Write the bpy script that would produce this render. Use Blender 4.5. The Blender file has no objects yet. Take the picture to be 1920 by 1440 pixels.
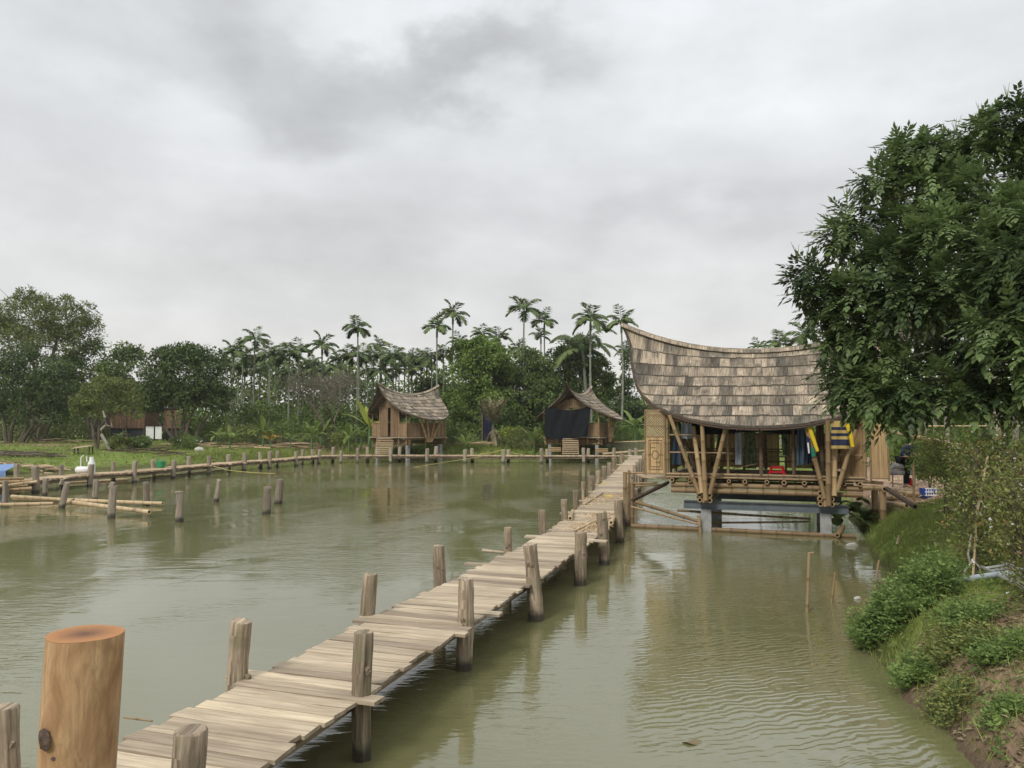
import bpy, math, random
import numpy as np
from mathutils import Vector, Matrix
random.seed(7)
RNG = np.random.default_rng(11)
R = math.radians
S = bpy.context.scene
C = S.collection

# ------------------------------------------------------------------ camera
CAMZ = 2.9; FPX = 1440.0; PITCH = R(2.98)
cd = bpy.data.cameras.new('camera'); cam = bpy.data.objects.new('camera', cd); C.objects.link(cam)
cd.sensor_width = 36; cd.lens = 27; cd.clip_end = 3000; cd.clip_start = 0.05
cam.location = (0, 0, CAMZ); cam.rotation_euler = (math.pi/2 + PITCH, 0, 0)
S.camera = cam
def ray(px, py):
    a = (px-960)/FPX; b = (720-py)/FPX; c, s = math.cos(PITCH), math.sin(PITCH)
    return Vector((a, c-b*s, s+b*c))
def G(px, py, z=0.0):
    d = ray(px, py); t = (z-CAMZ)/d.z
    return Vector((d.x*t, d.y*t, z))
def AT(px, py, Y):
    d = ray(px, py); t = Y/d.y
    return Vector((d.x*t, Y, CAMZ+d.z*t))

# ------------------------------------------------------------------ exposure
S.view_settings.view_transform = 'Standard'; S.view_settings.look = 'None'
S.view_settings.exposure = 0.16; S.view_settings.gamma = 1.0

# ------------------------------------------------------------------ world
SUN_EL, SUN_AZ = R(43), R(212)      # azimuth measured clockwise from +Y
W = bpy.data.worlds.new('World'); S.world = W; W.use_nodes = True
nt = W.node_tree; nt.nodes.clear()
def wn(t, **k):
    n = nt.nodes.new(t)
    for a, b in k.items(): setattr(n, a, b)
    return n
def wl(a, b): nt.links.new(a, b)
def wmath(op, a, b=None, c=None, clamp=False):
    n = wn('ShaderNodeMath', operation=op, use_clamp=clamp)
    for i, q in enumerate((a, b, c)):
        if q is None: continue
        if isinstance(q, (int, float)): n.inputs[i].default_value = q
        else: wl(q, n.inputs[i])
    return n.outputs[0]
out = wn('ShaderNodeOutputWorld')
tc = wn('ShaderNodeTexCoord')
sky = wn('ShaderNodeTexSky', sky_type='NISHITA', sun_disc=False, sun_elevation=SUN_EL, sun_rotation=SUN_AZ)
sky.air_density = 1.0; sky.dust_density = 3.0
bg1 = wn('ShaderNodeBackground'); wl(sky.outputs[0], bg1.inputs[0]); bg1.inputs[1].default_value = 0.10
# warp for ragged cloud edges
nz = wn('ShaderNodeTexNoise'); nz.inputs['Scale'].default_value = 3.2; nz.inputs['Detail'].default_value = 6; nz.inputs['Roughness'].default_value = .56
mp = wn('ShaderNodeMapping'); mp.inputs['Scale'].default_value = (1, 1, 1.7); wl(tc.outputs['Generated'], mp.inputs[0]); wl(mp.outputs[0], nz.inputs['Vector'])
vs = wn('ShaderNodeVectorMath', operation='SUBTRACT'); wl(nz.outputs['Color'], vs.inputs[0]); vs.inputs[1].default_value = (.5, .5, .5)
vm = wn('ShaderNodeVectorMath', operation='SCALE'); wl(vs.outputs[0], vm.inputs[0]); vm.inputs['Scale'].default_value = .38
va = wn('ShaderNodeVectorMath', operation='ADD'); wl(tc.outputs['Generated'], va.inputs[0]); wl(vm.outputs[0], va.inputs[1])
sx = wn('ShaderNodeSeparateXYZ'); wl(tc.outputs['Generated'], sx.inputs[0])
el = sx.outputs['Z']
# elevation profile of the overcast layer: bright haze at the horizon, greyer mid, bright overhead
ramp = wn('ShaderNodeValToRGB'); wl(el, ramp.inputs[0])
cr = ramp.color_ramp; cr.interpolation = 'EASE'
stops = [(0.0, (.60, .59, .56)), (.07, (.60, .592, .57)), (.15, (.565, .57, .565)), (.26, (.52, .53, .535)), (.40, (.545, .56, .575)), (.52, (.60, .615, .635)), (.75, (.90, .92, .95)), (1.0, (1.1, 1.12, 1.14))]
while len(cr.elements) < len(stops): cr.elements.new(.5)
for e, (p, c) in zip(cr.elements, stops): e.position = p; e.color = (*c, 1)
tot = None
blobs = [(815, 165, .15, .042, -.24), (880, 150, .09, .028, -.10), (470, 165, .13, .05, -.15), (600, 255, .10, .05, -.15), (480, 110, .07, .04, -.05),
         (1260, 385, .18, .04, -.09), (300, 10, .2, .05, -.10), (150, 470, .3, .06, -.03), (700, 60, .10, .07, .15), (1050, 40, .2, .05, .07),
         (1560, 130, .30, .16, .15), (80, 200, .22, .16, .08), (900, 330, .3, .06, .05), (1100, 470, .35, .05, .05), (420, 360, .25, .05, .04)]
for (px, py, wx, wz, amt) in blobs:
    d = ray(px, py).normalized()
    a = wn('ShaderNodeVectorMath', operation='SUBTRACT'); wl(va.outputs[0], a.inputs[0]); a.inputs[1].default_value = d
    b = wn('ShaderNodeVectorMath', operation='MULTIPLY'); wl(a.outputs[0], b.inputs[0]); b.inputs[1].default_value = (1/wx, 1/max(wx, .2), 1/wz)
    l = wn('ShaderNodeVectorMath', operation='LENGTH'); wl(b.outputs[0], l.inputs[0])
    m = wn('ShaderNodeMapRange', interpolation_type='SMOOTHERSTEP'); wl(l.outputs['Value'], m.inputs[0])
    m.inputs[1].default_value = 0; m.inputs[2].default_value = 1.55; m.inputs[3].default_value = amt; m.inputs[4].default_value = 0
    tot = m.outputs[0] if tot is None else wmath('ADD', tot, m.outputs[0])
nz2 = wn('ShaderNodeTexNoise'); nz2.inputs['Scale'].default_value = 2.6; nz2.inputs['Detail'].default_value = 8; nz2.inputs['Roughness'].default_value = .52
mp2 = wn('ShaderNodeMapping'); mp2.inputs['Scale'].default_value = (1, 1, 3.6); mp2.inputs['Location'].default_value = (3.1, 1.7, .4); wl(tc.outputs['Generated'], mp2.inputs[0]); wl(mp2.outputs[0], nz2.inputs['Vector'])
n2 = wmath('MULTIPLY', wmath('SUBTRACT', nz2.outputs['Fac'], .5), .40)
nzw = wn('ShaderNodeTexNoise'); nzw.inputs['Scale'].default_value = 7; nzw.inputs['Detail'].default_value = 7; nzw.inputs['Roughness'].default_value = .55; wl(mp.outputs[0], nzw.inputs['Vector'])
n3 = wmath('MULTIPLY', wmath('SUBTRACT', nzw.outputs['Fac'], .5), .42)
fac = wmath('ADD', wmath('ADD', wmath('ADD', tot, n2), n3), 1.03)
vc = wn('ShaderNodeVectorMath', operation='SCALE'); wl(ramp.outputs[0], vc.inputs[0]); wl(fac, vc.inputs['Scale'])
bg2 = wn('ShaderNodeBackground'); wl(vc.outputs[0], bg2.inputs[0]); bg2.inputs[1].default_value = 1.17
mx = wn('ShaderNodeMixShader'); mx.inputs[0].default_value = .96
wl(bg1.outputs[0], mx.inputs[1]); wl(bg2.outputs[0], mx.inputs[2]); wl(mx.outputs[0], out.inputs[0])

sd_ = bpy.data.lights.new('sun', 'SUN'); sd_.energy = 2.1; sd_.angle = R(14); sd_.color = (1, .965, .91)
sun = bpy.data.objects.new('sun', sd_); C.objects.link(sun)
sdir = Vector((math.sin(SUN_AZ)*math.cos(SUN_EL), math.cos(SUN_AZ)*math.cos(SUN_EL), math.sin(SUN_EL)))
sun.rotation_euler = sdir.to_track_quat('Z', 'Y').to_euler(); sun.location = sdir*60

# ------------------------------------------------------------------ object helpers
def tagp(o, label=None, cat=None, group=None, kind=None):
    if label: o['label'] = label
    if cat: o['category'] = cat
    if group: o['group'] = group
    if kind: o['kind'] = kind
    return o
def thing(name, label, cat, loc=(0, 0, 0), rz=0.0, group=None):
    o = bpy.data.objects.new(name, None); C.objects.link(o); o.empty_display_size = .2
    o.location = loc; o.rotation_euler = (0, 0, rz)
    return tagp(o, label, cat, group)
def rootM(p):
    M = Matrix.Identity(4)
    while p is not None: M = p.matrix_basis @ M; p = p.parent
    return M
def link_mesh(name, me, mat, parent=None):
    o = bpy.data.objects.new(name, me); C.objects.link(o)
    if mat: me.materials.append(mat)
    if parent is not None: o.parent = parent
    return o
def children(o): return [c for c in C.objects if c.parent == o]
KIDS = {}
def dup(root, loc, rz=0.0, label=None, group=None, scale=1.0, tilt=(0, 0)):
    r = root.copy(); C.objects.link(r); r.location = loc; r.rotation_euler = (tilt[0], tilt[1], rz); r.scale = (scale,)*3
    if label: r['label'] = label
    if group: r['group'] = group
    if root not in KIDS: KIDS[root] = [(c, children(c)) for c in children(root)]
    for ch, gs in KIDS[root]:
        c = ch.copy(); C.objects.link(c); c.parent = r
        for g in gs:
            d = g.copy(); C.objects.link(d); d.parent = c
    return r
def fast_mesh(name, V, F4, tone=None, uv=None):
    """V (n,3), F4 (m,4) quads"""
    me = bpy.data.meshes.new(name); n = len(V); m = len(F4)
    me.vertices.add(n); me.vertices.foreach_set('co', np.ascontiguousarray(V, dtype=np.float32).ravel())
    me.loops.add(m*4); me.loops.foreach_set('vertex_index', np.ascontiguousarray(F4, dtype=np.int32).ravel())
    me.polygons.add(m); me.polygons.foreach_set('loop_start', np.arange(0, m*4, 4, dtype=np.int32))
    me.polygons.foreach_set('loop_total', np.full(m, 4, dtype=np.int32))
    if tone is not None:
        a = me.attributes.new('tone', 'FLOAT', 'FACE'); a.data.foreach_set('value', np.ascontiguousarray(tone, dtype=np.float32))
    me.update(calc_edges=True)
    return me

class MB:
    def __init__(s): s.v = []; s.f = []; s.t = []; s.uv = []
    def face(s, idx, tone, uvs): s.f.append(idx); s.t.append(tone); s.uv.extend(uvs)
    def quad(s, a, b, c, d, tone=.5, uv=None):
        i = len(s.v); s.v += [tuple(a), tuple(b), tuple(c), tuple(d)]
        if uv is None:
            l = (Vector(b)-Vector(a)).length; w = (Vector(d)-Vector(a)).length; o = random.random()*9
            uv = [(o, o), (o+l, o), (o+l, o+w), (o, o+w)]
        s.face((i, i+1, i+2, i+3), tone, uv)
    def box(s, c, size, M=None, tone=.5, taper=1.0):
        """size = (lx,ly,lz); M 3x3 rotation; grain along x"""
        c = Vector(c); hx, hy, hz = size[0]/2, size[1]/2, size[2]/2
        P = []
        for z in (-hz, hz):
            for (x, y) in ((-hx, -hy), (hx, -hy), (hx, hy), (-hx, hy)):
                p = Vector((x, y, z)); p = (M @ p) if M is not None else p
                P.append(c+p)
        i = len(s.v); s.v += [tuple(p) for p in P]
        o = random.random()*20; p = random.random()*20
        X, Y, Z = size
        for idx, (l, w) in (((0, 3, 2, 1), (Y, X)), ((4, 5, 6, 7), (X, Y)), ((0, 1, 5, 4), (X, Z)), ((2, 3, 7, 6), (X, Z)), ((1, 2, 6, 5), (Y, Z)), ((3, 0, 4, 7), (Y, Z))):
            if idx == (0, 3, 2, 1): uv = [(o, p), (o, p+Y), (o+X, p+Y), (o+X, p)]
            elif l == X: uv = [(o, p), (o+X, p), (o+X, p+w), (o, p+w)]
            else: uv = [(o, p), (o+.02, p+l), (o+.02+w, p+l), (o+w, p)]
            s.face(tuple(i+k for k in idx), tone, uv)
    def beam(s, a, b, w, h, tone=.5, up=(0, 0, 1)):
        a = Vector(a); b = Vector(b); d = b-a; L = d.length; d.normalize()
        u = Vector(up); sd = u.cross(d)
        if sd.length < 1e-4: sd = Vector((1, 0, 0)).cross(d)
        sd.normalize(); u = d.cross(sd)
        s.box((a+b)/2, (L, w, h), Matrix((d, sd, u)).transposed(), tone)
    def tube(s, path, rad, n=8, tone=.5, caps=True, jit=0.0, captone=None, hollow=0.0, tones=None):
        path = [Vector(p) for p in path]
        if isinstance(rad, (int, float)): rad = [rad]*len(path)
        d0 = (path[1]-path[0]).normalized()
        ref = Vector((0, 0, 1)) if abs(d0.z) < .9 else Vector((1, 0, 0))
        rings = []; o = random.random()*20; q = random.random()*20; L = 0
        prof = [1+random.uniform(-jit, jit) for _ in range(n)]
        for k, p in enumerate(path):
            d = (path[min(k+1, len(path)-1)]-path[max(k-1, 0)]).normalized()
            x = ref.cross(d).normalized(); y = d.cross(x)
            if k: L += (p-path[k-1]).length
            base = len(s.v)
            for j in range(n):
                a = 2*math.pi*j/n; r = rad[k]*prof[j]*(1+random.uniform(-jit, jit)*.5)
                s.v.append(tuple(p+x*math.cos(a)*r+y*math.sin(a)*r))
            rings.append((base, L))
        for k in range(len(path)-1):
            b0, l0 = rings[k]; b1, l1 = rings[k+1]; c = 2*math.pi*rad[k]
            tn = tones[k] if tones else tone
            for j in range(n):
                j2 = (j+1) % n
                s.face((b0+j, b0+j2, b1+j2, b1+j), tn, [(o+l0, q+c*j/n), (o+l0, q+c*(j+1)/n), (o+l1, q+c*(j+1)/n), (o+l1, q+c*j/n)])
        if caps:
            ct = tone if captone is None else captone
            for (b, l), flip in ((rings[0], True), (rings[-1], False)):
                k = 0 if flip else len(path)-1
                if hollow > 0:
                    ctr = path[k]; d = (path[1]-path[0]) if flip else (path[-2]-path[-1]); d.normalize()
                    i0 = len(s.v)
                    for j in range(n): s.v.append(tuple(ctr+(Vector(s.v[b+j])-ctr)*hollow))
                    i1 = len(s.v)
                    for j in range(n): s.v.append(tuple(ctr+(Vector(s.v[b+j])-ctr)*hollow+d*rad[k]*1.6))
                    for j in range(n):
                        j2 = (j+1) % n
                        s.face((b+j, i0+j, i0+j2, b+j2) if flip else (b+j, b+j2, i0+j2, i0+j), ct, [(0, 0)]*4)
                        s.face((i0+j, i1+j, i1+j2, i0+j2) if flip else (i0+j, i0+j2, i1+j2, i1+j), 0.0, [(0, 0)]*4)
                    ii = [i1+j for j in range(n)]
                    s.face(tuple(ii if not flip else ii[::-1]), 0.0, [(0, 0)]*n)
                else:
                    ii = [b+j for j in range(n)]
                    if flip: ii = ii[::-1]
                    s.face(tuple(ii), ct, [(o+math.cos(2*math.pi*j/n)*rad[k]*.1, q+math.sin(2*math.pi*j/n)*rad[k]) for j in range(n)])
    def bamboo(s, a, b, r, tone=.5, n=8, seg=.38, sag=0.0, taper=.85, bend=0.02):
        a = Vector(a); b = Vector(b); L = (b-a).length; k = max(2, int(L/seg)); path = []; rad = []; tn = []
        side = Vector((random.uniform(-1, 1), random.uniform(-1, 1), random.uniform(-.5, .5)))*bend*L*.3
        for i in range(k+1):
            u = i/k; p = a.lerp(b, u) + side*math.sin(u*math.pi) - Vector((0, 0, sag*4*u*(1-u))); rr = r*(1-(1-taper)*u)
            d = (b-a).normalized()*min(.018, L/k*.2)
            if i == 0: path.append(p); rad.append(rr); tn.append(tone)
            elif i == k: path.append(p); rad.append(rr)
            else:
                t1 = tone*random.uniform(.85, 1.1)
                path += [p-d*2, p-d*.6, p+d*.6, p+d*2]; rad += [rr*.98, rr*1.1, rr*1.1, rr*.98]; tn += [tone*.75, tone*.35, tone*.75, t1]
        s.tube(path, rad, n, tone, True, 0, captone=min(1, tone*1.35), hollow=.62, tones=tn)
    def build(s, name, mat, parent=None, smooth=False, kind=None):
        me = bpy.data.meshes.new(name)
        if parent is not None:
            Mi = rootM(parent).inverted(); V = [tuple(Mi @ Vector(v)) for v in s.v]
        else: V = s.v
        me.from_pydata(V, [], s.f)
        a = me.attributes.new('tone', 'FLOAT', 'FACE'); a.data.foreach_set('value', np.array(s.t, dtype=np.float32))
        ul = me.uv_layers.new(name='UVMap'); ul.data.foreach_set('uv', np.array(s.uv, dtype=np.float32).ravel())
        if smooth: me.polygons.foreach_set('use_smooth', np.ones(len(s.f), dtype=bool)); me.set_sharp_from_angle(angle=R(45))
        me.update()
        o = link_mesh(name, me, mat, parent)
        if kind: o['kind'] = kind
        return o

# ------------------------------------------------------------------ materials
def newmat(name):
    m = bpy.data.materials.new(name); m.use_nodes = True; t = m.node_tree; t.nodes.clear()
    o = t.nodes.new('ShaderNodeOutputMaterial'); b = t.nodes.new('ShaderNodeBsdfPrincipled'); t.links.new(b.outputs[0], o.inputs[0])
    return m, t, b, o
def N(t, ty, **k):
    n = t.nodes.new(ty)
    for a, v in k.items():
        if a.startswith('i_'):
            n.inputs[a[2:].replace('_', ' ')].default_value = v
        else: setattr(n, a, v)
    return n
def mixc(t, fac, a, b, bt='MIX'):
    n = t.nodes.new('ShaderNodeMix'); n.data_type = 'RGBA'; n.blend_type = bt; n.clamp_result = False
    for i, q in ((0, fac), (6, a), (7, b)):
        if isinstance(q, (int, float)): n.inputs[i].default_value = q
        elif isinstance(q, tuple): n.inputs[i].default_value = (*q, 1)
        else: t.links.new(q, n.inputs[i])
    return n.outputs[2]
def rampf(t, src, lo, hi, a=0.0, b=1.0):
    n = t.nodes.new('ShaderNodeMapRange'); n.inputs[1].default_value = lo; n.inputs[2].default_value = hi; n.inputs[3].default_value = a; n.inputs[4].default_value = b
    t.links.new(src, n.inputs[0]); return n.outputs[0]
def noise(t, vec, scale, detail=4, rough=.55, mapping=None, dist=0.0):
    if mapping is not None:
        m = t.nodes.new('ShaderNodeMapping'); m.inputs['Scale'].default_value = mapping; t.links.new(vec, m.inputs[0]); vec = m.outputs[0]
    n = t.nodes.new('ShaderNodeTexNoise'); n.inputs['Scale'].default_value = scale; n.inputs['Detail'].default_value = detail; n.inputs['Roughness'].default_value = rough; n.inputs['Distortion'].default_value = dist
    t.links.new(vec, n.inputs['Vector']); return n.outputs['Fac']
def bump(t, b, h, strength, dist):
    n = t.nodes.new('ShaderNodeBump'); n.inputs['Strength'].default_value = strength; n.inputs['Distance'].default_value = dist
    t.links.new(h, n.inputs['Height']); t.links.new(n.outputs[0], b.inputs['Normal'])
def wood(name, dark, light, stain=(.1, .09, .08), grain=(2.0, 28.0), rough=.85, stain_amt=.5, gmix=.5, bmp=.35, wet=False, moss=None, tonelo=.55, tonehi=1.25):
    m, t, b, o = newmat(name)
    uv = N(t, 'ShaderNodeUVMap').outputs[0]; at = N(t, 'ShaderNodeAttribute', attribute_name='tone').outputs['Fac']
    g = noise(t, uv, 1.0, 6, .62, (grain[0], grain[1], 1), .4)
    g2 = noise(t, uv, 1.0, 3, .5, (grain[0]*.35, grain[1]*.22, 1), .6)
    base = mixc(t, at, dark, light)
    gm = rampf(t, g, .3, .72, 1-gmix, 1+gmix*.55)
    gl = t.nodes.new('ShaderNodeVectorMath'); gl.operation = 'SCALE'; t.links.new(base, gl.inputs[0]); t.links.new(gm, gl.inputs['Scale'])
    st = rampf(t, g2, .52, .72, 0, stain_amt)
    col = mixc(t, st, gl.outputs[0], stain)
    ge = N(t, 'ShaderNodeNewGeometry'); sp = N(t, 'ShaderNodeSeparateXYZ'); t.links.new(ge.outputs['Position'], sp.inputs[0])
    if name == 'plank_wood':
        nm_ = noise(t, ge.outputs['Position'], 1.6, 5, .62); col = mixc(t, rampf(t, nm_, .50, .68, 0, .26), col, (.20, .155, .105))
    if moss:
        ns = noise(t, ge.outputs['Position'], 5.0, 4)
        mo = rampf(t, ns, .5, .68, 0, .55); col = mixc(t, mo, col, moss)
    if wet:   # waterlogged, algae-dark foot of a pile
        nw = noise(t, ge.outputs['Position'], 9.0, 3)
        a = N(t, 'ShaderNodeMath', operation='MULTIPLY_ADD'); t.links.new(nw, a.inputs[0]); a.inputs[1].default_value = -.16; t.links.new(sp.outputs['Z'], a.inputs[2])
        wf = rampf(t, a.outputs[0], .0, .10, .85, 0); col = mixc(t, wf, col, (.03, .03, .022))
    t.links.new(col, b.inputs['Base Color']); b.inputs['Roughness'].default_value = rough; b.inputs['Specular IOR Level'].default_value = .25
    bump(t, b, g, bmp, .01)
    return m
def leafmat(name, c1, c2, trans=.3, rough=.5, c3=None, spec=.16):
    m, t, b, o = newmat(name)
    at = N(t, 'ShaderNodeAttribute', attribute_name='tone').outputs['Fac']
    col = mixc(t, at, c1, c2)
    if c3:
        f = rampf(t, at, .93, 1.0, 0, 1); col = mixc(t, f, col, c3)
    t.links.new(col, b.inputs['Base Color']); b.inputs['Roughness'].default_value = rough; b.inputs['Specular IOR Level'].default_value = spec
    tr = N(t, 'ShaderNodeBsdfTranslucent'); t.links.new(col, tr.inputs[0]); ms = N(t, 'ShaderNodeMixShader'); ms.inputs[0].default_value = trans
    t.links.new(b.outputs[0], ms.inputs[1]); t.links.new(tr.outputs[0], ms.inputs[2]); t.links.new(ms.outputs[0], o.inputs[0])
    return m
def plain(name, col, rough=.6, metal=0.0, var=.25, scale=6.0, bmp=.1, spec=.4, col2=None):
    m, t, b, o = newmat(name)
    tcn = N(t, 'ShaderNodeTexCoord').outputs['Object']
    n = noise(t, tcn, scale, 5, .6); f = rampf(t, n, .3, .7, 0, 1)
    c2 = col2 or tuple(x*(1-var) for x in col)
    t.links.new(mixc(t, f, c2, col), b.inputs['Base Color'])
    b.inputs['Roughness'].default_value = rough; b.inputs['Metallic'].default_value = metal; b.inputs['Specular IOR Level'].default_value = spec
    bump(t, b, n, bmp, .02)
    return m
M = {}
M['plank'] = wood('plank_wood', (.235, .185, .135), (.60, .495, .345), stain=(.20, .15, .11), grain=(1.3, 26), stain_amt=.62, gmix=.45, tonelo=.5)
M['planktan'] = wood('fresh_plank_wood', (.24, .17, .11), (.58, .45, .29), stain=(.2, .15, .1), grain=(1.6, 30), stain_amt=.4, gmix=.3)
M['post'] = wood('post_wood', (.17, .125, .085), (.44, .35, .25), stain=(.10, .08, .055), grain=(1.6, 26), stain_amt=.75, gmix=.75, bmp=1.0, wet=True, moss=(.15, .15, .08))
M['postfar'] = wood('grey_post_wood', (.17, .14, .105), (.40, .34, .26), stain=(.09, .075, .06), grain=(2, 26), stain_amt=.6, gmix=.4, wet=True)
M['bamboo'] = wood('bamboo_culm', (.085, .052, .026), (.47, .33, .175), stain=(.15, .09, .045), grain=(1.2, 18), stain_amt=.45, gmix=.25, rough=.5, bmp=.1)
M['bamboofresh'] = wood('pale_bamboo', (.15, .10, .05), (.62, .47, .28), stain=(.30, .19, .10), grain=(1.2, 18), stain_amt=.4, gmix=.22, rough=.5, bmp=.1)
M['weave'] = wood('flattened_bamboo', (.20, .12, .055), (.66, .455, .235), stain=(.26, .16, .085), grain=(.9, 30), stain_amt=.5, gmix=.4, rough=.7, bmp=.5)
M['darkwood'] = wood('dark_timber', (.05, .035, .025), (.16, .11, .075), stain=(.03, .025, .02), grain=(2, 20), stain_amt=.5, gmix=.4)
M['clad'] = wood('brown_cladding', (.09, .052, .032), (.21, .125, .075), grain=(1, 20), stain_amt=.3, gmix=.3)
M['bark'] = wood('bark', (.07, .055, .04), (.22, .18, .13), stain=(.05, .045, .035), grain=(5, 14), stain_amt=.5, gmix=.5, bmp=.8)
M['palebark'] = wood('pale_bark', (.20, .17, .13), (.42, .38, .31), stain=(.14, .12, .09), grain=(6, 9), stain_amt=.5, gmix=.4, bmp=.4)
M['palmbark'] = wood('palm_bark', (.13, .14, .10), (.33, .33, .27), stain=(.10, .11, .08), grain=(7, 2), stain_amt=.5, gmix=.4, bmp=.3)
M['shaft'] = leafmat('palm_crownshaft', (.07, .14, .05), (.13, .22, .08), .0)
M['leaf_dark'] = leafmat('dark_leaf', (.034, .054, .020), (.125, .180, .060), .22, .5)
M['leaf_mid'] = leafmat('mid_leaf', (.056, .086, .026), (.20, .275, .078), .25, .55)
M['leaf_olive'] = leafmat('olive_leaf', (.080, .100, .032), (.24, .275, .09), .3, .6)
M['leaf_light'] = leafmat('light_leaf', (.070, .110, .024), (.24, .34, .082), .3, .5)
M['leaf_brown'] = leafmat('brownish_twigs', (.10, .088, .066), (.24, .215, .165), .2, .7)
M['leaf_tree'] = leafmat('longan_leaf', (.026, .047, .018), (.165, .230, .082), .28, .46, c3=(.16, .20, .08), spec=.22)
M['leaf_palm'] = leafmat('palm_leaf', (.055, .082, .030), (.19, .245, .088), .25, .55)
M['leaf_banana'] = leafmat('banana_leaf', (.10, .15, .035), (.24, .31, .09), .45, .45)
M['leaf_bananay'] = leafmat('yellow_banana_leaf', (.26, .30, .05), (.42, .45, .10), .45, .45)
M['leaf_orange'] = leafmat('orange_dry_leaf', (.14, .15, .03), (.42, .26, .06), .35, .6)
M['leaf_dry'] = leafmat('dry_frond', (.12, .09, .05), (.34, .28, .17), .2, .8)
M['leaf_bush'] = leafmat('bush_leaf', (.075, .125, .036), (.28, .38, .11), .35, .5, c3=(.26, .36, .12))
M['leaf_shrub'] = leafmat('shrub_leaf', (.095, .115, .035), (.32, .35, .11), .3, .55, c3=(.30, .17, .07))
M['grass'] = leafmat('grass_blade', (.10, .14, .03), (.35, .41, .11), .35, .6, c3=(.36, .31, .15))
M['petal'] = leafmat('white_petal', (.7, .7, .66), (.8, .8, .76), .2, .6)
M['yellow'] = leafmat('yellow_flower', (.55, .38, .02), (.75, .55, .05), .2, .6)
M['concrete'] = plain('concrete', (.34, .34, .33), .85, var=.45, scale=5, bmp=.3)
M['steel'] = plain('painted_steel', (.115, .135, .15), .45, var=.35, scale=4, bmp=.05)
M['steeldark'] = plain('dark_steel', (.03, .035, .04), .5)
M['pvc'] = plain('grey_pipe_plastic', (.38, .42, .45), .4, var=.2)
M['alu'] = plain('ladder_aluminium', (.62, .63, .64), .35, metal=.6, var=.25)
M['whitep'] = plain('white_paint', (.74, .74, .72), .6, var=.15)
M['red'] = plain('red_plastic', (.48, .012, .018), .35, var=.25)
M['blue'] = plain('blue_plastic', (.04, .10, .50), .4, var=.3)
M['green'] = plain('green_plastic', (.03, .28, .12), .4, var=.2)
M['tarp'] = plain('blue_tarpaulin', (.16, .26, .48), .5, var=.3)
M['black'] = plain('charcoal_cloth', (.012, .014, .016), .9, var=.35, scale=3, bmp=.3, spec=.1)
M['navy'] = plain('navy_cloth', (.012, .018, .05), .8, var=.3)
M['bluegrey'] = plain('blue_grey_cloth', (.07, .11, .16), .85, var=.35)
M['greycloth'] = plain('light_grey_cloth', (.32, .37, .42), .9, var=.3)
M['yellowc'] = plain('yellow_cloth', (.66, .46, .02), .8, var=.15)
M['mustard'] = plain('mustard_cloth', (.42, .30, .10), .85, var=.2)
M['greenc'] = plain('green_cloth', (.02, .16, .09), .8, var=.2)
M['white'] = plain('off_white', (.72, .71, .67), .7, var=.2)
M['stone'] = plain('pale_stone', (.5, .48, .43), .85, var=.3)
M['skin'] = plain('skin', (.40, .23, .15), .55, var=.12, scale=12)
M['camo'] = plain('dark_patterned_cloth', (.16, .20, .10), .9, col2=(.012, .022, .014), scale=14)
M['string'] = plain('yellow_rope', (.42, .36, .12), .8, var=.2)
M['net'] = plain('grey_net', (.17, .15, .13), .9, var=.5, scale=9)
M['fibre'] = leafmat('straw', (.38, .27, .15), (.68, .52, .32), .1, .8)
def thatch():
    m, t, b, o = newmat('bamboo_shingle')
    uv = N(t, 'ShaderNodeUVMap').outputs[0]; at = N(t, 'ShaderNodeAttribute', attribute_name='tone').outputs['Fac']
    g = noise(t, uv, 1.0, 5, .65, (38, 2.2, 1), .2); g2 = noise(t, uv, 1.0, 3, .6, (9, 1.1, 1), .3)
    big = noise(t, uv, 1.0, 4, .6, (1.1, 1.6, 1), .8)
    col = mixc(t, at, (.095, .082, .066), (.39, .315, .23))
    col = mixc(t, rampf(t, big, .47, .66, 0, .62), col, (.085, .085, .07))
    s = rampf(t, g, .32, .68, .38, 1.5); s2 = rampf(t, g2, .3, .72, .7, 1.3)
    k = N(t, 'ShaderNodeMath', operation='MULTIPLY'); t.links.new(s, k.inputs[0]); t.links.new(s2, k.inputs[1])
    v = N(t, 'ShaderNodeVectorMath', operation='SCALE'); t.links.new(col, v.inputs[0]); t.links.new(k.outputs[0], v.inputs['Scale'])
    t.links.new(v.outputs[0], b.inputs['Base Color']); b.inputs['Roughness'].default_value = .9; b.inputs['Specular IOR Level'].default_value = .15
    bump(t, b, g, .9, .015); return m
M['thatch'] = thatch()
def logmat():
    m, t, b, o = newmat('peeled_log')
    uv = N(t, 'ShaderNodeUVMap').outputs[0]; tc_ = N(t, 'ShaderNodeTexCoord').outputs['Object']
    g = noise(t, uv, 1, 6, .65, (3.5, 45, 1), .8); n1 = noise(t, tc_, 1, 5, .62, (11, 11, 4.5), .8); n2 = noise(t, tc_, 1, 6, .68, (24, 24, 7), 1.2)
    col = mixc(t, rampf(t, n1, .32, .66), (.27, .14, .065), (.56, .36, .20))
    col = mixc(t, rampf(t, n2, .52, .72, 0, .75), col, (.20, .12, .07))
    col = mixc(t, rampf(t, g, .42, .7, 0, .6), col, (.27, .155, .085))
    t.links.new(col, b.inputs['Base Color']); b.inputs['Roughness'].default_value = .62; b.inputs['Specular IOR Level'].default_value = .3
    bump(t, b, n2, .25, .01); return m
M['log'] = logmat()
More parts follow.
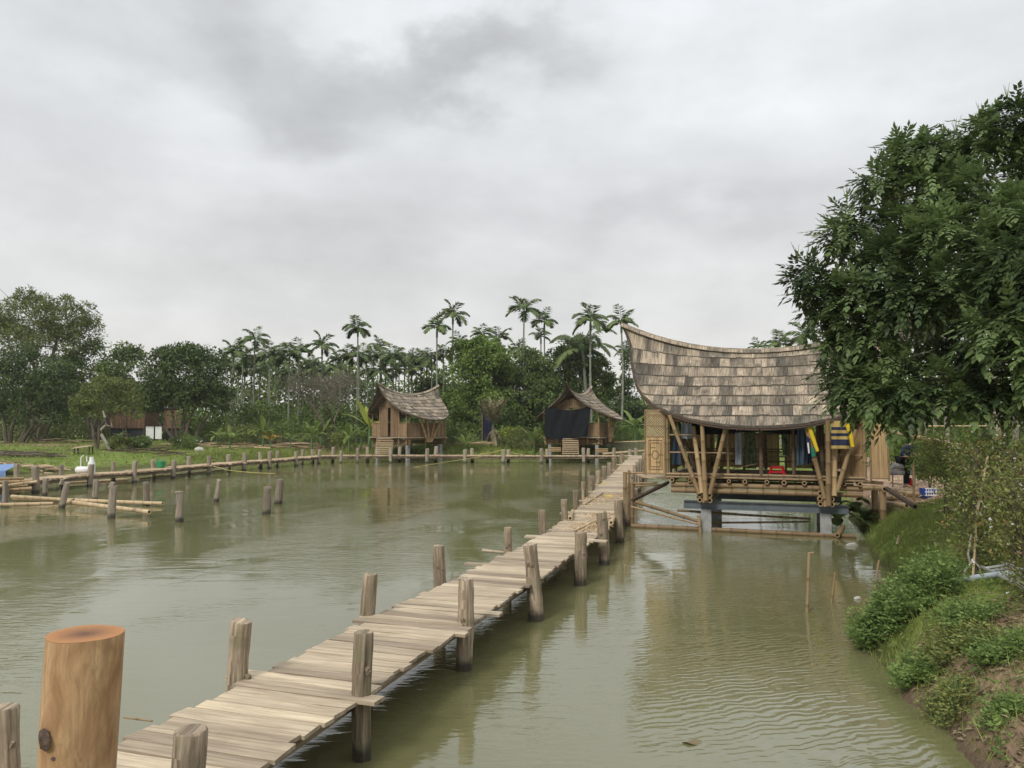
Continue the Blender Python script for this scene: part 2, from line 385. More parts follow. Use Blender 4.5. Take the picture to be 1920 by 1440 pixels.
def cutmat():
    m, t, b, o = newmat('sawn_log_end')
    tc_ = N(t, 'ShaderNodeTexCoord').outputs['Object']
    ln = N(t, 'ShaderNodeVectorMath', operation='LENGTH'); mp_ = N(t, 'ShaderNodeMapping'); mp_.inputs['Scale'].default_value = (1, 1, 0); t.links.new(tc_, mp_.inputs[0]); t.links.new(mp_.outputs[0], ln.inputs[0])
    n = noise(t, tc_, 14, 4, .6); r = N(t, 'ShaderNodeMath', operation='MULTIPLY_ADD'); t.links.new(n, r.inputs[0]); r.inputs[1].default_value = .05; t.links.new(ln.outputs['Value'], r.inputs[2])
    sn = N(t, 'ShaderNodeMath', operation='SINE'); ml = N(t, 'ShaderNodeMath', operation='MULTIPLY'); ml.inputs[1].default_value = 420; t.links.new(r.outputs[0], ml.inputs[0]); t.links.new(ml.outputs[0], sn.inputs[0])
    col = mixc(t, rampf(t, r.outputs[0], .03, .11), (.11, .045, .02), (.36, .165, .055))
    col = mixc(t, rampf(t, sn.outputs[0], .2, 1, 0, .22), col, (.30, .13, .05))
    t.links.new(col, b.inputs['Base Color']); b.inputs['Roughness'].default_value = .7; return m
M['cut'] = cutmat()
def groundmat():
    m, t, b, o = newmat('earth_and_turf')
    ge = N(t, 'ShaderNodeNewGeometry').outputs['Position']; at = N(t, 'ShaderNodeAttribute', attribute_name='dirt').outputs['Fac']
    n1 = noise(t, ge, .35, 5, .6); n2 = noise(t, ge, 3.0, 6, .65); n3 = noise(t, ge, 22, 4, .6)
    gr = mixc(t, rampf(t, n2, .35, .65), (.08, .12, .022), (.20, .26, .06)); gr = mixc(t, rampf(t, n1, .5, .68, 0, .5), gr, (.19, .16, .07))
    di = mixc(t, rampf(t, n2, .3, .7), (.15, .10, .065), (.34, .235, .15)); di = mixc(t, rampf(t, n3, .45, .7, 0, .5), di, (.24, .17, .12))
    red = mixc(t, rampf(t, n2, .3, .7), (.26, .165, .115), (.42, .30, .22))
    f = N(t, 'ShaderNodeMath', operation='MULTIPLY_ADD'); t.links.new(n2, f.inputs[0]); f.inputs[1].default_value = .9; t.links.new(at, f.inputs[2])
    col = mixc(t, rampf(t, f.outputs[0], .78, .98), gr, di); col = mixc(t, rampf(t, at, 1.0, 1.4), col, red)
    z = N(t, 'ShaderNodeSeparateXYZ'); t.links.new(ge, z.inputs[0]); wet = rampf(t, z.outputs['Z'], .02, .22, .75, 0); col = mixc(t, wet, col, (.065, .05, .03))
    t.links.new(col, b.inputs['Base Color']); b.inputs['Roughness'].default_value = .95; b.inputs['Specular IOR Level'].default_value = .15
    hs = N(t, 'ShaderNodeMath', operation='ADD'); t.links.new(n2, hs.inputs[0]); t.links.new(n3, hs.inputs[1]); bump(t, b, hs.outputs[0], .8, .06)
    return m
def watermat():
    m, t, b, o = newmat('pond_water')
    ge = N(t, 'ShaderNodeNewGeometry').outputs['Position']
    big = noise(t, ge, .10, 3, .5, (1, .5, 1)); big2 = noise(t, ge, .33, 3, .5, (1, .5, 1), .5)
    col = mixc(t, rampf(t, big, .35, .65), (.122, .120, .052), (.155, .150, .072))
    t.links.new(col, b.inputs['Base Color']); b.inputs['Roughness'].default_value = .06; b.inputs['IOR'].default_value = 2.0
    r1 = noise(t, ge, 1.0, 2, .45, (2.6, 8.5, 1), .9); r2 = noise(t, ge, 1.0, 3, .55, (7, 19, 1), .7); r3 = noise(t, ge, 1.0, 2, .5, (.55, 1.7, 1), .6)
    wv = N(t, 'ShaderNodeTexWave', wave_type='BANDS', bands_direction='Y'); mpw = N(t, 'ShaderNodeMapping'); mpw.inputs['Rotation'].default_value = (0, 0, R(-20)); mpw.inputs['Scale'].default_value = (1, 1, 1); t.links.new(ge, mpw.inputs[0]); t.links.new(mpw.outputs[0], wv.inputs['Vector'])
    wv.inputs['Scale'].default_value = 2.9; wv.inputs['Distortion'].default_value = 9; wv.inputs['Detail'].default_value = 2; wv.inputs['Detail Scale'].default_value = .9
    def mul(a, c):
        n = N(t, 'ShaderNodeMath', operation='MULTIPLY')
        for i, q in ((0, a), (1, c)):
            if isinstance(q, float): n.inputs[i].default_value = q
            else: t.links.new(q, n.inputs[i])
        return n.outputs[0]
    def add(a, c):
        n = N(t, 'ShaderNodeMath', operation='ADD'); t.links.new(a, n.inputs[0]); t.links.new(c, n.inputs[1]); return n.outputs[0]
    # ripple trains come in patches; the rest lies nearly calm
    sp = N(t, 'ShaderNodeSeparateXYZ'); t.links.new(ge, sp.inputs[0])
    pr = mul(rampf(t, sp.outputs['X'], .3, 2.0), rampf(t, sp.outputs['Y'], 16, 10))
    patch = rampf(t, big2, .44, .62, .06, 1.0)
    far = rampf(t, sp.outputs['Y'], 7, 26, .42, .62)
    h = add(add(mul(mul(r1, .024), patch), mul(mul(r2, .008), patch)), add(mul(r3, .013), mul(mul(wv.outputs['Fac'], .0030), pr)))
    h = mul(h, far)
    bn = N(t, 'ShaderNodeBump'); bn.inputs['Strength'].default_value = 1.0; bn.inputs['Distance'].default_value = 1.0
    t.links.new(h, bn.inputs['Height']); t.links.new(bn.outputs[0], b.inputs['Normal'])
    return m
M['ground'] = groundmat(); M['water'] = watermat()

# ------------------------------------------------------------------ terrain and pond
SHORE = [(3.0, 2.5), (3.55, 5), (3.9, 6.4), (4.1, 7.6), (4.25, 8.6), (4.55, 9.8), (4.9, 10.9), (5.6, 12.2), (6.6, 13.4), (7.3, 14.8), (7.9, 16.8), (8.5, 18.6), (9.4, 20.2), (9.9, 22.5), (11.4, 26), (12.6, 32), (13, 42), (13, 52), (12, 60),
         (8, 63.5), (0, 63.8), (-8, 64), (-14, 63), (-20, 59), (-24, 53.5), (-26.5, 49), (-28.5, 45), (-30, 42), (-31.5, 39.5), (-33, 37.5), (-38, 35), (-46, 28), (-46, 10), (-38, 0), (-20, 1.6), (-3, 2.3)]
SP = np.array(SHORE)
def sdist(x, y):
    x = np.asarray(x, float); y = np.asarray(y, float); best = np.full(x.shape, 1e9); ins = np.zeros(x.shape, bool); n = len(SP)
    for i in range(n):
        ax, ay = SP[i]; bx, by = SP[(i+1) % n]; dx, dy = bx-ax, by-ay
        t = np.clip(((x-ax)*dx+(y-ay)*dy)/(dx*dx+dy*dy), 0, 1); best = np.minimum(best, (x-ax-dx*t)**2+(y-ay-dy*t)**2)
        c = ((ay > y) != (by > y)) & (x < (bx-ax)*(y-ay)/(by-ay+1e-12)+ax); ins ^= c
    d = np.sqrt(best); return np.where(ins, -d, d)
def wob(x, y):
    return (np.sin(x*1.7+y*.6)+np.sin(y*2.1-x*.9+1)+.7*np.sin(x*3.9+y*3.1)+.5*np.sin(x*6.3-y*5.2)+.35*np.sin(x*11+y*9.1+2))/3.5
def hgt(x, y):
    x = np.asarray(x, float); y = np.asarray(y, float); d = sdist(x, y) + .16*wob(x*1.4, y*1.4)
    right = np.clip((x-1)/3, 0, 1)*np.clip((58-y)/8, 0, 1)
    H = np.where(x < -8, .95+.15*np.clip((y-50)/20, 0, 1), 1.1); L = .75+np.clip((-x-6)/8, 0, 1)*3.2
    L = L*(1-right)+.85*right
    land = H*(1-np.exp(-np.maximum(d, 0)/L))+.045*wob(x, y)*np.clip(d, 0, 1)+.10*wob(x*.35, y*.35)*np.clip(d/3, 0, 1)*np.clip((120-y)/50, 0, 1)
    land = land + .22*right*np.exp(-((x-10.2)**2+(y-17.2)**2)/5.0)
    return np.where(d < 0, np.maximum(d*.7, -1.4), land)
def hz(x, y): return float(hgt(x, y))
def dirt(x, y):
    x = np.asarray(x, float); y = np.asarray(y, float); w = wob(x*.8, y*.8)
    d = np.zeros(x.shape)
    path = (x-(10.9+.33*(y-19)))
    d = np.maximum(d, 1.5*np.exp(-(path/1.6)**4)*np.clip((y-18.2)/1.2, 0, 1))            # reddish work path beside the bungalow
    d = np.maximum(d, np.where((x < 9) & (x > 3) & (y < 9.2+.4*w), .62, 0)*np.clip((9.6-y)/1.2, 0, 1))   # bare bank at the near corner
    d = np.maximum(d, .55*np.exp(-(((x-7.6)/.8)**2+((y-13.0)/.9)**2)))
    d = np.maximum(d, .75*np.exp(-((y-(69+.05*x))/2.2)**2)*np.clip((-x-2)/3, 0, 1))      # trodden strip in front of the trees
    d = np.maximum(d, .6*np.exp(-(((x+15)/6)**2+((y-64.5)/2.0)**2)))
    return d
def axis(pts):
    o = [pts[0][0]]
    for (a, b, st) in pts:
        n = max(1, int(round((b-a)/st))); o += [a+(b-a)*(i+1)/n for i in range(n)]
    return np.array(o)
gx = axis([(-900, -150, 75), (-150, -60, 8), (-60, -12, 1.0), (-12, 2, 1.0), (2, 13, .16), (13, 24, .5), (24, 60, 3), (60, 150, 10), (150, 900, 75)])
gy = axis([(-60, -10, 6), (-10, 3, .8), (3, 21, .16), (21, 34, .5), (34, 72, .6), (72, 110, 3), (110, 200, 15), (200, 2000, 150)])
X, Y = np.meshgrid(gx, gy); Zg = hgt(X, Y); nx, ny = len(gx), len(gy)
V = np.stack([X, Y, Zg], -1).reshape(-1, 3); ii = (np.arange(ny-1)[:, None]*nx+np.arange(nx-1)[None]).ravel()
me = fast_mesh('ground', V, np.stack([ii, ii+1, ii+nx+1, ii+nx], -1))
a = me.attributes.new('dirt', 'FLOAT', 'POINT'); a.data.foreach_set('value', dirt(X, Y).ravel().astype(np.float32))
me.polygons.foreach_set('use_smooth', np.ones(len(ii), bool))
ground = link_mesh('ground', me, M['ground']); ground['kind'] = 'structure'
wx = axis([(-50, 16, 66)]); me = fast_mesh('pond_water', np.array([(-50, -4, 0), (15, -4, 0), (15, 66, 0), (-50, 66, 0)], float), np.array([[0, 1, 2, 3]]))
water = link_mesh('pond_water', me, M['water']); water['kind'] = 'structure'

# ------------------------------------------------------------------ foliage generators (numpy)
def unit(a): return a/np.maximum(np.linalg.norm(a, axis=-1, keepdims=True), 1e-9)
def rdir(n): return unit(RNG.normal(size=(n, 3)))
def leaves(name, mat, parent, P, D, L, Wd, tone, up=None, fold=.18, kind=None, roundness=.45):
    n = len(P); L = np.broadcast_to(np.asarray(L, float), (n,))[:, None]; Wd = np.broadcast_to(np.asarray(Wd, float), (n,))[:, None]
    D = unit(D); up = rdir(n) if up is None else up
    Sd = unit(np.cross(D, up)); Nn = np.cross(Sd, D)
    mid = P+D*L*roundness
    V = np.stack([P, mid+Sd*Wd*.5+Nn*Wd*fold, P+D*L-Nn*L*.12, mid-Sd*Wd*.5+Nn*Wd*fold], 1).reshape(-1, 3)
    if parent is not None:
        Mi = np.array(rootM(parent).inverted()); V = V@Mi[:3, :3].T+Mi[:3, 3]
    F = np.arange(n*4).reshape(-1, 4)
    me = fast_mesh(name, V, F, tone); o = link_mesh(name, me, mat, parent)
    if kind: o['kind'] = kind
    return o
def crownpts(blobs, n, sub=26, subr=.34, jag=.16):
    """blobs: list of (centre, radii). Leaves gather in clumps over the outer part of each blob."""
    w = np.array([(b[1][0]*b[1][2]+b[1][0]*b[1][1]) for b in blobs]); w = w/w.sum(); P = []; Nr = []; T = []
    for (c, r), f in zip(blobs, w):
        m = int(n*f); k = max(8, int(sub*(.5+f*len(blobs)*.5))); c = np.array(c, float); r = np.array(r, float)
        dc = rdir(k); dc[:, 2] = np.where(dc[:, 2] < -.55, -dc[:, 2], dc[:, 2]); rad = 1-np.abs(RNG.normal(size=(k, 1)))*.26+RNG.uniform(-jag, jag, (k, 1))
        cc = c+dc*r*rad; tone = RNG.uniform(0, 1, k)
        j = RNG.integers(0, k, m); d = unit(rdir(m)+dc[j]*.35)
        rr = subr*np.mean(r)*RNG.uniform(.55, 1.25, k)[j][:, None]
        p = cc[j]+d*rr*(1-np.abs(RNG.normal(size=(m, 1)))*.3)*np.array([1.15, 1.15, .8])
        P.append(p); Nr.append(d); T.append(.62*tone[j]+.38*RNG.uniform(0, 1, m))
    return np.concatenate(P), np.concatenate(Nr), np.concatenate(T)
def limb(mb, a, b, r0, r1, k=5, wig=.12, n=6, tone=.5):
    a = Vector(a); b = Vector(b); L = (b-a).length; path = []; rad = []; off = Vector((0, 0, 0))
    for i in range(k+1):
        u = i/k; off += Vector((random.uniform(-1, 1), random.uniform(-1, 1), random.uniform(-.4, .4)))*wig*L/k*(0 if i in (0, k) else 1)
        path.append(a.lerp(b, u)+off*math.sin(math.pi*min(1, u*1.0))); rad.append(r0+(r1-r0)*u)
    mb.tube(path, rad, n, tone, False, .08); return path
# ------------------------------------------------------------------ boardwalks
DZ = .55
def spline(pts, step=.05):
    """dense resampling of a Catmull-Rom curve"""
    P = [2*pts[0]-pts[1]]+pts+[2*pts[-1]-pts[-2]]; o = []
    for i in range(1, len(P)-2):
        a, b, c, d = P[i-1:i+3]; n = max(2, int((c-b).length/step))
        for k in range(n):
            t = k/n; o.append(.5*((2*b)+(c-a)*t+(2*a-5*b+4*c-d)*t*t+(3*b-a-3*c+d)*t**3))
    o.append(pts[-1]); return o
class Path:
    def __init__(s, pts):
        s.p = spline(pts); s.l = [0]
        for a, b in zip(s.p, s.p[1:]): s.l.append(s.l[-1]+(b-a).length)
        s.L = s.l[-1]; s.la = np.array(s.l)
    def at(s, q):
        i = int(np.searchsorted(s.la, q)); i = max(1, min(len(s.p)-1, i)); u = (q-s.l[i-1])/max(1e-6, s.l[i]-s.l[i-1])
        d = (s.p[min(len(s.p)-1, i+6)]-s.p[max(0, i-7)]).normalized()
        return s.p[i-1].lerp(s.p[i], u), d, Vector((d.y, -d.x, 0))
def post(mb, x, y, ztop, r, zbot=-.7, lean=(0, 0), tone=.5, n=12, jit=.07):
    k = 16; h = ztop-zbot; ax = Vector((x, y, 0)); ph = random.uniform(0, 6); amp = r*.16
    path = []; rad = []
    for i in range(k+1):
        u = i/k; z = zbot+h*u
        path.append(Vector((x+lean[0]*(z/ max(.4, ztop))+amp*math.sin(u*5+ph), y+lean[1]*(z/max(.4, ztop))+amp*math.cos(u*4+ph), z)))
        rad.append(r*(1.04-.07*u)*(1+random.uniform(-.035, .035)+.05*math.sin(u*7+ph)))
    path.append(path[-1]+Vector((lean[0]*.03, lean[1]*.03, .012))); rad.append(rad[-1]*.90)
    mb.tube(path, rad, n, tone, True, jit, captone=min(1, tone*1.3+.1))
def planks(mb, P, q0, q1, w0, side_jit, wmin, wmax, z, th=.032, offs=0.0, tonef=None, long_p=.06, gap=.012):
    q = q0
    while q < q1:
        w = random.uniform(wmin, wmax); c, d, nrm = P.at(q+w/2); ang = random.gauss(0, .014)
        dd = Vector((d.x*math.cos(ang)-d.y*math.sin(ang), d.x*math.sin(ang)+d.y*math.cos(ang), 0)); nn = Vector((dd.y, -dd.x, 0))
        eL = random.uniform(-side_jit, side_jit); eR = random.uniform(-side_jit, side_jit)
        if random.random() < long_p: eR += random.uniform(.12, .3)
        if random.random() < long_p*.6: eL += random.uniform(.12, .35)
        L = w0+eL+eR; cc = c+nn*(offs+(eR-eL)/2); zz = z+random.uniform(-.006, .006)
        tn = random.choice([.12, .3, .45, .5, .58, .65, .75, .9])+random.uniform(-.08, .08)
        # a plank as a run of short slabs so its edges wander a little
        k = 5; pts = []; hw = (w-gap)/2
        i0 = len(mb.v); prof = [(random.uniform(-.006, .006), random.uniform(-.006, .006), random.uniform(-.003, .003)) for _ in range(k+1)]; o = random.random()*30
        tw = random.uniform(-.006, .006)
        for i in range(k+1):
            u = i/k-.5; p = cc+nn*(u*L); a, b, e = prof[i]
            for (sgn, dz) in ((-1, -th), (1, -th), (1, 0), (-1, 0)):
                jj = a if sgn < 0 else b
                v = p+dd*(sgn*hw+jj); mb.v.append((v.x, v.y, zz+dz+e+tw*sgn*u*2))
        for i in range(k):
            a = i0+i*4; b = a+4; u0 = o+i*L/k; u1 = o+(i+1)*L/k
            for (p, r_, v0, v1) in ((3, 2, 0, w), (2, 1, w, w+th), (1, 0, 0, w), (0, 3, w+th, w+2*th)):
                mb.face((a+p, b+p, b+r_, a+r_), tn, [(u0, o+v0), (u1, o+v0), (u1, o+v1), (u0, o+v1)])
        mb.face((i0, i0+1, i0+2, i0+3), tn*.6, [(o, o), (o+.02, o+w), (o+.03, o+w), (o, o)]); e = i0+k*4
        mb.face((e+3, e+2, e+1, e), tn*.6, [(o, o), (o+.02, o+w), (o+.03, o+w), (o, o)])
        q += w
BW = 1.22
leftpx = [(441, 1277), (687, 1155), (822, 1092), (951, 1035), (1018, 1000), (1059, 974), (1081, 951), (1095, 934), (1109, 919), (1122, 907), (1134, 897), (1144, 890), (1152, 881), (1160, 873), (1168, 866)]
LP = [G(x, y, DZ) for x, y in leftpx]
LP = [LP[0]+(LP[0]-LP[1])*1.9, LP[0]+(LP[0]-LP[1])*.9]+LP
LP.append(LP[-1]+(LP[-1]-LP[-2]).normalized()*(58.0-LP[-1].y))
# smooth the traced edge a little
for _ in range(2):
    LP = [LP[0]]+[(a+b*2+c)/4 for a, b, c in zip(LP, LP[1:], LP[2:])]+[LP[-1]]
ctr = []
for i, p in enumerate(LP):
    d = (LP[min(i+1, len(LP)-1)]-LP[max(i-1, 0)]).normalized(); ctr.append(p+Vector((d.y, -d.x, 0))*(BW/2+.07))
PW = Path(ctr)
bw = thing('boardwalk', 'long weathered plank boardwalk curving across the pond from near left to the far bank', 'boardwalk', (ctr[0].x, ctr[0].y, 0))
mb = MB(); planks(mb, PW, 0, PW.L, BW, .045, .13, .235, DZ, long_p=.09)
for (px, py, ln) in ((600, 1383, .5), (905, 1033, .7), (800, 1058, .35)):
    pass
mb.build('deck_planks', M['plank'], bw)
for off in (-.45, .45):
    mb = MB(); pts = [PW.at(q)[0]+PW.at(q)[2]*off for q in np.arange(0, PW.L, 1.5)]
    for a, b in zip(pts, pts[1:]): mb.beam((a.x, a.y, DZ-.10), (b.x, b.y, DZ-.10), .07, .12, random.uniform(.2, .5))
    mb.build('stringer', M['post'], bw)
lposts = [(441, 1165, 1277, 19), (687, 1078, 1155, 14), (822, 1024, 1092, 11.5), (951, 990, 1035, 8), (1018, 957, 1000, 7), (1059, 937, 974, 6.3), (1081, 920, 951, 5.5), (1095, 904, 934, 4.2), (1109, 893, 919, 5.8), (1122, 883, 907, 5.2), (1134, 874, 897, 4.5), (1144, 868, 890, 4.2), (1152, 858, 881, 4.6), (1167, 852, 867, 4.5)]
PC = []
leans = [(.09, 0), (.03, 0), (.0, 0), (0, 0), (0, 0), (0, 0), (0, 0), (0, 0), (0, 0), (0, 0), (0, 0), (0, 0), (0, 0), (0, 0)]
for (px, yt, yb, hw), ln in zip(lposts, leans):
    b = G(px, yb, DZ); r = hw*b.y/FPX; b = b+Vector((0, r*.9, 0)); zt = AT(px, yt, b.y).z; PC.append((b.x-ln[0]*.6, b.y, zt, r, ln))
rposts = [(678, 1190, 1425, 18.5), (871, 1088, 1258, 14.5), (1003, 1023, 1165, 13.5), (1090, 1000, 1098, 11), (1136, 962, 1060, 9.5), (1162, 938, 1018, 7.6), (1176, 906, 985, 5.8)]
for k, (px, yt, yb, hw) in enumerate(rposts):
    b = G(px, yb, 0); r = hw*b.y/FPX; zt = AT(px, yt, b.y).z; PC.append((b.x, b.y+r*.5, zt, r, [(0, 0), (0, 0), (-.06, 0), (-.02, 0), (-.09, 0), (0, 0), (0, 0)][k]))
for (px, yt, d, hw) in ((14, 1327, 4.9, 23), (357, 1372, 4.35, 30)):
    p = AT(px, yt, d); PC.append((p.x, p.y, p.z, hw*d/FPX, (0, 0)))
# right-hand posts of the far stretch
for q in np.arange(PW.L-31, PW.L-1, 3.1):
    c, d, nr = PW.at(q); p = c+nr*(BW/2+.12); PC.append((p.x, p.y, random.uniform(1.05, 1.3), .09, (0, 0)))
for (x, y, zt, r, ln) in PC:
    mb = MB(); post(mb, x, y, zt, r, lean=ln, tone=random.uniform(.35, .75), n=20, jit=.085)
    # cracks and a knot standing off the surface
    for _ in range(2):
        a = random.uniform(-2.6, -.5); z = random.uniform(.5, zt-.1); mb.tube([(x+ln[0]+math.cos(a)*r*.82, y+math.sin(a)*r*.82, z), (x+ln[0]+math.cos(a)*r*1.12, y+math.sin(a)*r*1.12, z+.02)], [r*.4, r*.12], 6, .25)
    mb.build('post', M['post'], bw, smooth=True)
# far boardwalk: left shore to the junction
farpath = [(-60, 914), (0, 905), (72, 897), (175, 888), (257, 882.5), (329, 875.5), (394, 870), (460, 864.6), (509, 861.5), (560, 857.5), (610, 854), (680, 853.3), (800, 853.3), (900, 853.6), (1000, 854), (1100, 854), (1185, 854)]
FP = [G(x, y, DZ) for x, y in farpath]
PF = Path(FP)
fb = thing('far_boardwalk', 'tan plank boardwalk along the far shore, passing both small huts and curving left', 'boardwalk', (FP[0].x, FP[0].y, 0))
mb = MB(); planks(mb, PF, 0, PF.L, 1.3, .05, .14, .22, DZ, th=.07, long_p=.12); mb.build('deck_planks', M['planktan'], fb)
for off in (-.5, .5):
    mb = MB()
    pts = [PF.at(q)[0]+PF.at(q)[2]*off for q in np.arange(0, PF.L, 2)]
    for a, b in zip(pts, pts[1:]): mb.beam((a.x, a.y, DZ-.15), (b.x, b.y, DZ-.15), .08, .14, .3)
    mb.build('stringer', M['post'], fb)
def parampx(P, px, off):
    best = None
    for q in np.arange(0, P.L, .12):
        c, d, nr = P.at(q); p = c+nr*off; x = 960+p.x/p.y*FPX
        if best is None or abs(x-px) < best[0]: best = (abs(x-px), p)
    return best[1]
front = [(9, 902, 5), (72, 875, 6.5), (175, 871, 5), (257, 865, 4.5), (329, 863, 4.5), (394, 855, 4), (460, 849, 4.2), (509, 846, 4), (556, 847, 3.4), (600.5, 843, 3.2), (641, 845, 2.6), (671, 840, 3), (733, 839, 3.6), (802, 841, 3.4), (872, 843, 3.4), (944, 843, 3.5), (1016, 841, 3.4), (1094, 840, 3.3)]
back = [(35, 870, 5), (120, 872, 4), (217, 866, 4), (290, 862, 4), (356, 856, 4), (430, 852, 4), (490, 848, 4), (522, 846, 3), (568, 843, 3), (587, 843, 3), (627, 838, 3), (690, 838, 3), (751, 838, 3.4), (819, 837, 3.4), (886, 841, 3.2), (954, 843, 3), (1027, 842, 3), (1103, 841, 3), (1150, 840, 3)]
for lst, off in ((front, .62), (back, -.62)):
    for (px, yt, hw) in lst[(1 if lst is front else 0):]:
        p = parampx(PF, px, off); zt = min(1.25, max(.75, AT(px, yt, p.y).z)); mb = MB()
        post(mb, p.x, p.y, zt, max(.10, hw*p.y/FPX), tone=random.uniform(.3, .8), n=9); mb.build('post', M['postfar'], fb, smooth=True)
# free-standing piles in the pond
piles = [(9, 902, 949, 5.5, 'grey timber pile at the left edge, upright beside the bamboo poles'), (85, 897, 930, 5, 'short pile leaning beside the far boardwalk near the left edge'),
         (116, 905, 953, 5.5, 'forked-top pile standing across the two crossed bamboo poles'), (178, 900, 940, 4.8, 'plain pile behind the floating bamboo poles'),
         (210, 911, 972, 7, 'stout pile with a notched top, nearest one crossing the floating bamboo'), (273, 904, 948, 6, 'dark ragged pile at the right end of the floating bamboo'),
         (335, 923, 979, 6.8, 'flat-capped pile standing alone, lowest in the photo of the free piles'), (404, 900, 941, 5.2, 'pale slanting pile alone in open water'),
         (499, 913, 964, 7.3, 'dark wet pile, left and nearer of the close pair in the middle of the pond'), (523, 899, 945, 6.8, 'dark wet pile, right and farther of the close pair in the middle of the pond')]
for (px, yt, yb, hw, lab) in piles:
    b = G(px, yb, 0); r = hw*b.y/FPX; zt = AT(px, yt, b.y).z; mb = MB()
    post(mb, b.x, b.y, zt, r, zbot=-.9, lean=(.12 if px in (404, 116) else random.uniform(-.03, .03), 0), tone=.15 if px in (499, 523, 273) else random.uniform(.35, .6), n=12, jit=.1)
    if px in (210, 116): mb.tube([(b.x-r*.2, b.y-r*.3, zt-.05), (b.x-r*.1+.03, b.y-r*.3, zt+.12)], [r*.75, r*.6], 8, .6, True, .12)
    if px == 335: mb.tube([(b.x, b.y, zt-.02), (b.x, b.y, zt+.03)], [r*1.12, r*1.1], 10, .5, True, .05)
    if px == 499: mb.tube([(b.x+r*.5, b.y-r*.3, zt-.08), (b.x+r*1.5, b.y-r*.3, zt-.02)], [r*.5, r*.3], 6, .3)
    tagp(mb.build('pile', M['postfar'], None, smooth=True), lab, 'pile', 'free-standing piles in the pond')
# big peeled log
p = AT(160, 1188, 2.1); lg = thing('log_post', 'thick peeled orange-brown log with sawn top and dark knot, closest to the viewer', 'post', (p.x, p.y, 1.1))
mb = MB(); path = []; rad = []; K = 26; NS = 40; r0 = .094
knot_z = p.z-.235; ka = -math.pi/2-.28
i0 = 0
for k in range(K+1):
    u = k/K; z = 1.1+(p.z-1.1)*u; cx = p.x-.040*(1-u); cy = p.y; rr = r0*(.985+.015*u)*(1+.008*math.sin(u*9))
    for j in range(NS):
        a = 2*math.pi*j/NS; r = rr*(1+.02*math.sin(a*3+1)+.012*math.sin(a*5+u*4))
        da = (a-ka+math.pi) % (2*math.pi)-math.pi; g = math.exp(-((da*r0/.034)**2+((z-knot_z)/.05)**2)); r += .013*g
        
        zz = z+(-.002*math.cos(a)-.001*math.sin(a))*u**6
        mb.v.append((cx+math.cos(a)*r, cy+math.sin(a)*r, zz))
for k in range(K):
    for j in range(NS):
        j2 = (j+1) % NS; A = k*NS; B = A+NS; c = .68/NS
        mb.face((A+j, A+j2, B+j2, B+j), .6, [(k*.05, j*c), (k*.05, j*c+c), (k*.05+.05, j*c+c), (k*.05+.05, j*c)])
top = [mb.v[K*NS+j] for j in range(NS)]
mb.build('trunk', M['log'], lg, smooth=True)
mb = MB(); cx = sum(t[0] for t in top)/NS; cy = sum(t[1] for t in top)/NS; cz = sum(t[2] for t in top)/NS
mb.v = [(t[0]*.9995+cx*.0005, t[1]*.9995+cy*.0005, t[2]+.0005) for t in top]+[(t[0]*.5+cx*.5, t[1]*.5+cy*.5, t[2]*.5+cz*.5+.001) for t in top]+[(cx, cy, cz)]
for j in range(NS):
    j2 = (j+1) % NS; mb.face((j, j2, NS+j2, NS+j), .5, [(0, 0)]*4); mb.face((NS+j, NS+j2, 2*NS), .5, [(0, 0)]*3)
mb.build('sawn_top', M['cut'], lg)
mb = MB(); kx, ky = p.x-.0076+math.cos(ka)*(r0+.0250), p.y+math.sin(ka)*(r0+.0250); od = Vector((math.cos(ka), math.sin(ka), 0)); sd = Vector((-od.y, od.x, 0)); cc = Vector((kx, ky, knot_z))
mb.v.append(tuple(cc-od*.002))
for j in range(20):
    a = 2*math.pi*j/20; r = random.uniform(.85, 1.1); mb.v.append(tuple(cc+sd*math.cos(a)*.019*r+Vector((0, 0, 1))*math.sin(a)*.031*r-od*.007))
for j in range(20): mb.face((0, 1+j, 1+(j+1) % 20), .4, [(0, 0)]*3)
M['knot'] = plain('dark_knot', (.16, .10, .07), .8, col2=(.035, .028, .026), scale=60, bmp=.5)
mb.build('knot', M['knot'], lg)
mb = MB(); c2 = cc+Vector((.022, -.004, -.052)); c2.y = p.y-math.sqrt(max(0, (r0+.004)**2-(c2.x-p.x+.0085)**2))
mb.tube([c2+Vector((0, .008, 0)), c2-Vector((0, .002, 0))], [.0085, .006], 8, .5); mb.build('knot', M['knot'], lg)
mb = MB(); mb.box((p.x, p.y, 1.02), (.9, .9, .16), None, .4)
# landing under the log post
ld = thing('landing', 'timber landing carrying the thick peeled log post below the frame', 'landing', (p.x, p.y, 0))
mb = MB()
for k in range(6): mb.box((p.x-.1+.0*k, p.y-.55+k*.19, 1.07), (1.5, .18, .04), None, random.uniform(.4, .8))
mb.build('deck', M['plank'], ld)
for sx_ in (-.6, .5):
    mb = MB(); post(mb, p.x+sx_, p.y-.2, 1.05, .07); mb.build('post', M['post'], ld, smooth=True)

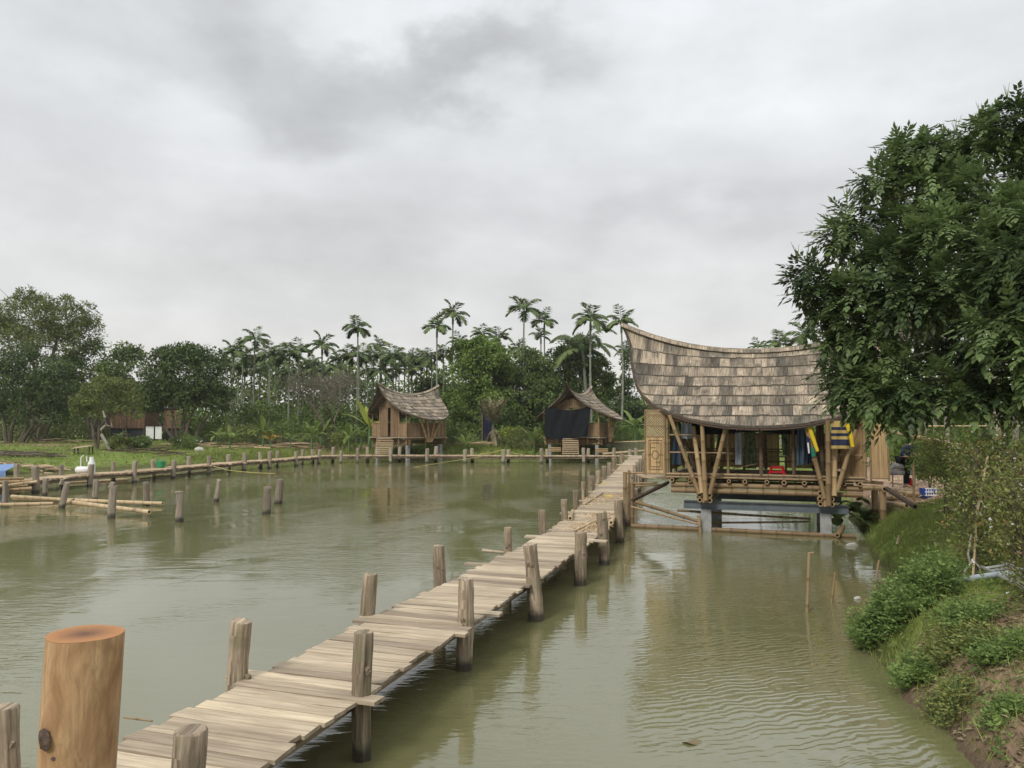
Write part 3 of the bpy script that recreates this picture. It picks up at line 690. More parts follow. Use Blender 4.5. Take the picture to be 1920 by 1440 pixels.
# ------------------------------------------------------------------ saddle-roofed bamboo houses
XT = [(0, 1.0), (.05, .95), (.12, .926), (.25, .91), (.37, .88), (.5, .845), (.62, .79), (.75, .70), (.83, .60), (.90, .465), (.95, .335), (.98, .215), (1.0, 0.0)]
def xt(t):
    for (a, x), (b, y) in zip(XT, XT[1:]):
        if t <= b: return x+(y-x)*(t-a)/(b-a)
    return XT[-1][1]
def tmax(x):
    for (a, xa), (b, xb) in zip(XT, XT[1:]):
        if x >= xb: return a+(xa-x)/(xa-xb)*(b-a)
    return 1.0
class Saddle:
    def __init__(s, L, Wd, zr, ze, rise): s.L = L/2; s.W = Wd/2; s.zr = zr; s.ze = ze; s.rise = rise
    def pt(s, x, t, side, lift=0.0):
        """x in metres along ridge, t 0 ridge .. 1 eave, side +-1"""
        q = abs(x)/s.L
        z = s.zr-(s.zr-s.ze)*t + s.rise*(q**2.1)*(math.exp(-5.2*t)+.12*t)
        v = s.W*(.70*t+.30*t*t)
        return Vector((x, side*(v+.0), z+lift))
def saddle_roof(root, sd, rows=8, tile=.3, name='roof'):
    """one course per row; each course is a run of flattened-bamboo shingles, lapping the one below"""
    rf = MB()
    for side in (-1, 1):
        for r in range(rows):
            t0 = max(0, r/rows-.03); t1 = (r+1)/rows
            Lm = sd.L*max(xt(t0), xt(t1)); x = -Lm; ph = random.uniform(0, tile)
            tl = .6; run = 0
            while x < Lm:
                w = tile*random.uniform(.35, 1.3) if run else tile
                x2 = min(Lm, x+w); tl = min(1, max(.02, random.choice([.08, .25, .35, .5, .58, .65, .75, .92])+random.uniform(-.1, .1)))
                tlift = random.uniform(-.006, .012); trag = random.uniform(-.008, .008); m = max(1, int((x2-x)/.11)); o = random.random()*30
                for k in range(m):
                    xa = x+(x2-x)*k/m; xb = x+(x2-x)*(k+1)/m
                    # cut by the curved rake
                    def lim(xx, t): 
                        X_ = sd.L*xt(t); return max(-X_, min(X_, xx))
                    tq = min(1, max(.02, tl+random.uniform(-.16, .16))); rag0 = trag+random.uniform(-.004, .004)
                    rows_t = [t0, (t0+t1)/2, t1+rag0*.6]
                    lifts = [.010, .024, .055+tlift+random.uniform(-.002, .002)]
                    ta_, tb_ = tmax(min(1, abs(xa)/sd.L))+.004, tmax(min(1, abs(xb)/sd.L))+.004
                    if t0 >= max(ta_, tb_): continue
                    Pa = [sd.pt(xa, min(t, ta_), side, l) for t, l in zip(rows_t, lifts)]; Pb = [sd.pt(xb, min(t, tb_), side, l) for t, l in zip(rows_t, lifts)]
                    if (Pa[0]-Pb[0]).length < 1e-4 and (Pa[2]-Pb[2]).length < 1e-4: continue
                    for q in range(2):
                        v0 = rows_t[q]*sd.W*1.4; v1 = rows_t[q+1]*sd.W*1.4
                        A, B, Cc, D = Pa[q], Pb[q], Pb[q+1], Pa[q+1]
                        uv = [(o+xa, o+v0), (o+xb, o+v0), (o+xb, o+v1), (o+xa, o+v1)]
                        if side < 0: rf.quad(D, Cc, B, A, tq, uv[::-1])
                        else: rf.quad(A, B, Cc, D, tq, uv)
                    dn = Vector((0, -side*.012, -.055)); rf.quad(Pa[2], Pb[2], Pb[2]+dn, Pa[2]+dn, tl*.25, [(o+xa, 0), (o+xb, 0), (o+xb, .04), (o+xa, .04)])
                x = x2; run = 1
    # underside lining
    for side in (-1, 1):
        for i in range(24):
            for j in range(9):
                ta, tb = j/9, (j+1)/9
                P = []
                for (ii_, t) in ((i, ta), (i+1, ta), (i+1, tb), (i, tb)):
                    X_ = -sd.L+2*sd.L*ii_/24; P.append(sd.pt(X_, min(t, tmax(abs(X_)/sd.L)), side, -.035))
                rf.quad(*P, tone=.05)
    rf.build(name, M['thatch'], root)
    rg = MB(); pts = [sd.pt(-sd.L*1.012+2*sd.L*1.012*i/16, 0, 1, .03) for i in range(17)]
    for side in (-1, 1):
        for i in range(16):
            a, b = pts[i], pts[i+1]; q = Vector((0, side*.13, -.10)); tn = random.uniform(.5, .95); o = random.random()*9
            rg.quad(a+Vector((0, 0, .035)), b+Vector((0, 0, .035)), b+q, a+q, tn, [(o, 0), (o+.4, 0), (o+.4, .2), (o, .2)])
            rg.quad(a+q, b+q, b+q*.9-Vector((0, 0, .03)), a+q*.9-Vector((0, 0, .03)), .2)
    rg.tube(pts, .035, 6, .7)
    rg.build('ridge_cap', M['thatch'], root)
    for e in (-1, 1):
        bg = MB()
        for side in (-1, 1):
            for lf, r_, dx in ((-.02, .022, 0), (-.06, .024, .02)):
                bg.tube([sd.pt(e*(sd.L*xt(t)+dx), t, side, lf) for t in [0, .06, .12, .2, .3, .4, .5, .6, .68, .75, .81, .86, .90, .93, .95, .965, .98, .987, .994, 1]], r_, 6, .3)
            # purlin ends
        bg.build('bargeboard', M['darkwood'], root)
def rafters(root, sd, n=7, name='rafter'):
    mb = MB()
    for i in range(n):
        x = -sd.L*.75+2*sd.L*.75*i/(n-1)
        for side in (-1, 1): mb.tube([sd.pt(x, t, side, -.10) for t in (0, .2, .4, .6, .8 if abs(x) < sd.L*.6 else .7)], .035, 6, .3)
    for t in (.25, .5, .72):
        for side in (-1, 1):
            X_ = sd.L*xt(t)*.97; mb.tube([sd.pt(-X_+2*X_*k/8, t, side, -.075) for k in range(9)], .03, 6, .3)
    mb.build(name, M['bamboo'], root)
def panel(mb, a, b, z0, z1, th=.03, strip=.07, tone=.6, slant=None):
    """flattened-bamboo panel standing between plan points a and b"""
    a = Vector(a); b = Vector(b); L = (b-a).length; d = (b-a)/L; n = max(1, int(L/strip))
    nr = Vector((-d.y, d.x, 0))
    for i in range(n):
        p0 = a+d*(L*i/n); p1 = a+d*(L*(i+1)/n-.004); t = tone*random.uniform(.65, 1.25); e = random.uniform(-.003, .003)
        o = random.random()*20; w = L/n
        zt0 = z1 if slant is None else z1+slant*(i/n); q = nr*(th/2+e)
        c = [p0-q, p1-q, p1+q, p0+q]
        lo = [Vector((v.x, v.y, z0)) for v in c]; hi = [Vector((v.x, v.y, zt0)) for v in c]
        for k in range(4):
            k2 = (k+1) % 4; ww = w if k % 2 == 0 else th
            mb.quad(lo[k], lo[k2], hi[k2], hi[k], t, [(o, o), (o, o+ww), (o+(z1-z0), o+ww), (o+(z1-z0), o)])
        mb.quad(hi[0], hi[1], hi[2], hi[3], t)
# ------------------------------------------------------------------ main bungalow
HR = R(-20); HX, HY = 7.2, 22.1
house = thing('stilt_bungalow', 'large open bamboo bungalow on concrete stilts with a swooping shingled saddle roof, nearest building', 'bungalow', (HX, HY, 0), HR)
HM = rootM(house); HMi = HM.inverted()
def hp(px, py, yl):
    """point of the picture ray on the bungalow's own plane local-y = yl, in world space"""
    o = HMi @ Vector((0, 0, CAMZ)); d = HMi.to_3x3() @ ray(px, py); t = (yl-o.y)/d.y
    return HM @ (o+d*t)
def lw(x, y, z): return HM @ Vector((x, y, z))
_MB = MB
class LB(_MB):
    """mesh written in the bungalow's local frame"""
    def build(s, name, mat, parent=None, smooth=False, kind=None):
        s.v = [tuple(HM @ Vector(v)) for v in s.v]; return _MB.build(s, name, mat, parent, smooth, kind)
def ll(px, py, yl): return HMi @ hp(px, py, yl)
sd = Saddle(8.05, 4.9, 5.02, 2.80, .92)
# roof helpers write local coordinates: wrap MB for the time being
MB = LB
saddle_roof(house, sd, 8, .34); rafters(house, sd, 9)
FZ = 1.50; YF = -1.75; YB = 1.75
xl, xr = ll(1250, 890, YF).x, ll(1622, 900, YF).x
# deck floor
mb = MB(); k = 17
for i in range(k):
    y = YF+(YB-YF)*(i+.5)/k; mb.box(((xl+xr)/2, y, FZ-.02-random.uniform(0, .006)), (xr-xl+.02*random.random(), (YB-YF)/k-.01, .035), None, random.uniform(.25, .6))
mb.build('floor', M['plank'], house)
mb = MB()
mb.bamboo((xl, YF-.03, FZ+.03), (xr, YF-.03, FZ+.03), .035, .6); mb.bamboo((xl, YF-.04, FZ-.05), (xr, YF-.04, FZ-.05), .03, .5)
mb.build('floor_edge', M['bamboo'], house)
for px in (1261, 1294, 1367, 1397, 1438, 1470, 1508, 1582, 1612):
    x = ll(px, 902, YF).x; mb = MB(); mb.bamboo((x, YF-.10, FZ-.13), (x, YB+.1, FZ-.13), random.uniform(.050, .066), .5, n=12); mb.build('joist', M['bamboo'], house, smooth=True)
for (z, y) in ((FZ-.26, YF+.05), (FZ-.41, YF+.02), (FZ-.26, YF+.35), (FZ-.28, YB-.2), (FZ-.42, YB-.2)):
    mb = MB(); mb.bamboo((xl+.12, y, z), (xr-.05, y, z), .075, .42, n=10, bend=.002); mb.build('bearer', M['bamboo'], house, smooth=True)
# concrete stilts and steel beams
cl, crx = ll(1325, 975, YF+.15).x, ll(1548, 975, YF+.15).x
for (x, y) in ((cl, YF+.15), (crx, YF+.15), (cl, YB-.3), (crx, YB-.3)):
    mb = MB(); mb.box((x, y, -.22), (.27, .27, 1.62), Matrix.Rotation(R(90), 3, 'Y') if 0 else None, .5); mb.build('stilt', M['concrete'], house)
for y, mt in ((YF+.15, 'steel'), (YB-.3, 'steel')):
    mb = MB(); a, b = ll(1281, 945, YF).x, ll(1592, 955, YF).x; zc = .70
    mb.box(((a+b)/2, y, zc+.10), (b-a, .16, .015)); mb.box(((a+b)/2, y, zc-.10), (b-a, .16, .015)); mb.box(((a+b)/2, y, zc), (b-a, .02, .185))
    mb.build('steel_beam', M[mt], house)
# bundled bamboo cross beams on the steel, six culm ends each side
for x in (cl, crx):
    for dx in (-.135, .135):
        for kz in range(3):
            mb = MB(); z = .86+kz*.135; mb.bamboo((x+dx+random.uniform(-.01, .01), YF-.28+random.uniform(-.04, .04), z), (x+dx, YB+.2, z), .066, .5, n=12, bend=.003); mb.build('cross_beam', M['bamboo'], house, smooth=True)
    mb = MB(); mb.bamboo((x, YF-.22, .80), (x, YF-.22, 1.30), .07, .62, n=12); mb.build('king_stub', M['bamboo'], house, smooth=True)
# fan struts
def strut(px0, py0, y0, px1, py1, y1, r, tone=.6, mat='bamboo'):
    mb = MB(); mb.bamboo(ll(px0, py0, y0), ll(px1, py1, y1), r, tone, n=10, seg=.45, bend=.008); mb.build('strut', M[mat], house, smooth=True)
strut(1311, 926, -2.02, 1255, 778, -2.0, .06, .5); strut(1317, 925, -2.05, 1300, 800, -1.5, .07, .85)
strut(1323, 938, -2.1, 1316, 790, -2.2, .066, .62); strut(1331, 926, -2.02, 1362, 795, -2.2, .066, .55)
strut(1303, 880, -1.2, 1268, 780, -1.2, .055, .25, 'darkwood'); strut(1340, 870, -1.0, 1352, 800, -1.0, .05, .2, 'darkwood')
strut(1547, 934, -2.02, 1509, 792, -2.2, .064, .5); strut(1554, 948, -2.1, 1552, 788, -2.25, .07, .38)
strut(1563, 930, -2.05, 1566, 795, -1.7, .085, .9); strut(1570, 920, -2.02, 1604, 805, -2.0, .06, .62)
for (a, b) in (((cl-.1, YB+.1, 1.2), (cl-1.2, YB+.3, 3.4)), ((cl, YB+.1, 1.2), (cl+.7, YB+.3, 3.2)), ((crx, YB+.1, 1.2), (crx-1.0, YB+.3, 3.2)), ((crx+.1, YB+.1, 1.2), (crx+.9, YB+.3, 3.4))):
    mb = MB(); mb.bamboo(a, b, .06, .4); mb.build('strut', M['bamboo'], house, smooth=True)
# upright posts of the deck and its plates
for (px, r, y, mt, tn) in ((1251, .05, YF, 'bamboo', .5), (1258, .035, YF+.25, 'darkwood', .3), (1365, .042, YF, 'bamboo', .35), (1427, .06, YF, 'darkwood', .75), (1488, .05, YF, 'darkwood', .6), (1541, .07, YF+.2, 'darkwood', .5), (1621, .05, YF, 'bamboo', .6), (1600, .03, YF+.6, 'darkwood', .5), (1607, .03, YF+.6, 'darkwood', .8)):
    x = ll(px, 850, y).x; mb = MB(); zt = 3.2; mb.bamboo((x, y, FZ), (x, y, zt), r, tn, bend=.004); mb.build('post', M[mt], house, smooth=True)
for (x, r) in ((xl, .05), ((xl+xr)/2, .05), (xr, .05), (-1.6, .04), (1.5, .04)):
    mb = MB(); mb.bamboo((x, YB, FZ), (x, YB, 3.3), r, .4, bend=.004); mb.build('post', M['bamboo'], house, smooth=True)
    if abs(x) > 1: 
        mb = MB(); mb.bamboo((x, 0, FZ), (x, 0, 4.6), r, .3, bend=.004); mb.build('post', M['bamboo'], house, smooth=True)
mb = MB()
for (y, z, r) in ((-1.7, 3.02, .06), (1.7, 3.02, .06), (-.9, 3.35, .05)): mb.bamboo((xl, y, z), (xr, y, z), r, .3)
mb.build('wall_plate', M['bamboo'], house, smooth=True)
# lattice door leaf on the left, plain leaf on the right
def leaf_door(pxa, pxb, ztop, lattice, y=YF-.06):
    a = ll(pxa, 830, y).x; b = ll(pxb, 830, y).x; z0 = FZ+.03; w = b-a
    zm = z0+1.02 if lattice else ztop
    dr = MB(); fr = .03
    for x in (a+fr, b-fr): dr.bamboo((x, y, z0-.06), (x, y, ztop+.02), fr*.8, .45, bend=0)
    for z in ([z0, zm]+([zm+.30, zm+.60, ztop] if lattice else [])): dr.box(((a+b)/2, y, z), (w-fr*2, .035, .035), None, .5)
    d = dr.build('door_leaf', M['bamboo'], house)
    pn = MB(); panel(pn, (a+fr*1.8, y, 0), (b-fr*1.8, y, 0), z0+.02, zm-.02, .014, .045, .72 if lattice else .62)
    pn.build('door_panel', M['weave'], d)
    if lattice:
        lt = MB()
        for kz in range(3):
            c0 = zm+.02+.30*kz; h = .26 if kz < 2 else ztop-c0-.02
            if h < .08: continue
            wd = w-4*fr; n = 7
            for s_ in (1, -1):
                for i in range(-5, 8):
                    # clipped diagonals
                    x0 = i*wd/n*1.0; pts = []
                    for (u, v) in ((x0, 0), (x0+h, h)):
                        pts.append((u, v))
                    (u0, v0), (u1, v1) = pts
                    if u0 < 0: v0 -= u0; u0 = 0
                    if u1 > wd: v1 -= (u1-wd); u1 = wd
                    if v1 <= v0+.01: continue
                    if s_ < 0: u0, u1 = wd-u0, wd-u1
                    lt.beam((a+2*fr+u0, y+.006*s_, c0+v0), (a+2*fr+u1, y+.006*s_, c0+v1), .010, .017, .75)
        lt.build('lattice', M['bamboofresh'], d)
        og = MB(); yy = y-.017; x0, x1 = a+.13, b-.12; za, zb = z0+.12, zm-.10
        def ln(p, q): og.beam((p[0], yy, p[1]), (q[0], yy, q[1]), .008, .012, .2, up=(0, 1, 0))
        for q in (0, .045):
            ln((x0+q, za+q*1.6), (x1-q, za+q*1.6)); ln((x0+q, zb-q*1.6), (x1-q, zb-q*1.6)); ln((x0+q, za+q*1.6), (x0+q, zb-q*1.6)); ln((x1-q, za+q*1.6), (x1-q, zb-q*1.6))
        xm, zc = (x0+x1)/2, (za+zb)/2; r_ = .095
        P8 = [(xm+r_*math.cos(R(45*k+22)), zc+r_*1.25*math.sin(R(45*k+22))) for k in range(8)]
        for k in range(8): ln(P8[k], P8[(k+1) % 8])
        ln((x0-.04, zc), (xm-r_, zc)); ln((xm+r_, zc), (x1+.04, zc)); ln((x0+.05, zc+.2), (xm, zc+.2)); ln((xm, zc-.2), (x1-.05, zc-.2))
        og.build('carved_pattern', M['darkwood'], d)
leaf_door(1208, 1249, 3.28, True); leaf_door(1629, 1668, 2.92, False)
pm = MB(); a = ll(1622, 830, YF).x
panel(pm, (a-.55, YF+.5, 0), (a-.05, YF+.1, 0), FZ+.05, 2.9, .02, .07, .35); pm.build('side_panel', M['weave'], house)
# back and end walls: low panels with gaps above and between
mb = MB()
for (a, b, z1) in ((-2.35, -1.5, 2.62), (-1.42, -.42, 2.6), (-.30, .42, 2.62), (.60, 1.35, 2.6), (1.5, 2.4, 2.6)):
    panel(mb, (a, YB+.02, 0), (b, YB+.02, 0), FZ+.06, z1, .02, .075, .95)
mb.build('back_wall_panel', M['weave'], house)
mb = MB()
for z in (FZ+.24, FZ+.55, FZ+.62, 2.6): mb.bamboo((xl, YB-.03, z), (xr, YB-.03, z), .024, .55)
mb.build('back_wall_rail', M['bamboo'], house)
for x in (xl, xr): mb = MB(); panel(mb, (x, YF+.9, 0), (x, YB, 0), FZ+.1, 2.55, .02, .08, .45); mb.build('end_wall_panel', M['weave'], house)
# gable screens high up in the ends
for s_ in (-1, 1):
    mb = MB(); xx = s_*2.9
    for i in range(16):
        y = -1.4+2.8*i/15; h = 3.0+(1.75-abs(y)*1.12); mb.box((xx, y, (3.0+h)/2), (.02, .17, max(.06, h-3.0)), None, random.uniform(.3, .6))
    mb.build('gable_screen', M['weave'], house)
for (p0, p1, z) in ((1251, 1302, 2.98-.38), (1251, 1315, FZ+.62), (1302, 1372, FZ+.62), (1574, 1621, FZ+.60)):
    mb = MB(); mb.bamboo((ll(p0, 850, YF+.05).x, YF+.05, z), (ll(p1, 850, YF+.05).x, YF+.05, z), .022, .65); mb.build('rail', M['bamboo'], house)
# bench slats inside
mb = MB()
for i in range(5): mb.box((-.1, 1.1+.09*i, FZ+.42), (3.6, .075, .025), None, .55)
for x in (-1.8, -.6, .6, 1.6): mb.box((x, 1.3, FZ+.21), (.06, .4, .40), None, .4)
mb.build('bench', M['weave'], house)

# things in and around the bungalow --------------------------------------------
def cloth(name, label, mat, pa, pb, z0, z1, yl, flare=0.0, wave=.03, n=10, m=8, group=None, cat='cloth', bands=None, hem=0.0, th=.012):
    xa, xb = ll(pa, 830, yl).x, ll(pb, 830, yl).x; mats = bands or [mat]; obs = []; o0 = random.uniform(0, 6)
    def P(u, v):
        xc = (xa+xb)/2; w = (xb-xa)*(1+flare*v); return Vector((xc+(u-.5)*w, yl+wave*math.sin(u*11+o0+v*1.5)*(.4+v)+.01*math.sin(v*9+u*5), z1+(z0-z1+hem*math.sin(u*6+o0))*v))
    rt = None
    if bands: rt = thing(name, label, cat, tuple(lw((xa+xb)/2, yl, z0)), HR, group)
    for bi, mt in enumerate(mats):
        b = MB(); v0, v1 = bi/len(mats), (bi+1)/len(mats)
        for i in range(n):
            for j in range(m):
                u0, u1 = i/n, (i+1)/n; a, c = v0+(v1-v0)*j/m, v0+(v1-v0)*(j+1)/m
                q = [P(u0, c), P(u1, c), P(u1, a), P(u0, a)]; b.quad(*q); b.quad(*[p+Vector((0, th, 0)) for p in q[::-1]])
        for j in range(m):
            a, c = v0+(v1-v0)*j/m, v0+(v1-v0)*(j+1)/m
            for u in (0, 1): b.quad(P(u, a), P(u, c), P(u, c)+Vector((0, th, 0)), P(u, a)+Vector((0, th, 0)))
        o = b.build(name if rt is None else 'cloth_band', M[mt], rt, smooth=True)
        if rt is None: tagp(o, label, cat, group)
    return rt
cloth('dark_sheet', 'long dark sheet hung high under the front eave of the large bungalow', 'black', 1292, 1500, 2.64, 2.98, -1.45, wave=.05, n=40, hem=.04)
cloth('hanging_cloth', 'slim light grey trouser leg hanging just left of the middle of the large bungalow', 'greycloth', 1379, 1390, 1.80, 2.85, -1.5, flare=.25, cat='clothes', group='clothes hung in the bungalow')
cloth('hanging_cloth', 'dark green patterned cloth hanging to the floor right of the light grey trousers', 'camo', 1396, 1417, 1.68, 2.85, -1.1, cat='clothes', group='clothes hung in the bungalow')
cloth('hanging_cloth', 'dark green patterned cloth bunched above the red stool', 'camo', 1464, 1483, 2.05, 2.85, -1.2, flare=-.35, cat='clothes', group='clothes hung in the bungalow')
cloth('hanging_cloth', 'blue grey work trousers hanging beside the yellow sleeved shirt', 'bluegrey', 1494, 1509, 1.83, 2.85, -1.75, flare=.12, wave=.05, cat='clothes', group='clothes hung in the bungalow')
cloth('hanging_cloth', 'navy garment hanging behind the yellow sleeved shirt', 'navy', 1506, 1521, 1.88, 2.85, -1.7, wave=.05, cat='clothes', group='clothes hung in the bungalow')
cloth('hanging_cloth', 'pale blue crumpled shirt hanging at the left end under the eave', 'greycloth', 1279, 1297, 2.50, 2.92, -1.6, flare=.3, wave=.06, cat='clothes', group='clothes hung in the bungalow')
cloth('hanging_cloth', 'blue cloth hanging behind the left fan of bamboo struts', 'bluegrey', 1262, 1272, 1.75, 2.6, -1.1, flare=1.2, wave=.04, cat='clothes', group='clothes hung in the bungalow')
jr = cloth('striped_jersey', 'mustard and navy striped jersey with yellow sleeve hanging at the right of the bungalow', None, 1560, 1590, 2.28, 2.98, -2.2, flare=.12, wave=.02, n=10, m=2, cat='jersey', bands=['mustard', 'mustard', 'navy', 'mustard', 'navy', 'mustard', 'navy', 'navy', 'mustard'])
mb = MB(); a = ll(1588, 795, -2.24); b = ll(1598, 834, -2.24); mb.tube([a, a.lerp(b, .5)+Vector((.02, 0, 0)), b], [.05, .055, .045], 8, .5); mb.tube([b, b+Vector((.012, 0, -.05))], [.047, .045], 8, .5); mb.build('sleeve', M['yellowc'], jr, smooth=True)
sh = thing('yellow_shirt', 'navy and green shirt with a long bright yellow sleeve hanging left of the striped jersey', 'shirt', tuple(lw(ll(1523, 830, -2.2).x, -2.2, 2.1)), HR)
mb = MB(); a = ll(1516, 798, -2.22); b = ll(1533, 846, -2.22); mb.tube([a, a.lerp(b, .4), b], [.055, .055, .042], 8, .5); mb.build('sleeve', M['yellowc'], sh, smooth=True)
mb = MB(); a = ll(1514, 800, -2.16); b = ll(1518, 850, -2.16); mb.tube([a, a.lerp(b, .5), b], [.03, .07, .055], 8, .5); mb.build('body', M['navy'], sh, smooth=True)
mb = MB(); a = ll(1524, 838, -2.17); b = ll(1526, 856, -2.17); mb.tube([a, b], [.07, .06], 8, .5); mb.build('hem', M['greenc'], sh, smooth=True)
mb = MB(); a = ll(1515, 830, -2.24); b = ll(1517, 850, -2.24); mb.tube([a, b], [.022, .02], 6, .5); mb.build('trim', M['white'], sh)
# red plastic stool
c = ll(1457, 882, -1.35); st = thing('plastic_stool', 'small square red plastic stool with cut-out sides standing on the bungalow floor', 'stool', tuple(HM @ Vector((c.x, -1.35, FZ))), HR)
mb = MB(); w = .17; h = .27
mb.box((c.x, -1.35, FZ+h), (w*1.7, w*1.7, .02)); mb.build('seat', M['red'], st)
for sx_ in (-1, 1):
    for sy_ in (-1, 1):
        mb = MB(); mb.beam((c.x+sx_*w*.8, -1.35+sy_*w*.8, FZ+h-.012), (c.x+sx_*w*1.15, -1.35+sy_*w*1.15, FZ+.005), .05, .05); mb.build('leg', M['red'], st)
mb = MB()
for sx_ in (-1, 1):
    for z, e in ((FZ+h-.04, .84), (FZ+h*.45, .98)):
        mb.box((c.x+sx_*w*e, -1.35, z), (.012, w*1.6, .045)); mb.box((c.x, -1.35+sx_*w*e, z), (w*1.6, .012, .045))
mb.build('apron', M['red'], st)
def tw(name, label, cat, a, b, r, mat='bamboo', tone=.55, group=None, **k):
    m_ = _MB(); m_.bamboo(a, b, r, tone, **k); return tagp(m_.build(name, M[mat], None, smooth=True), label, cat, group)
mb = MB(); mb.bamboo(ll(1374, 878, -1.2), ll(1418, 870, -1.2), .02, .5); tagp(mb.build('bamboo_stick', M['bamboofresh'], None), 'thin stick lying aslant on the bungalow floor under the light grey trousers', 'stick')
MB = _MB
# bamboo floats at the foot of the house
tw('floating_pole', 'long bamboo pole floating across the full front of the bungalow stilts', 'bamboo pole', G(1184, 986, .04), G(1606, 1006, .04), .068, tone=.3, group='bamboo poles in the water by the bungalow', bend=.004, n=10)
tw('floating_pole', 'bamboo pole behind the left stilt sloping down to the right under the steel beam', 'bamboo pole', hp(1270, 957, -1.2), hp(1520, 973, -1.2), .035, tone=.4, group='bamboo poles in the water by the bungalow')
tw('floating_pole', 'thin bamboo pole low between the two front stilts', 'bamboo pole', hp(1336, 980, -.9), hp(1518, 978, -.9), .03, tone=.6, group='bamboo poles in the water by the bungalow')
tw('slanting_pole', 'upper of two poles slanting down from the boardwalk to the left stilt', 'bamboo pole', AT(1192, 941, 22.0), AT(1314, 979, 21.2), .05, tone=.35, group='slanting poles left of the bungalow')
tw('slanting_pole', 'lower thin pole slanting down from the boardwalk to the left stilt', 'bamboo pole', AT(1183, 950, 22.0), AT(1308, 983, 21.0), .028, tone=.6, group='slanting poles left of the bungalow')
tw('cross_pole', 'short bamboo stub tied upright to the floating pole beside the left stilt', 'bamboo pole', AT(1310, 968, 20.9), AT(1314, 1004, 20.9), .05, tone=.7)
tw('cross_pole', 'stub of bamboo lying over the right end of the floating pole', 'bamboo pole', AT(1580, 988, 20.2), AT(1570, 1004, 19.6), .07, tone=.5)
# side stair / gangway to the bungalow on the left
gw = thing('bamboo_gangway', 'small bamboo gangway with railings joining the boardwalk to the left end of the bungalow', 'gangway', tuple(AT(1180, 940, 22.3)*1), 0)
mb = MB(); a = AT(1183, 938, 22.2); b = AT(1254, 904, 21.6)
for k in range(3): mb.bamboo(a+Vector((0, .12*k, -.03*k)), b+Vector((0, .12*k, -.03*k)), .05, .3)
mb.build('stringer', M['darkwood'], gw)
mb = MB()
for (x0, y0, x1, y1) in ((1176, 887, 1208, 887), (1178, 907, 1232, 905), (1178, 911, 1240, 909)):
    mb.bamboo(AT(x0, y0, 22.4), AT(x1, y1, 21.9), .028, .7)
mb.build('rail', M['bamboo'], gw)
for (x, y0, y1, r) in ((1172, 885, 986, .06), (1179, 882, 930, .035), (1185, 905, 960, .06)):
    mb = MB(); p = AT(x, y0, 22.2); mb.bamboo(p, (p.x, p.y, -.3), r, .45); mb.build('post', M['bamboo'], gw, smooth=True)
mb = MB(); a, b = AT(1205, 893, 22.4), AT(1255, 896, 21.8)
for k in range(6): mb.beam(a+Vector((.05, .22*k, -.02)), b+Vector((.05, .22*k, -.02)), .18, .03, random.uniform(.3, .8))
mb.build('landing_boards', M['planktan'], gw)
# right-hand platform between bungalow and bank
pf = thing('side_platform', 'low bamboo platform on round posts joining the right end of the bungalow to the bank', 'platform', tuple(AT(1660, 930, 20.0)), HR)
mb = MB()
for k in range(7): mb.bamboo(hp(1618, 903, -1.7+.2*k), hp(1656, 906, -1.7+.2*k), .045, random.uniform(.3, .8))
mb.build('deck', M['bamboo'], pf)
mb = MB(); mb.bamboo(hp(1615, 914, -1.75), hp(1660, 916, -1.75), .07, .5); mb.bamboo(hp(1659, 917, -1.95), hp(1659, 917, .2), .07, .6, n=12); mb.build('beam', M['bamboo'], pf)
for (px, y) in ((1655, -1.75), (1640, -.4)):
    p = hp(px, 920, y); mb = MB(); mb.bamboo(p, (p.x, p.y, hz(p.x, p.y)-.2), .085, .55, n=12); mb.build('post', M['bamboo'], pf, smooth=True)
tw('leaning_pole', 'dark bamboo pole sloping down from the side platform to the grassy bank', 'bamboo pole', AT(1662, 916, 19.4), G(1716, 950, 1.18), .06, 'darkwood', .5)

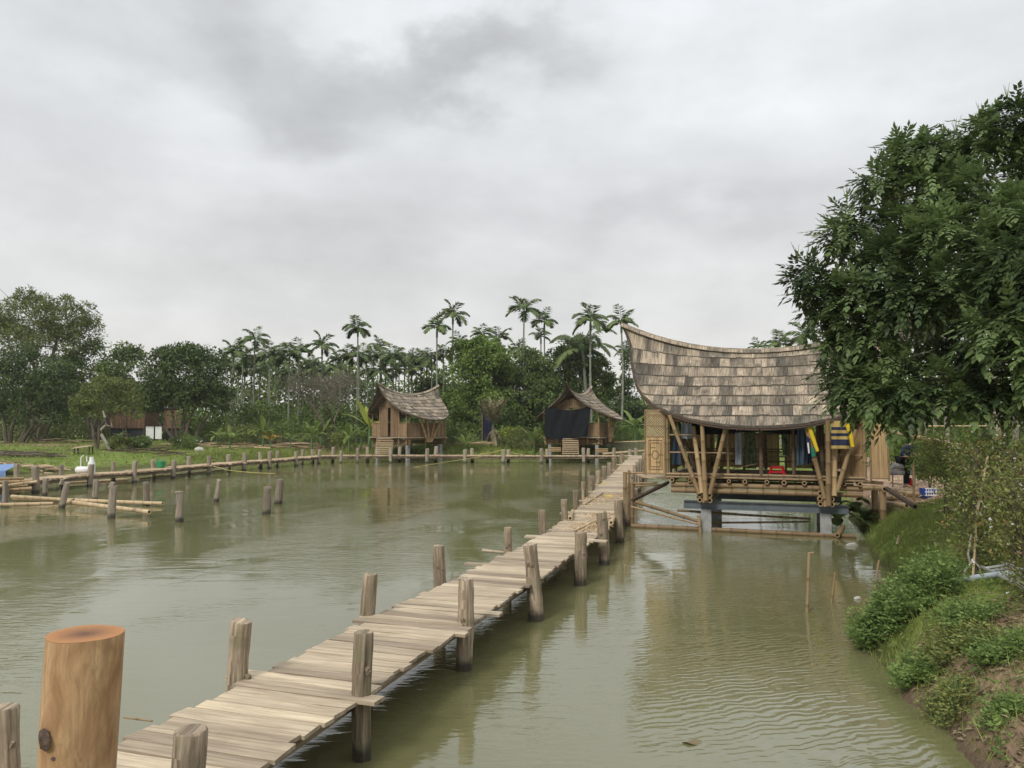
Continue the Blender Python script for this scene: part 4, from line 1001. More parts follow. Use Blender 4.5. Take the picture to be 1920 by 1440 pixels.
# ------------------------------------------------------------------ far huts
def make_hut(root, dressed):
    """gable end faces local -x; ridge along x; all local"""
    global HM_
    Mx = rootM(root)
    class QB(_MB):
        def build(s, name, mat, parent=None, smooth=False, kind=None):
            s.v = [tuple(Mx @ Vector(v)) for v in s.v]; return _MB.build(s, name, mat, parent, smooth, kind)
    globals()['MB'] = QB
    sd = Saddle(5.8, 6.2, 5.36, 3.20, .85); saddle_roof(root, sd, 8, .36)
    rafters(root, sd, 7)
    fz = 1.85; X0, X1, Yh = -1.75, 1.9, 1.9
    b = MB(); b.box((0, 0, fz-.03), (X1-X0+.3, Yh*2+.3, .06), None, .5)
    b.build('floor', M['plank'], root)
    b = MB()
    for y in (-Yh, -.6, .6, Yh): b.bamboo((X0-.25, y, fz-.13), (X1+.2, y, fz-.13), .07, .4)
    for x in (X0+.2, X1-.2):
        for z in (fz-.27, fz-.41, fz-.55): b.bamboo((x, -Yh-.2, z), (x, Yh+.2, z), .07, .35)
    b.build('bearers', M['bamboo'], root)
    for x in (X0+.3, X1-.3):
        for y in (-Yh+.2, Yh-.2): b = MB(); b.box((x, y, .3), (.22, .22, 1.9), None, .5); b.build('stilt', M['concrete'], root)
    b = MB()
    x = X0; g = (-Yh, -1.15, -1.05, -.2, .18, 1.05, 1.12, Yh)
    panel(b, (x, -Yh, 0), (x, -1.15, 0), fz+.05, fz+1.1, .03, .1, .75)
    panel(b, (x, -1.08, 0), (x, -.16, 0), fz+.05, fz+2.35, .03, .1, .38)
    panel(b, (x, .16, 0), (x, 1.02, 0), fz+.05, fz+2.35, .03, .1, .42)  # both tall panels toned low, painting in shade of the gable overhang
    panel(b, (x, 1.10, 0), (x, Yh, 0), fz+.05, fz+1.1, .03, .1, .62)
    b.build('front_wall', M['hutweave'], root)
    for s_ in (-1, 1):
        b = MB(); panel(b, (X0, s_*Yh, 0), (X1, s_*Yh, 0), fz+.05, fz+1.1, .03, .12, .6); b.build('side_wall', M['hutweave'], root)
    b = MB(); panel(b, (X1, -Yh, 0), (X1, -.6, 0), fz+.05, fz+1.1, .03, .12, .5); panel(b, (X1, .5, 0), (X1, Yh, 0), fz+.05, fz+1.1, .03, .12, .5); b.build('back_wall', M['hutweave'], root)
    for (x, y) in ((X0, -Yh), (X0, Yh), (X1, -Yh), (X1, Yh), (X0, -1.1), (X0, 1.06), (0, -Yh), (0, Yh)):
        b = MB(); b.bamboo((x-.02, y*1.01, fz-.5), (x-.02, y*1.01, 3.95 if abs(y) > 1.5 else 4.6), .055, .5, bend=.003); b.build('post', M['bamboo'], root, smooth=True)
    for s_ in (-1, 1):
        for (dx, dz, r) in ((-1.25, 3.75, .06), (-.45, 3.6, .06), (.45, 3.6, .05), (1.2, 3.75, .055)):
            b = MB(); b.bamboo((.15+dx*.12, s_*(Yh+.28), fz-.4), (.15+dx, s_*(Yh+.5), dz), r*1.35, .8, bend=.003); b.build('strut', M['bamboo'], root, smooth=True)
    b = MB()
    for (y0, y1, z) in ((-Yh, Yh, fz+2.4), (-Yh, -1.1, fz+1.12), (1.06, Yh, fz+1.12)): b.bamboo((X0-.03, y0, z), (X0-.03, y1, z), .04, .45)
    for s_ in (-1, 1): b.bamboo((X0, s_*Yh, fz+1.12), (X1, s_*Yh, fz+1.12), .04, .5); b.bamboo((X0-.4, s_*Yh, 3.72), (X1+.4, s_*Yh, 3.72), .05, .35)
    b.build('rail', M['bamboo'], root)
    b = MB()
    for i in range(14):
        y = -1.3+2.6*i/13; h = fz+2.45+max(0, (.70-abs(y)*.50)); b.box((X0+.02, y, (fz+2.45+h)/2), (.02, .18, h-fz-2.45+.02), None, random.uniform(.3, .6))
    b.build('gable_screen', M['hutweave'], root)
    globals()['MB'] = _MB
M['hutweave'] = wood('shaded_bamboo_panel', (.12, .07, .04), (.36, .25, .14), stain=(.12, .075, .045), grain=(.9, 30), stain_amt=.6, gmix=.45, rough=.8, bmp=.5)  # weave colours darkened to paint in the deep shade under the hut roofs
h1 = thing('stilt_hut', 'small bamboo hut left of centre with an open doorway, pale ramp and shingled saddle roof', 'hut', (-8.55, 63.4, 0), R(47), 'small stilt huts by the far boardwalk')
h1.scale = (1.12, 1.14, 1); make_hut(h1, False)
h2 = thing('stilt_hut', 'small bamboo hut right of centre with its gable front covered by a black sheet', 'hut', (5.6, 63.8, 0), R(67), 'small stilt huts by the far boardwalk')
h2.scale = (1.12, 1.17, 1); make_hut(h2, True)
def ramp(label, a, b, w):
    a, b = Vector(a), Vector(b); d = (b-a); L = d.length; d.normalize(); sd_ = Vector((0, 0, 1)).cross(d).normalized()
    rt = thing('ramp', label, 'ramp', tuple(a)); m_ = MB(); n = 9
    for i in range(n):
        c = a+d*(L*(i+.5)/n); m_.beam(c-sd_*w/2+Vector((0, 0, .03)), c+sd_*w/2+Vector((0, 0, .03)), L/n*.9, .05, random.uniform(.55, 1))
    m_.build('treads', M['planktan'], rt)
    for s_ in (-1, 1): m_ = MB(); m_.bamboo(a+sd_*w/2*s_, b+sd_*w/2*s_, .05, .35); m_.build('stringer', M['bamboo'], rt)
q = rootM(h1) @ Vector((-2.1, 0, 1.75)); ramp('slatted ramp rising to the doorway of the left hut', AT(719, 852, 59.0), q, 1.3)
q = rootM(h2) @ Vector((-2.1, 0, 1.75)); ramp('slatted ramp rising to the black sheet of the right hut', AT(1070, 853, 59.0), q, 1.2)
# black sheet over the front of the right hut
Mx = rootM(h2); m_ = MB()
def BP(u, v):
    y = 1.75-(3.3)*u; x = -2.3-.07*math.sin(u*13+v*3)-.22*abs(math.sin((u-.5)*5))**.5*v-.05*math.sin(u*31+v*5); z = 4.35-.35*math.sin(math.pi*u)*(1-v)-2.55*v*(1+.04*math.sin(u*5)); y += .22*v*u
    return Mx @ Vector((x, y, z))
for i in range(24):
    for j in range(16):
        qd = [BP(i/24, j/16), BP(i/24, (j+1)/16), BP((i+1)/24, (j+1)/16), BP((i+1)/24, j/16)]; m_.quad(*qd)
        m_.quad(*[p+Vector((.01, .015, 0)) for p in qd[::-1]])
tagp(m_.build('black_sheet', M['black'], None, smooth=True), 'large black cloth sheet hung over the doorway of the right hut', 'sheet')
# ------------------------------------------------------------------ background trees
def gpos(px, Yd): 
    x = (px-960)/FPX*Yd*1.0; return Vector((x, Yd, hz(x, Yd)))
def tree(name, label, base, Yd, blobs, n, leaf, mat, trunks, bark='bark', group=None, cat='tree', asp=.5, droop=.3, sub=26, subr=.34, twigs=0):
    b0 = gpos(base, Yd); rt = thing(name, label, cat, tuple(b0), 0, group)
    B = []
    for bl in blobs:
        px, py, rx, ry = bl[:4]; dy = bl[4] if len(bl) > 4 else 0
        c = AT(px, py, Yd+dy); k = Yd/FPX; B.append((tuple(c), (rx*k, max(rx, ry)*k*.85, ry*k)))
    P, Nr, T = crownpts(B, n, sub, subr)
    D = unit(Nr*.6+rdir(len(P))*.8+np.array([0, 0, -droop]))
    leaves('crown', M[mat], rt, P, D, RNG.uniform(.7, 1.3, len(P))*leaf, RNG.uniform(.7, 1.3, len(P))*leaf*asp, T)
    mb = MB()
    for (bx, r, tops) in trunks:
        a = gpos(bx, Yd); a.z -= .3
        for (tx, ty) in tops:
            e = AT(tx, ty, Yd+random.uniform(-1, 1)); mid = a.lerp(e, .45)+Vector((random.uniform(-.3, .3), random.uniform(-.3, .3), 0))
            limb(mb, a+Vector((random.uniform(-.15, .15), random.uniform(-.15, .15), 0)), mid, r, r*.7, 3); limb(mb, mid, e, r*.7, r*.25, 4)
    for _ in range(twigs):
        c, r = random.choice(B); mb.tube([Vector(c), Vector(c)+Vector((random.uniform(-1, 1)*r[0], random.uniform(-1, 1)*r[1], random.uniform(-.5, 1.1)*r[2]))], [.05, .015], 4, .4, False)
    mb.build('trunk', M[bark], rt, smooth=True)
    return rt
tree('feathery_tree', 'tallest tree on the far left with feathery olive crown and wispy top', 75, 79, [(60, 600, 60, 46), (125, 598, 46, 40), (160, 622, 28, 34), (15, 640, 50, 46), (95, 650, 80, 36), (50, 560, 26, 18), (-40, 600, 50, 50)], 17000, .36, 'leaf_olive', [(75, .35, [(60, 640), (110, 620), (20, 650), (140, 640)])], asp=.3, subr=.30, sub=34, twigs=60)
tree('broadleaf_tree', 'very dark bushy tree filling the left edge below the feathery one', 32, 71, [(25, 705, 75, 52), (95, 722, 50, 50), (-30, 720, 60, 70), (50, 762, 72, 34), (110, 770, 30, 22)], 13000, .30, 'leaf_dark', [(20, .2, [(0, 760), (40, 740)]), (38, .2, [(60, 750), (80, 760)]), (45, .14, [(95, 770)])])
tree('broadleaf_tree', 'dark green tree with uneven top between the feathery tree and the round one', 180, 80, [(185, 690, 58, 46), (238, 690, 38, 40), (160, 735, 60, 46), (256, 668, 17, 22), (225, 745, 50, 36), (120, 700, 40, 40)], 11000, .30, 'leaf_mid', [(180, .35, [(160, 740), (200, 720), (230, 730)])])
tree('round_tree', 'dense dark round tree with many spreading stems left of the palm grove', 347, 68, [(340, 705, 62, 52), (300, 720, 38, 46), (388, 712, 42, 52), (350, 668, 46, 22), (330, 752, 62, 28), (400, 752, 32, 30), (285, 758, 26, 24), (305, 672, 22, 16)], 16000, .28, 'leaf_dark', [(340, .14, [(300, 770), (320, 760)]), (350, .16, [(345, 760), (370, 750)]), (362, .12, [(400, 760), (385, 770)]), (345, .1, [(280, 770)])], sub=40)
tree('small_tree', 'small olive-yellow tree with thin pale stems in front of the dark trees', 196, 60, [(195, 748, 48, 36), (238, 752, 26, 30), (160, 762, 30, 26), (215, 728, 28, 20), (172, 735, 20, 16), (245, 725, 14, 12), (150, 775, 18, 16), (250, 775, 16, 18), (205, 775, 30, 14), (190, 712, 12, 12)], 6500, .21, 'leaf_olive', [(188, .16, [(170, 780), (185, 760)]), (222, .06, [(226, 770)]), (232, .05, [(230, 775)])], asp=.45, subr=.28, twigs=25)
mb = MB(); pts = [AT(208, 848, 58), AT(200, 832, 58), AT(190, 815, 58), AT(190, 806, 58), AT(199, 797, 58), AT(197, 783, 58), AT(193, 770, 58)]
mb.tube(pts, [.13, .12, .12, .11, .10, .09, .05], 8, .6, True, .1); mb.tube([pts[4], AT(210, 800, 58), AT(204, 772, 58)], [.06, .05, .03], 6, .6)
tagp(mb.build('bare_tree', M['palebark'], None, smooth=True), 'crooked pale bare trunk bent like a swan neck in front of the small olive tree', 'tree')
tree('broadleaf_tree', 'bright green leafy tree rising between the two small huts', 900, 74, [(905, 690, 50, 48), (878, 722, 42, 60), (930, 690, 36, 44), (868, 665, 26, 22), (900, 765, 60, 46), (925, 655, 20, 18), (895, 655, 25, 18)], 14000, .34, 'leaf_light', [(890, .25, [(880, 720), (905, 700)]), (912, .2, [(930, 700)])])
tree('broadleaf_tree', 'darker green tree just right of the bright leafy one, behind the drying palm', 985, 77, [(985, 705, 38, 46), (960, 745, 44, 56), (1010, 745, 38, 60), (1002, 685, 28, 25), (975, 790, 60, 30)], 13000, .33, 'leaf_mid', [(985, .3, [(970, 730), (1000, 720)])])
tree('broadleaf_tree', 'dark green tree behind the right hut, under the coconut palm', 1070, 80, [(1065, 690, 38, 42), (1045, 735, 38, 50), (1085, 655, 28, 24), (1100, 720, 40, 50), (1140, 760, 34, 40), (1120, 700, 26, 30)], 13000, .33, 'leaf_mid', [(1070, .3, [(1060, 730), (1090, 700)])])
tree('broadleaf_tree', 'thin dark vine-hung tree between the right hut and the bungalow roof', 1178, 76, [(1176, 690, 9, 38), (1182, 735, 13, 30), (1168, 765, 30, 18), (1200, 790, 40, 28), (1150, 790, 26, 30)], 5200, .28, 'leaf_dark', [(1178, .12, [(1176, 660)])])
tree('broadleaf_tree', 'dark tree seen low behind the palms, left of the bright leafy tree', 820, 84, [(815, 750, 34, 46), (790, 775, 30, 30), (838, 790, 30, 30)], 6500, .33, 'leaf_dark', [(820, .2, [(815, 750)])])
# bare twiggy tree
bt = thing('bare_tree', 'brown leafless twiggy tree standing in front of the palm grove left of the left hut', 'tree', tuple(gpos(620, 68)))
mb = MB(); tips = []
def branch(p, d, L, r, depth):
    k = 3; path = [p]; dd = d.copy()
    for i in range(k):
        dd = (dd+Vector((random.uniform(-1, 1), random.uniform(-1, 1), random.uniform(-.3, .7)))*.17).normalized(); path.append(path[-1]+dd*L/k)
    mb.tube(path, [r*(1-.15*i) for i in range(k+1)], 5 if depth < 3 else 3, .5, False)
    if depth > 2: tips.append(path[-1]); tips.append(path[1])
    if depth >= 6: return
    for _ in range(random.choice((2, 3, 3)) if depth < 5 else 3):
        a = Vector((random.uniform(-1, 1), random.uniform(-1, 1), random.uniform(-.25, .55))).normalized()
        branch(path[-1], (dd*.75+a*.8).normalized(), L*random.uniform(.66, .84), r*.6, depth+1)
for (px, dx) in ((614, -.25), (622, .2)):
    g = gpos(px, 68); g.z -= .2; branch(g, Vector((dx*.6, 0, 1)), 2.4, .17, 1)
mb.build('trunk', M['bark'], bt, smooth=False)
TP = np.array([tuple(t) for t in tips]); TP = TP[RNG.integers(0, len(TP), 5500)]+RNG.normal(size=(5500, 3))*.3
leaves('crown', M['leaf_brown'], bt, TP, unit(rdir(5500)+np.array([0, 0, .5])), RNG.uniform(.15, .42, 5500), .028, RNG.uniform(0, 1, 5500))

# ------------------------------------------------------------------ palms
def frond(V, T, base, az, el, L, droop, nl, ll_, wl_, hang=.5, tw=0.0):
    """arching rachis with leaflets on both sides; appends leaflet records"""
    p = np.array(base, float); d = np.array([math.cos(az)*math.cos(el), math.sin(az)*math.cos(el), math.sin(el)]); pts = [p.copy()]; k = 10
    for i in range(k):
        d = d+np.array([0, 0, -droop*(i+1)/k*.32]); d /= np.linalg.norm(d); p = p+d*L/k; pts.append(p.copy())
    pts = np.array(pts); tone = random.uniform(0, 1)
    side0 = np.array([-math.sin(az), math.cos(az), 0])
    for i in range(nl):
        u = .16+.84*i/(nl-1); q = u*k; a = int(min(k-1, q)); c = pts[a]+(pts[a+1]-pts[a])*(q-a); dd = pts[a+1]-pts[a]; dd = dd/np.linalg.norm(dd)
        ln = ll_*(math.sin(math.pi*min(1, .18+u*.78))**.7)*random.uniform(.85, 1.1)
        for s_ in (-1, 1):
            dr = dd*(.55+.5*u)+side0*s_*(1.0-.4*u)+np.array([0, 0, -hang*random.uniform(.6, 1.3)+.25*(1-u)]); dr /= np.linalg.norm(dr)
            V.append((c, dr, ln, wl_)); T.append(min(1, max(0, .6*tone+.4*random.random())))
    return pts
def build_fronds(name, mat, rt, specs):
    V = []; T = []; mb = MB(); 
    for s_ in specs:
        pts = frond(V, T, *s_); mb.tube([Vector(p) for p in pts[::2]], [.03*(1-.15*i) for i in range(len(pts[::2]))], 4, .5, False)
    P = np.array([v[0] for v in V]); D = np.array([v[1] for v in V]); L = np.array([v[2] for v in V]); Wd = np.array([v[3] for v in V])
    up = np.cross(D, np.array([0, 0, 1.0])); o = leaves(name, M[mat], rt, P, D, L, Wd, np.array(T), up=unit(np.cross(D, unit(up+1e-6))+rdir(len(P))*.4), roundness=.35)
    r = mb.build('rachis', M['shaft'], o); return o
def make_areca(H, seed, fl=1.75, nf=10, mat='leaf_palm', ll_=.78):
    random.seed(seed); rt = thing('areca_palm', 'x', 'palm', (0, 0, 0)); mb = MB(); k = 9; bx, by = random.uniform(-.3, .3), random.uniform(-.2, .2)
    path = [Vector((bx*math.sin(i/k*2.2), by*math.sin(i/k*2.5), -.3+(H+.3)*i/k)) for i in range(k+1)]
    mb.tube(path, [.10-.035*i/k for i in range(k+1)], 7, .5); mb.build('trunk', M['palmbark'], rt, smooth=True); top = path[-1]
    mb = MB(); mb.tube([top, top+Vector((0, 0, .45)), top+Vector((0, 0, .95))], [.10, .10, .05], 7, .6); mb.build('crownshaft', M['shaft'], rt, smooth=True)
    sp = []
    for i in range(nf):
        az = i*2.4+random.uniform(-.3, .3); e = [1.35, 1.1, .95, .75, .6, .4, .3, .15, 0, -.1, -.2][min(i, 10)]+random.uniform(-.1, .1)
        sp.append((tuple(top+Vector((0, 0, .9))), az, e, fl*random.uniform(.85, 1.1), random.uniform(.8, 1.25), 17, ll_, .155, random.uniform(.55, 1.0)))
    build_fronds('crown', mat, rt, sp)
    return rt
protos = [make_areca(10, 3), make_areca(10, 5, 1.9, 10), make_areca(10, 8, 1.6, 8), make_areca(10, 13, 1.8, 9, 'leaf_palm', .85), make_areca(10, 21, 1.7, 8)]
random.seed(99); used = set()
def palm(px, py, Yd, label, kind=0, sc=1.0, group='areca palms of the grove'):
    """crown centre at px,py"""
    g = gpos(px, Yd); h = (AT(px, py, Yd).z-g.z)/sc-.7; p = protos[kind]; rz = random.uniform(0, 6.28)
    if kind not in used:
        used.add(kind); r = p; KIDS[p] = [(c, children(c)) for c in children(p)]; r.location = g; r.rotation_euler = (0, 0, rz); r.scale = (sc,)*3; r['label'] = label; r['group'] = group
    else: r = dup(p, g, rz, label, group, sc)
    for c in children(r):
        if c.name.startswith('trunk'): c.scale.z = h/10
        else: c.location.z = h-10
PAL = [(668, 618, 74, 'tallest single areca palm left of centre, standing alone above the bare twiggy tree', 0, 1.0), (476, 640, 76, 'areca palm with a bright tuft standing highest in the left part of the grove', 1, 1.0),
       (440, 662, 74, 'areca palm nearest the round dark tree', 2, 1.0), (456, 672, 77, 'areca palm close right of the one beside the round dark tree', 3, 1.0), (503, 668, 73, 'areca palm between the bright tufted palm and the forked pair', 1, .95),
       (517, 672, 78, 'areca palm left of the forked pair', 0, 1.0), (541, 668, 74, 'left palm of the forked pair in the left grove', 3, 1.0), (556, 665, 76, 'right palm of the forked pair in the left grove', 4, 1.05),
       (604, 652, 78, 'yellow-green areca palm rising right behind the bare twiggy tree', 1, 1.1), (820, 618, 72, 'left and lower of the two tall palms above the left hut', 2, 1.05), (850, 594, 76, 'right and taller of the two tall palms above the left hut', 1, 1.1),
       (829, 668, 80, 'short areca palm under the two tall palms above the left hut', 0, .9), (857, 645, 84, 'small areca palm at the left shoulder of the bright leafy tree', 4, .9), (984, 585, 76, 'tallest palm between the two small huts, standing alone against the sky', 3, 1.15),
       (1022, 607, 77, 'tall palm left of the coconut palm with hanging fronds', 2, 1.05), (1013, 634, 80, 'lower palm left of the coconut palm', 4, .9), (1110, 604, 73, 'broad-headed palm with yellow-green fronds right behind the right hut', 1, 1.25),
       (1163, 608, 72, 'palm whose crown touches the left tip of the bungalow roof', 2, 1.15), (905, 630, 84, 'palm tuft poking out of the top of the bright leafy tree, left one', 4, .9), (934, 636, 83, 'palm tuft poking out of the top of the bright leafy tree, right one', 3, 1.0),
       (975, 657, 82, 'small palm tuft beside the stem of the tallest palm between the huts', 0, .9), (1463, 648, 60, 'dark palm tuft peeping over the middle of the bungalow roof', 2, .85), (1512, 634, 58, 'large pale palm crown over the bungalow roof near the big tree', 1, 1.15),
       (1420, 655, 70, 'tiny palm tip just showing over the lowest part of the bungalow ridge', 4, .7), (1172, 660, 78, 'small palm under the palm at the left tip of the bungalow roof', 0, .8)]
for (px, py, Yd, lab, kd, sc) in PAL: palm(px, py, Yd, lab, kd, sc)
k = 0
for (px, py) in [(448, 690), (470, 682), (488, 700), (498, 690), (527, 690), (535, 705), (550, 690), (565, 705), (580, 690), (640, 680), (655, 672), (672, 668), (690, 680), (700, 668), (712, 652), (722, 676), (735, 672), (748, 672), (757, 690), (766, 676), (779, 680), (790, 674), (800, 688), (808, 675), (770, 700), (742, 700), (715, 700), (688, 700), (590, 700), (462, 705), (430, 690), (630, 690)]:
    palm(px+random.uniform(-2, 2), py+random.uniform(-3, 3), random.uniform(78, 88), 'one of the crowded middle-height areca palms packed in the grove behind the left hut', k % 5, random.uniform(.85, 1.05), 'crowded areca palms in the grove'); k += 1
# coconut palm
random.seed(5); g = gpos(1095, 78); cp = thing('coconut_palm', 'big coconut palm with long drooping fronds behind the right hut', 'palm', tuple(g)); top = AT(1092, 655, 78)
mb = MB(); mb.tube([g-Vector((0, 0, .3)), g.lerp(top, .5)+Vector((.3, 0, 0)), top], [.24, .18, .15], 8, .4); mb.build('trunk', M['palmbark'], cp, smooth=True)
build_fronds('crown', 'leaf_palm', cp, [(tuple(top), i*2.399+.3, [1.3, 1.0, .8, .6, .75, .5, .3, .9, .2, 0, .45, -.1, .1, 1.1][i], random.uniform(4.0, 5.0), random.uniform(.9, 1.3), 40, 1.1, .13, .95) for i in range(14)])
# drying palm beside a dark tent
g = gpos(925, 66); dp = thing('drying_palm', 'squat palm with browning fronds hanging down like a skirt between the two small huts', 'palm', tuple(g)); top = AT(925, 800, 66)
mb = MB(); mb.tube([g-Vector((0, 0, .2)), top], [.22, .16], 8, .4); mb.build('trunk', M['bark'], dp, smooth=True)
build_fronds('crown', 'leaf_dry', dp, [(tuple(top), i*2.399, [1.5, 1.42, 1.35, 1.3, 1.38, 1.2, 1.25, 1.1, -.9, -1.1, -1.0, -1.2, 1.3, -.8][i], random.uniform(2.3, 2.9) if i < 8 or i == 12 else 1.7, random.uniform(.25, .8), 32, .75, .08, .6) for i in range(14)])
tt = thing('dark_tent', 'narrow dark navy tarpaulin shelter half hidden behind the drying palm', 'shelter', tuple(gpos(912, 69)))
a, b, c_, d_ = AT(904, 826, 69), AT(924, 826, 69), AT(922, 778, 69), AT(905, 775, 69); mb = MB()
for i in range(8):
    u0, u1 = i/8, (i+1)/8; z0, z1 = .12*math.sin(i*2.1), .12*math.sin((i+1)*2.1)
    A_, B_, C_, D_ = a.lerp(b, u0), a.lerp(b, u1), d_.lerp(c_, u1), d_.lerp(c_, u0); A_.y += z0; D_.y += z0*.5; B_.y += z1; C_.y += z1*.5
    mb.quad(A_, B_, C_, D_); mb.quad(A_+Vector((0, .9, 0)), D_+Vector((0, .9, 0)), C_+Vector((0, .9, 0)), B_+Vector((0, .9, 0)))
mb.quad(a, d_, d_+Vector((0, .9, 0)), a+Vector((0, .9, 0))); mb.quad(b, b+Vector((0, .9, 0)), c_+Vector((0, .9, 0)), c_); mb.quad(d_, c_, c_+Vector((0, .9, 0)), d_+Vector((0, .9, 0)))
mb.build('cover', M['navy'], tt); mb = MB()
for q in (a, b): mb.bamboo(q+Vector((0, -.05, -.2)), q+Vector((0, -.05, 2.5)), .04, .5)
mb.build('pole', M['bamboo'], tt)

# ------------------------------------------------------------------ banana plants
def paddle(V, F, T, base, az, el, L, w, droop, tone):
    p = np.array(base, float); d = np.array([math.cos(az)*math.cos(el), math.sin(az)*math.cos(el), math.sin(el)]); side = np.array([-math.sin(az), math.cos(az), 0]); k = 9; rows = []
    for i in range(k+1):
        u = i/k; ww = 0.02 if u < .15 else w*math.sin(math.pi*min(1, (u-.10)/.92))**.6*(1 if u < 1 else .1)
        up = np.cross(side, d); rows.append((p-side*ww/2+up*ww*.12, p.copy(), p+side*ww/2+up*ww*.12))
        d = d+np.array([0, 0, -droop*u*.35]); d /= np.linalg.norm(d); p = p+d*L/k
    for i in range(k):
        for c in (0, 1):
            b = len(V); V += [rows[i][c], rows[i][c+1], rows[i+1][c+1], rows[i+1][c]]; F.append((b, b+1, b+2, b+3)); T.append(tone*random.uniform(.8, 1.2))
def banana(label, px, py, Yd, H, n, mat='leaf_banana', seed=0, upright=.9, wscale=1.0, at=None):
    random.seed(seed); g = gpos(px, Yd) if at is None else Vector(at); rt = thing('banana_plant', label, 'banana plant', tuple(g), 0, 'banana plants along the far bank'); sh_ = H*.42
    mb = MB(); mb.tube([g-Vector((0, 0, .2)), g+Vector((.03, 0, sh_*.6)), g+Vector((0, 0, sh_))], [.11*H/3, .09*H/3, .05*H/3], 8, .5); mb.build('stem', M['shaft'], rt, smooth=True)
    V, F, T = [], [], []
    for i in range(n+3):
        paddle(V, F, T, tuple(g+Vector((0, 0, sh_))), i*2.4+random.uniform(-.4, .4), upright+random.uniform(-.35, .5)-i*.05, H*random.uniform(.5, .72), H*.105*wscale*random.uniform(.8, 1.2), random.uniform(.5, 1.4), random.uniform(.2, 1))
    Mi = np.array(rootM(rt).inverted()); V = np.array(V)@Mi[:3, :3].T+Mi[:3, 3]
    me = fast_mesh('leaves', V, np.array(F), np.clip(np.array(T), 0, 1)); link_mesh('leaves', me, M[mat], rt)
BAN = [('banana plant with an orange dried leaf near the round dark tree', 408, 66, 2.2, 6, 'leaf_banana'), ('low spreading banana plant right of the orange-leaved one', 432, 64, 2.2, 7, 'leaf_banana'), ('orange-tinged banana plant low in the left grove', 508, 65, 1.9, 6, 'leaf_orange'),
       ('bright upright banana plant beside the orange-tinged one', 494, 66, 2.7, 6, 'leaf_banana'), ('banana plant low in front of the left palms', 470, 67, 2.0, 6, 'leaf_banana'), ('small banana plant left of the bare twiggy tree', 545, 65, 2.0, 6, 'leaf_banana'),
       ('wide fan-shaped banana plant at the foot of the bare twiggy tree, left side', 585, 66, 2.9, 9, 'leaf_banana'), ('banana plant partly behind the bare twiggy tree trunk', 603, 68, 2.8, 7, 'leaf_banana'), ('bright banana plant right of the bare twiggy tree', 655, 65, 3.0, 8, 'leaf_banana'),
       ('tall yellow-green banana plant against the left eave of the left hut', 693, 67, 4.4, 5, 'leaf_bananay'), ('banana plant with two raised leaves just left of the left hut', 678, 68, 2.6, 6, 'leaf_banana'), ('young banana plant right of the left hut', 873, 64, 2.4, 6, 'leaf_banana'),
       ('small banana plant with pale upright leaf left of the right hut', 1001, 64, 2.4, 6, 'leaf_banana'), ('banana plant with arching leaves right of the right hut', 1190, 66, 3.6, 8, 'leaf_banana'), ('low banana plant behind the dark tent', 893, 70, 2.4, 6, 'leaf_banana'),
       ('low banana plant far left behind the small olive tree', 225, 74, 1.6, 6, 'leaf_banana')]
for i, (lab, px, Yd, H, n, mt) in enumerate(BAN): banana(lab, px, 0, Yd, H, n, mt, seed=i*7+1, upright=1.15 if 'upright' in lab or 'tall' in lab else .85, wscale=1.25)
# yellow flowering bushes, low growth
def bush(name, label, c, r, n, leaf, mat, cat='bush', group=None, stems=5, asp=.5, flower=None, nf=0, sub=20, subr=.4, fleaf=.05):
    c = Vector(c); g = hz(c.x, c.y); rt = thing(name, label, cat, (c.x, c.y, g), 0, group); B = [(tuple(c), r)]
    P, Nr, T = crownpts(B, n, sub, subr); P[:, 2] = np.maximum(P[:, 2], g+.02); D = unit(Nr*.7+rdir(n if len(P) == n else len(P))*.7+np.array([0, 0, .15]))
    leaves('foliage', M[mat], rt, P, D, RNG.uniform(.6, 1.3, len(P))*leaf, RNG.uniform(.7, 1.2, len(P))*leaf*asp, T); mb = MB()
    for i in range(stems):
        a = Vector((c.x+random.uniform(-.1, .1)*r[0], c.y+random.uniform(-.1, .1)*r[1], g-.05)); e = c+Vector((random.uniform(-.7, .7)*r[0], random.uniform(-.7, .7)*r[1], random.uniform(.0, .8)*r[2])); limb(mb, a, e, max(.006, .02*r[2]), .004, 4, n=4)
    mb.build('stems', M['bark'], rt)
    if flower:
        dd = rdir(nf); dd[:, 2] = np.abs(dd[:, 2]); cc = np.array(c)+dd*np.array(r)*RNG.uniform(.7, 1.15, (nf, 1)); q = np.repeat(cc, 5, 0); leaves('flowers', M[flower], rt, q, rdir(nf*5)+np.array([0, -.3, .4]), fleaf, fleaf*.7, RNG.uniform(0, 1, nf*5))
    return rt
random.seed(3)
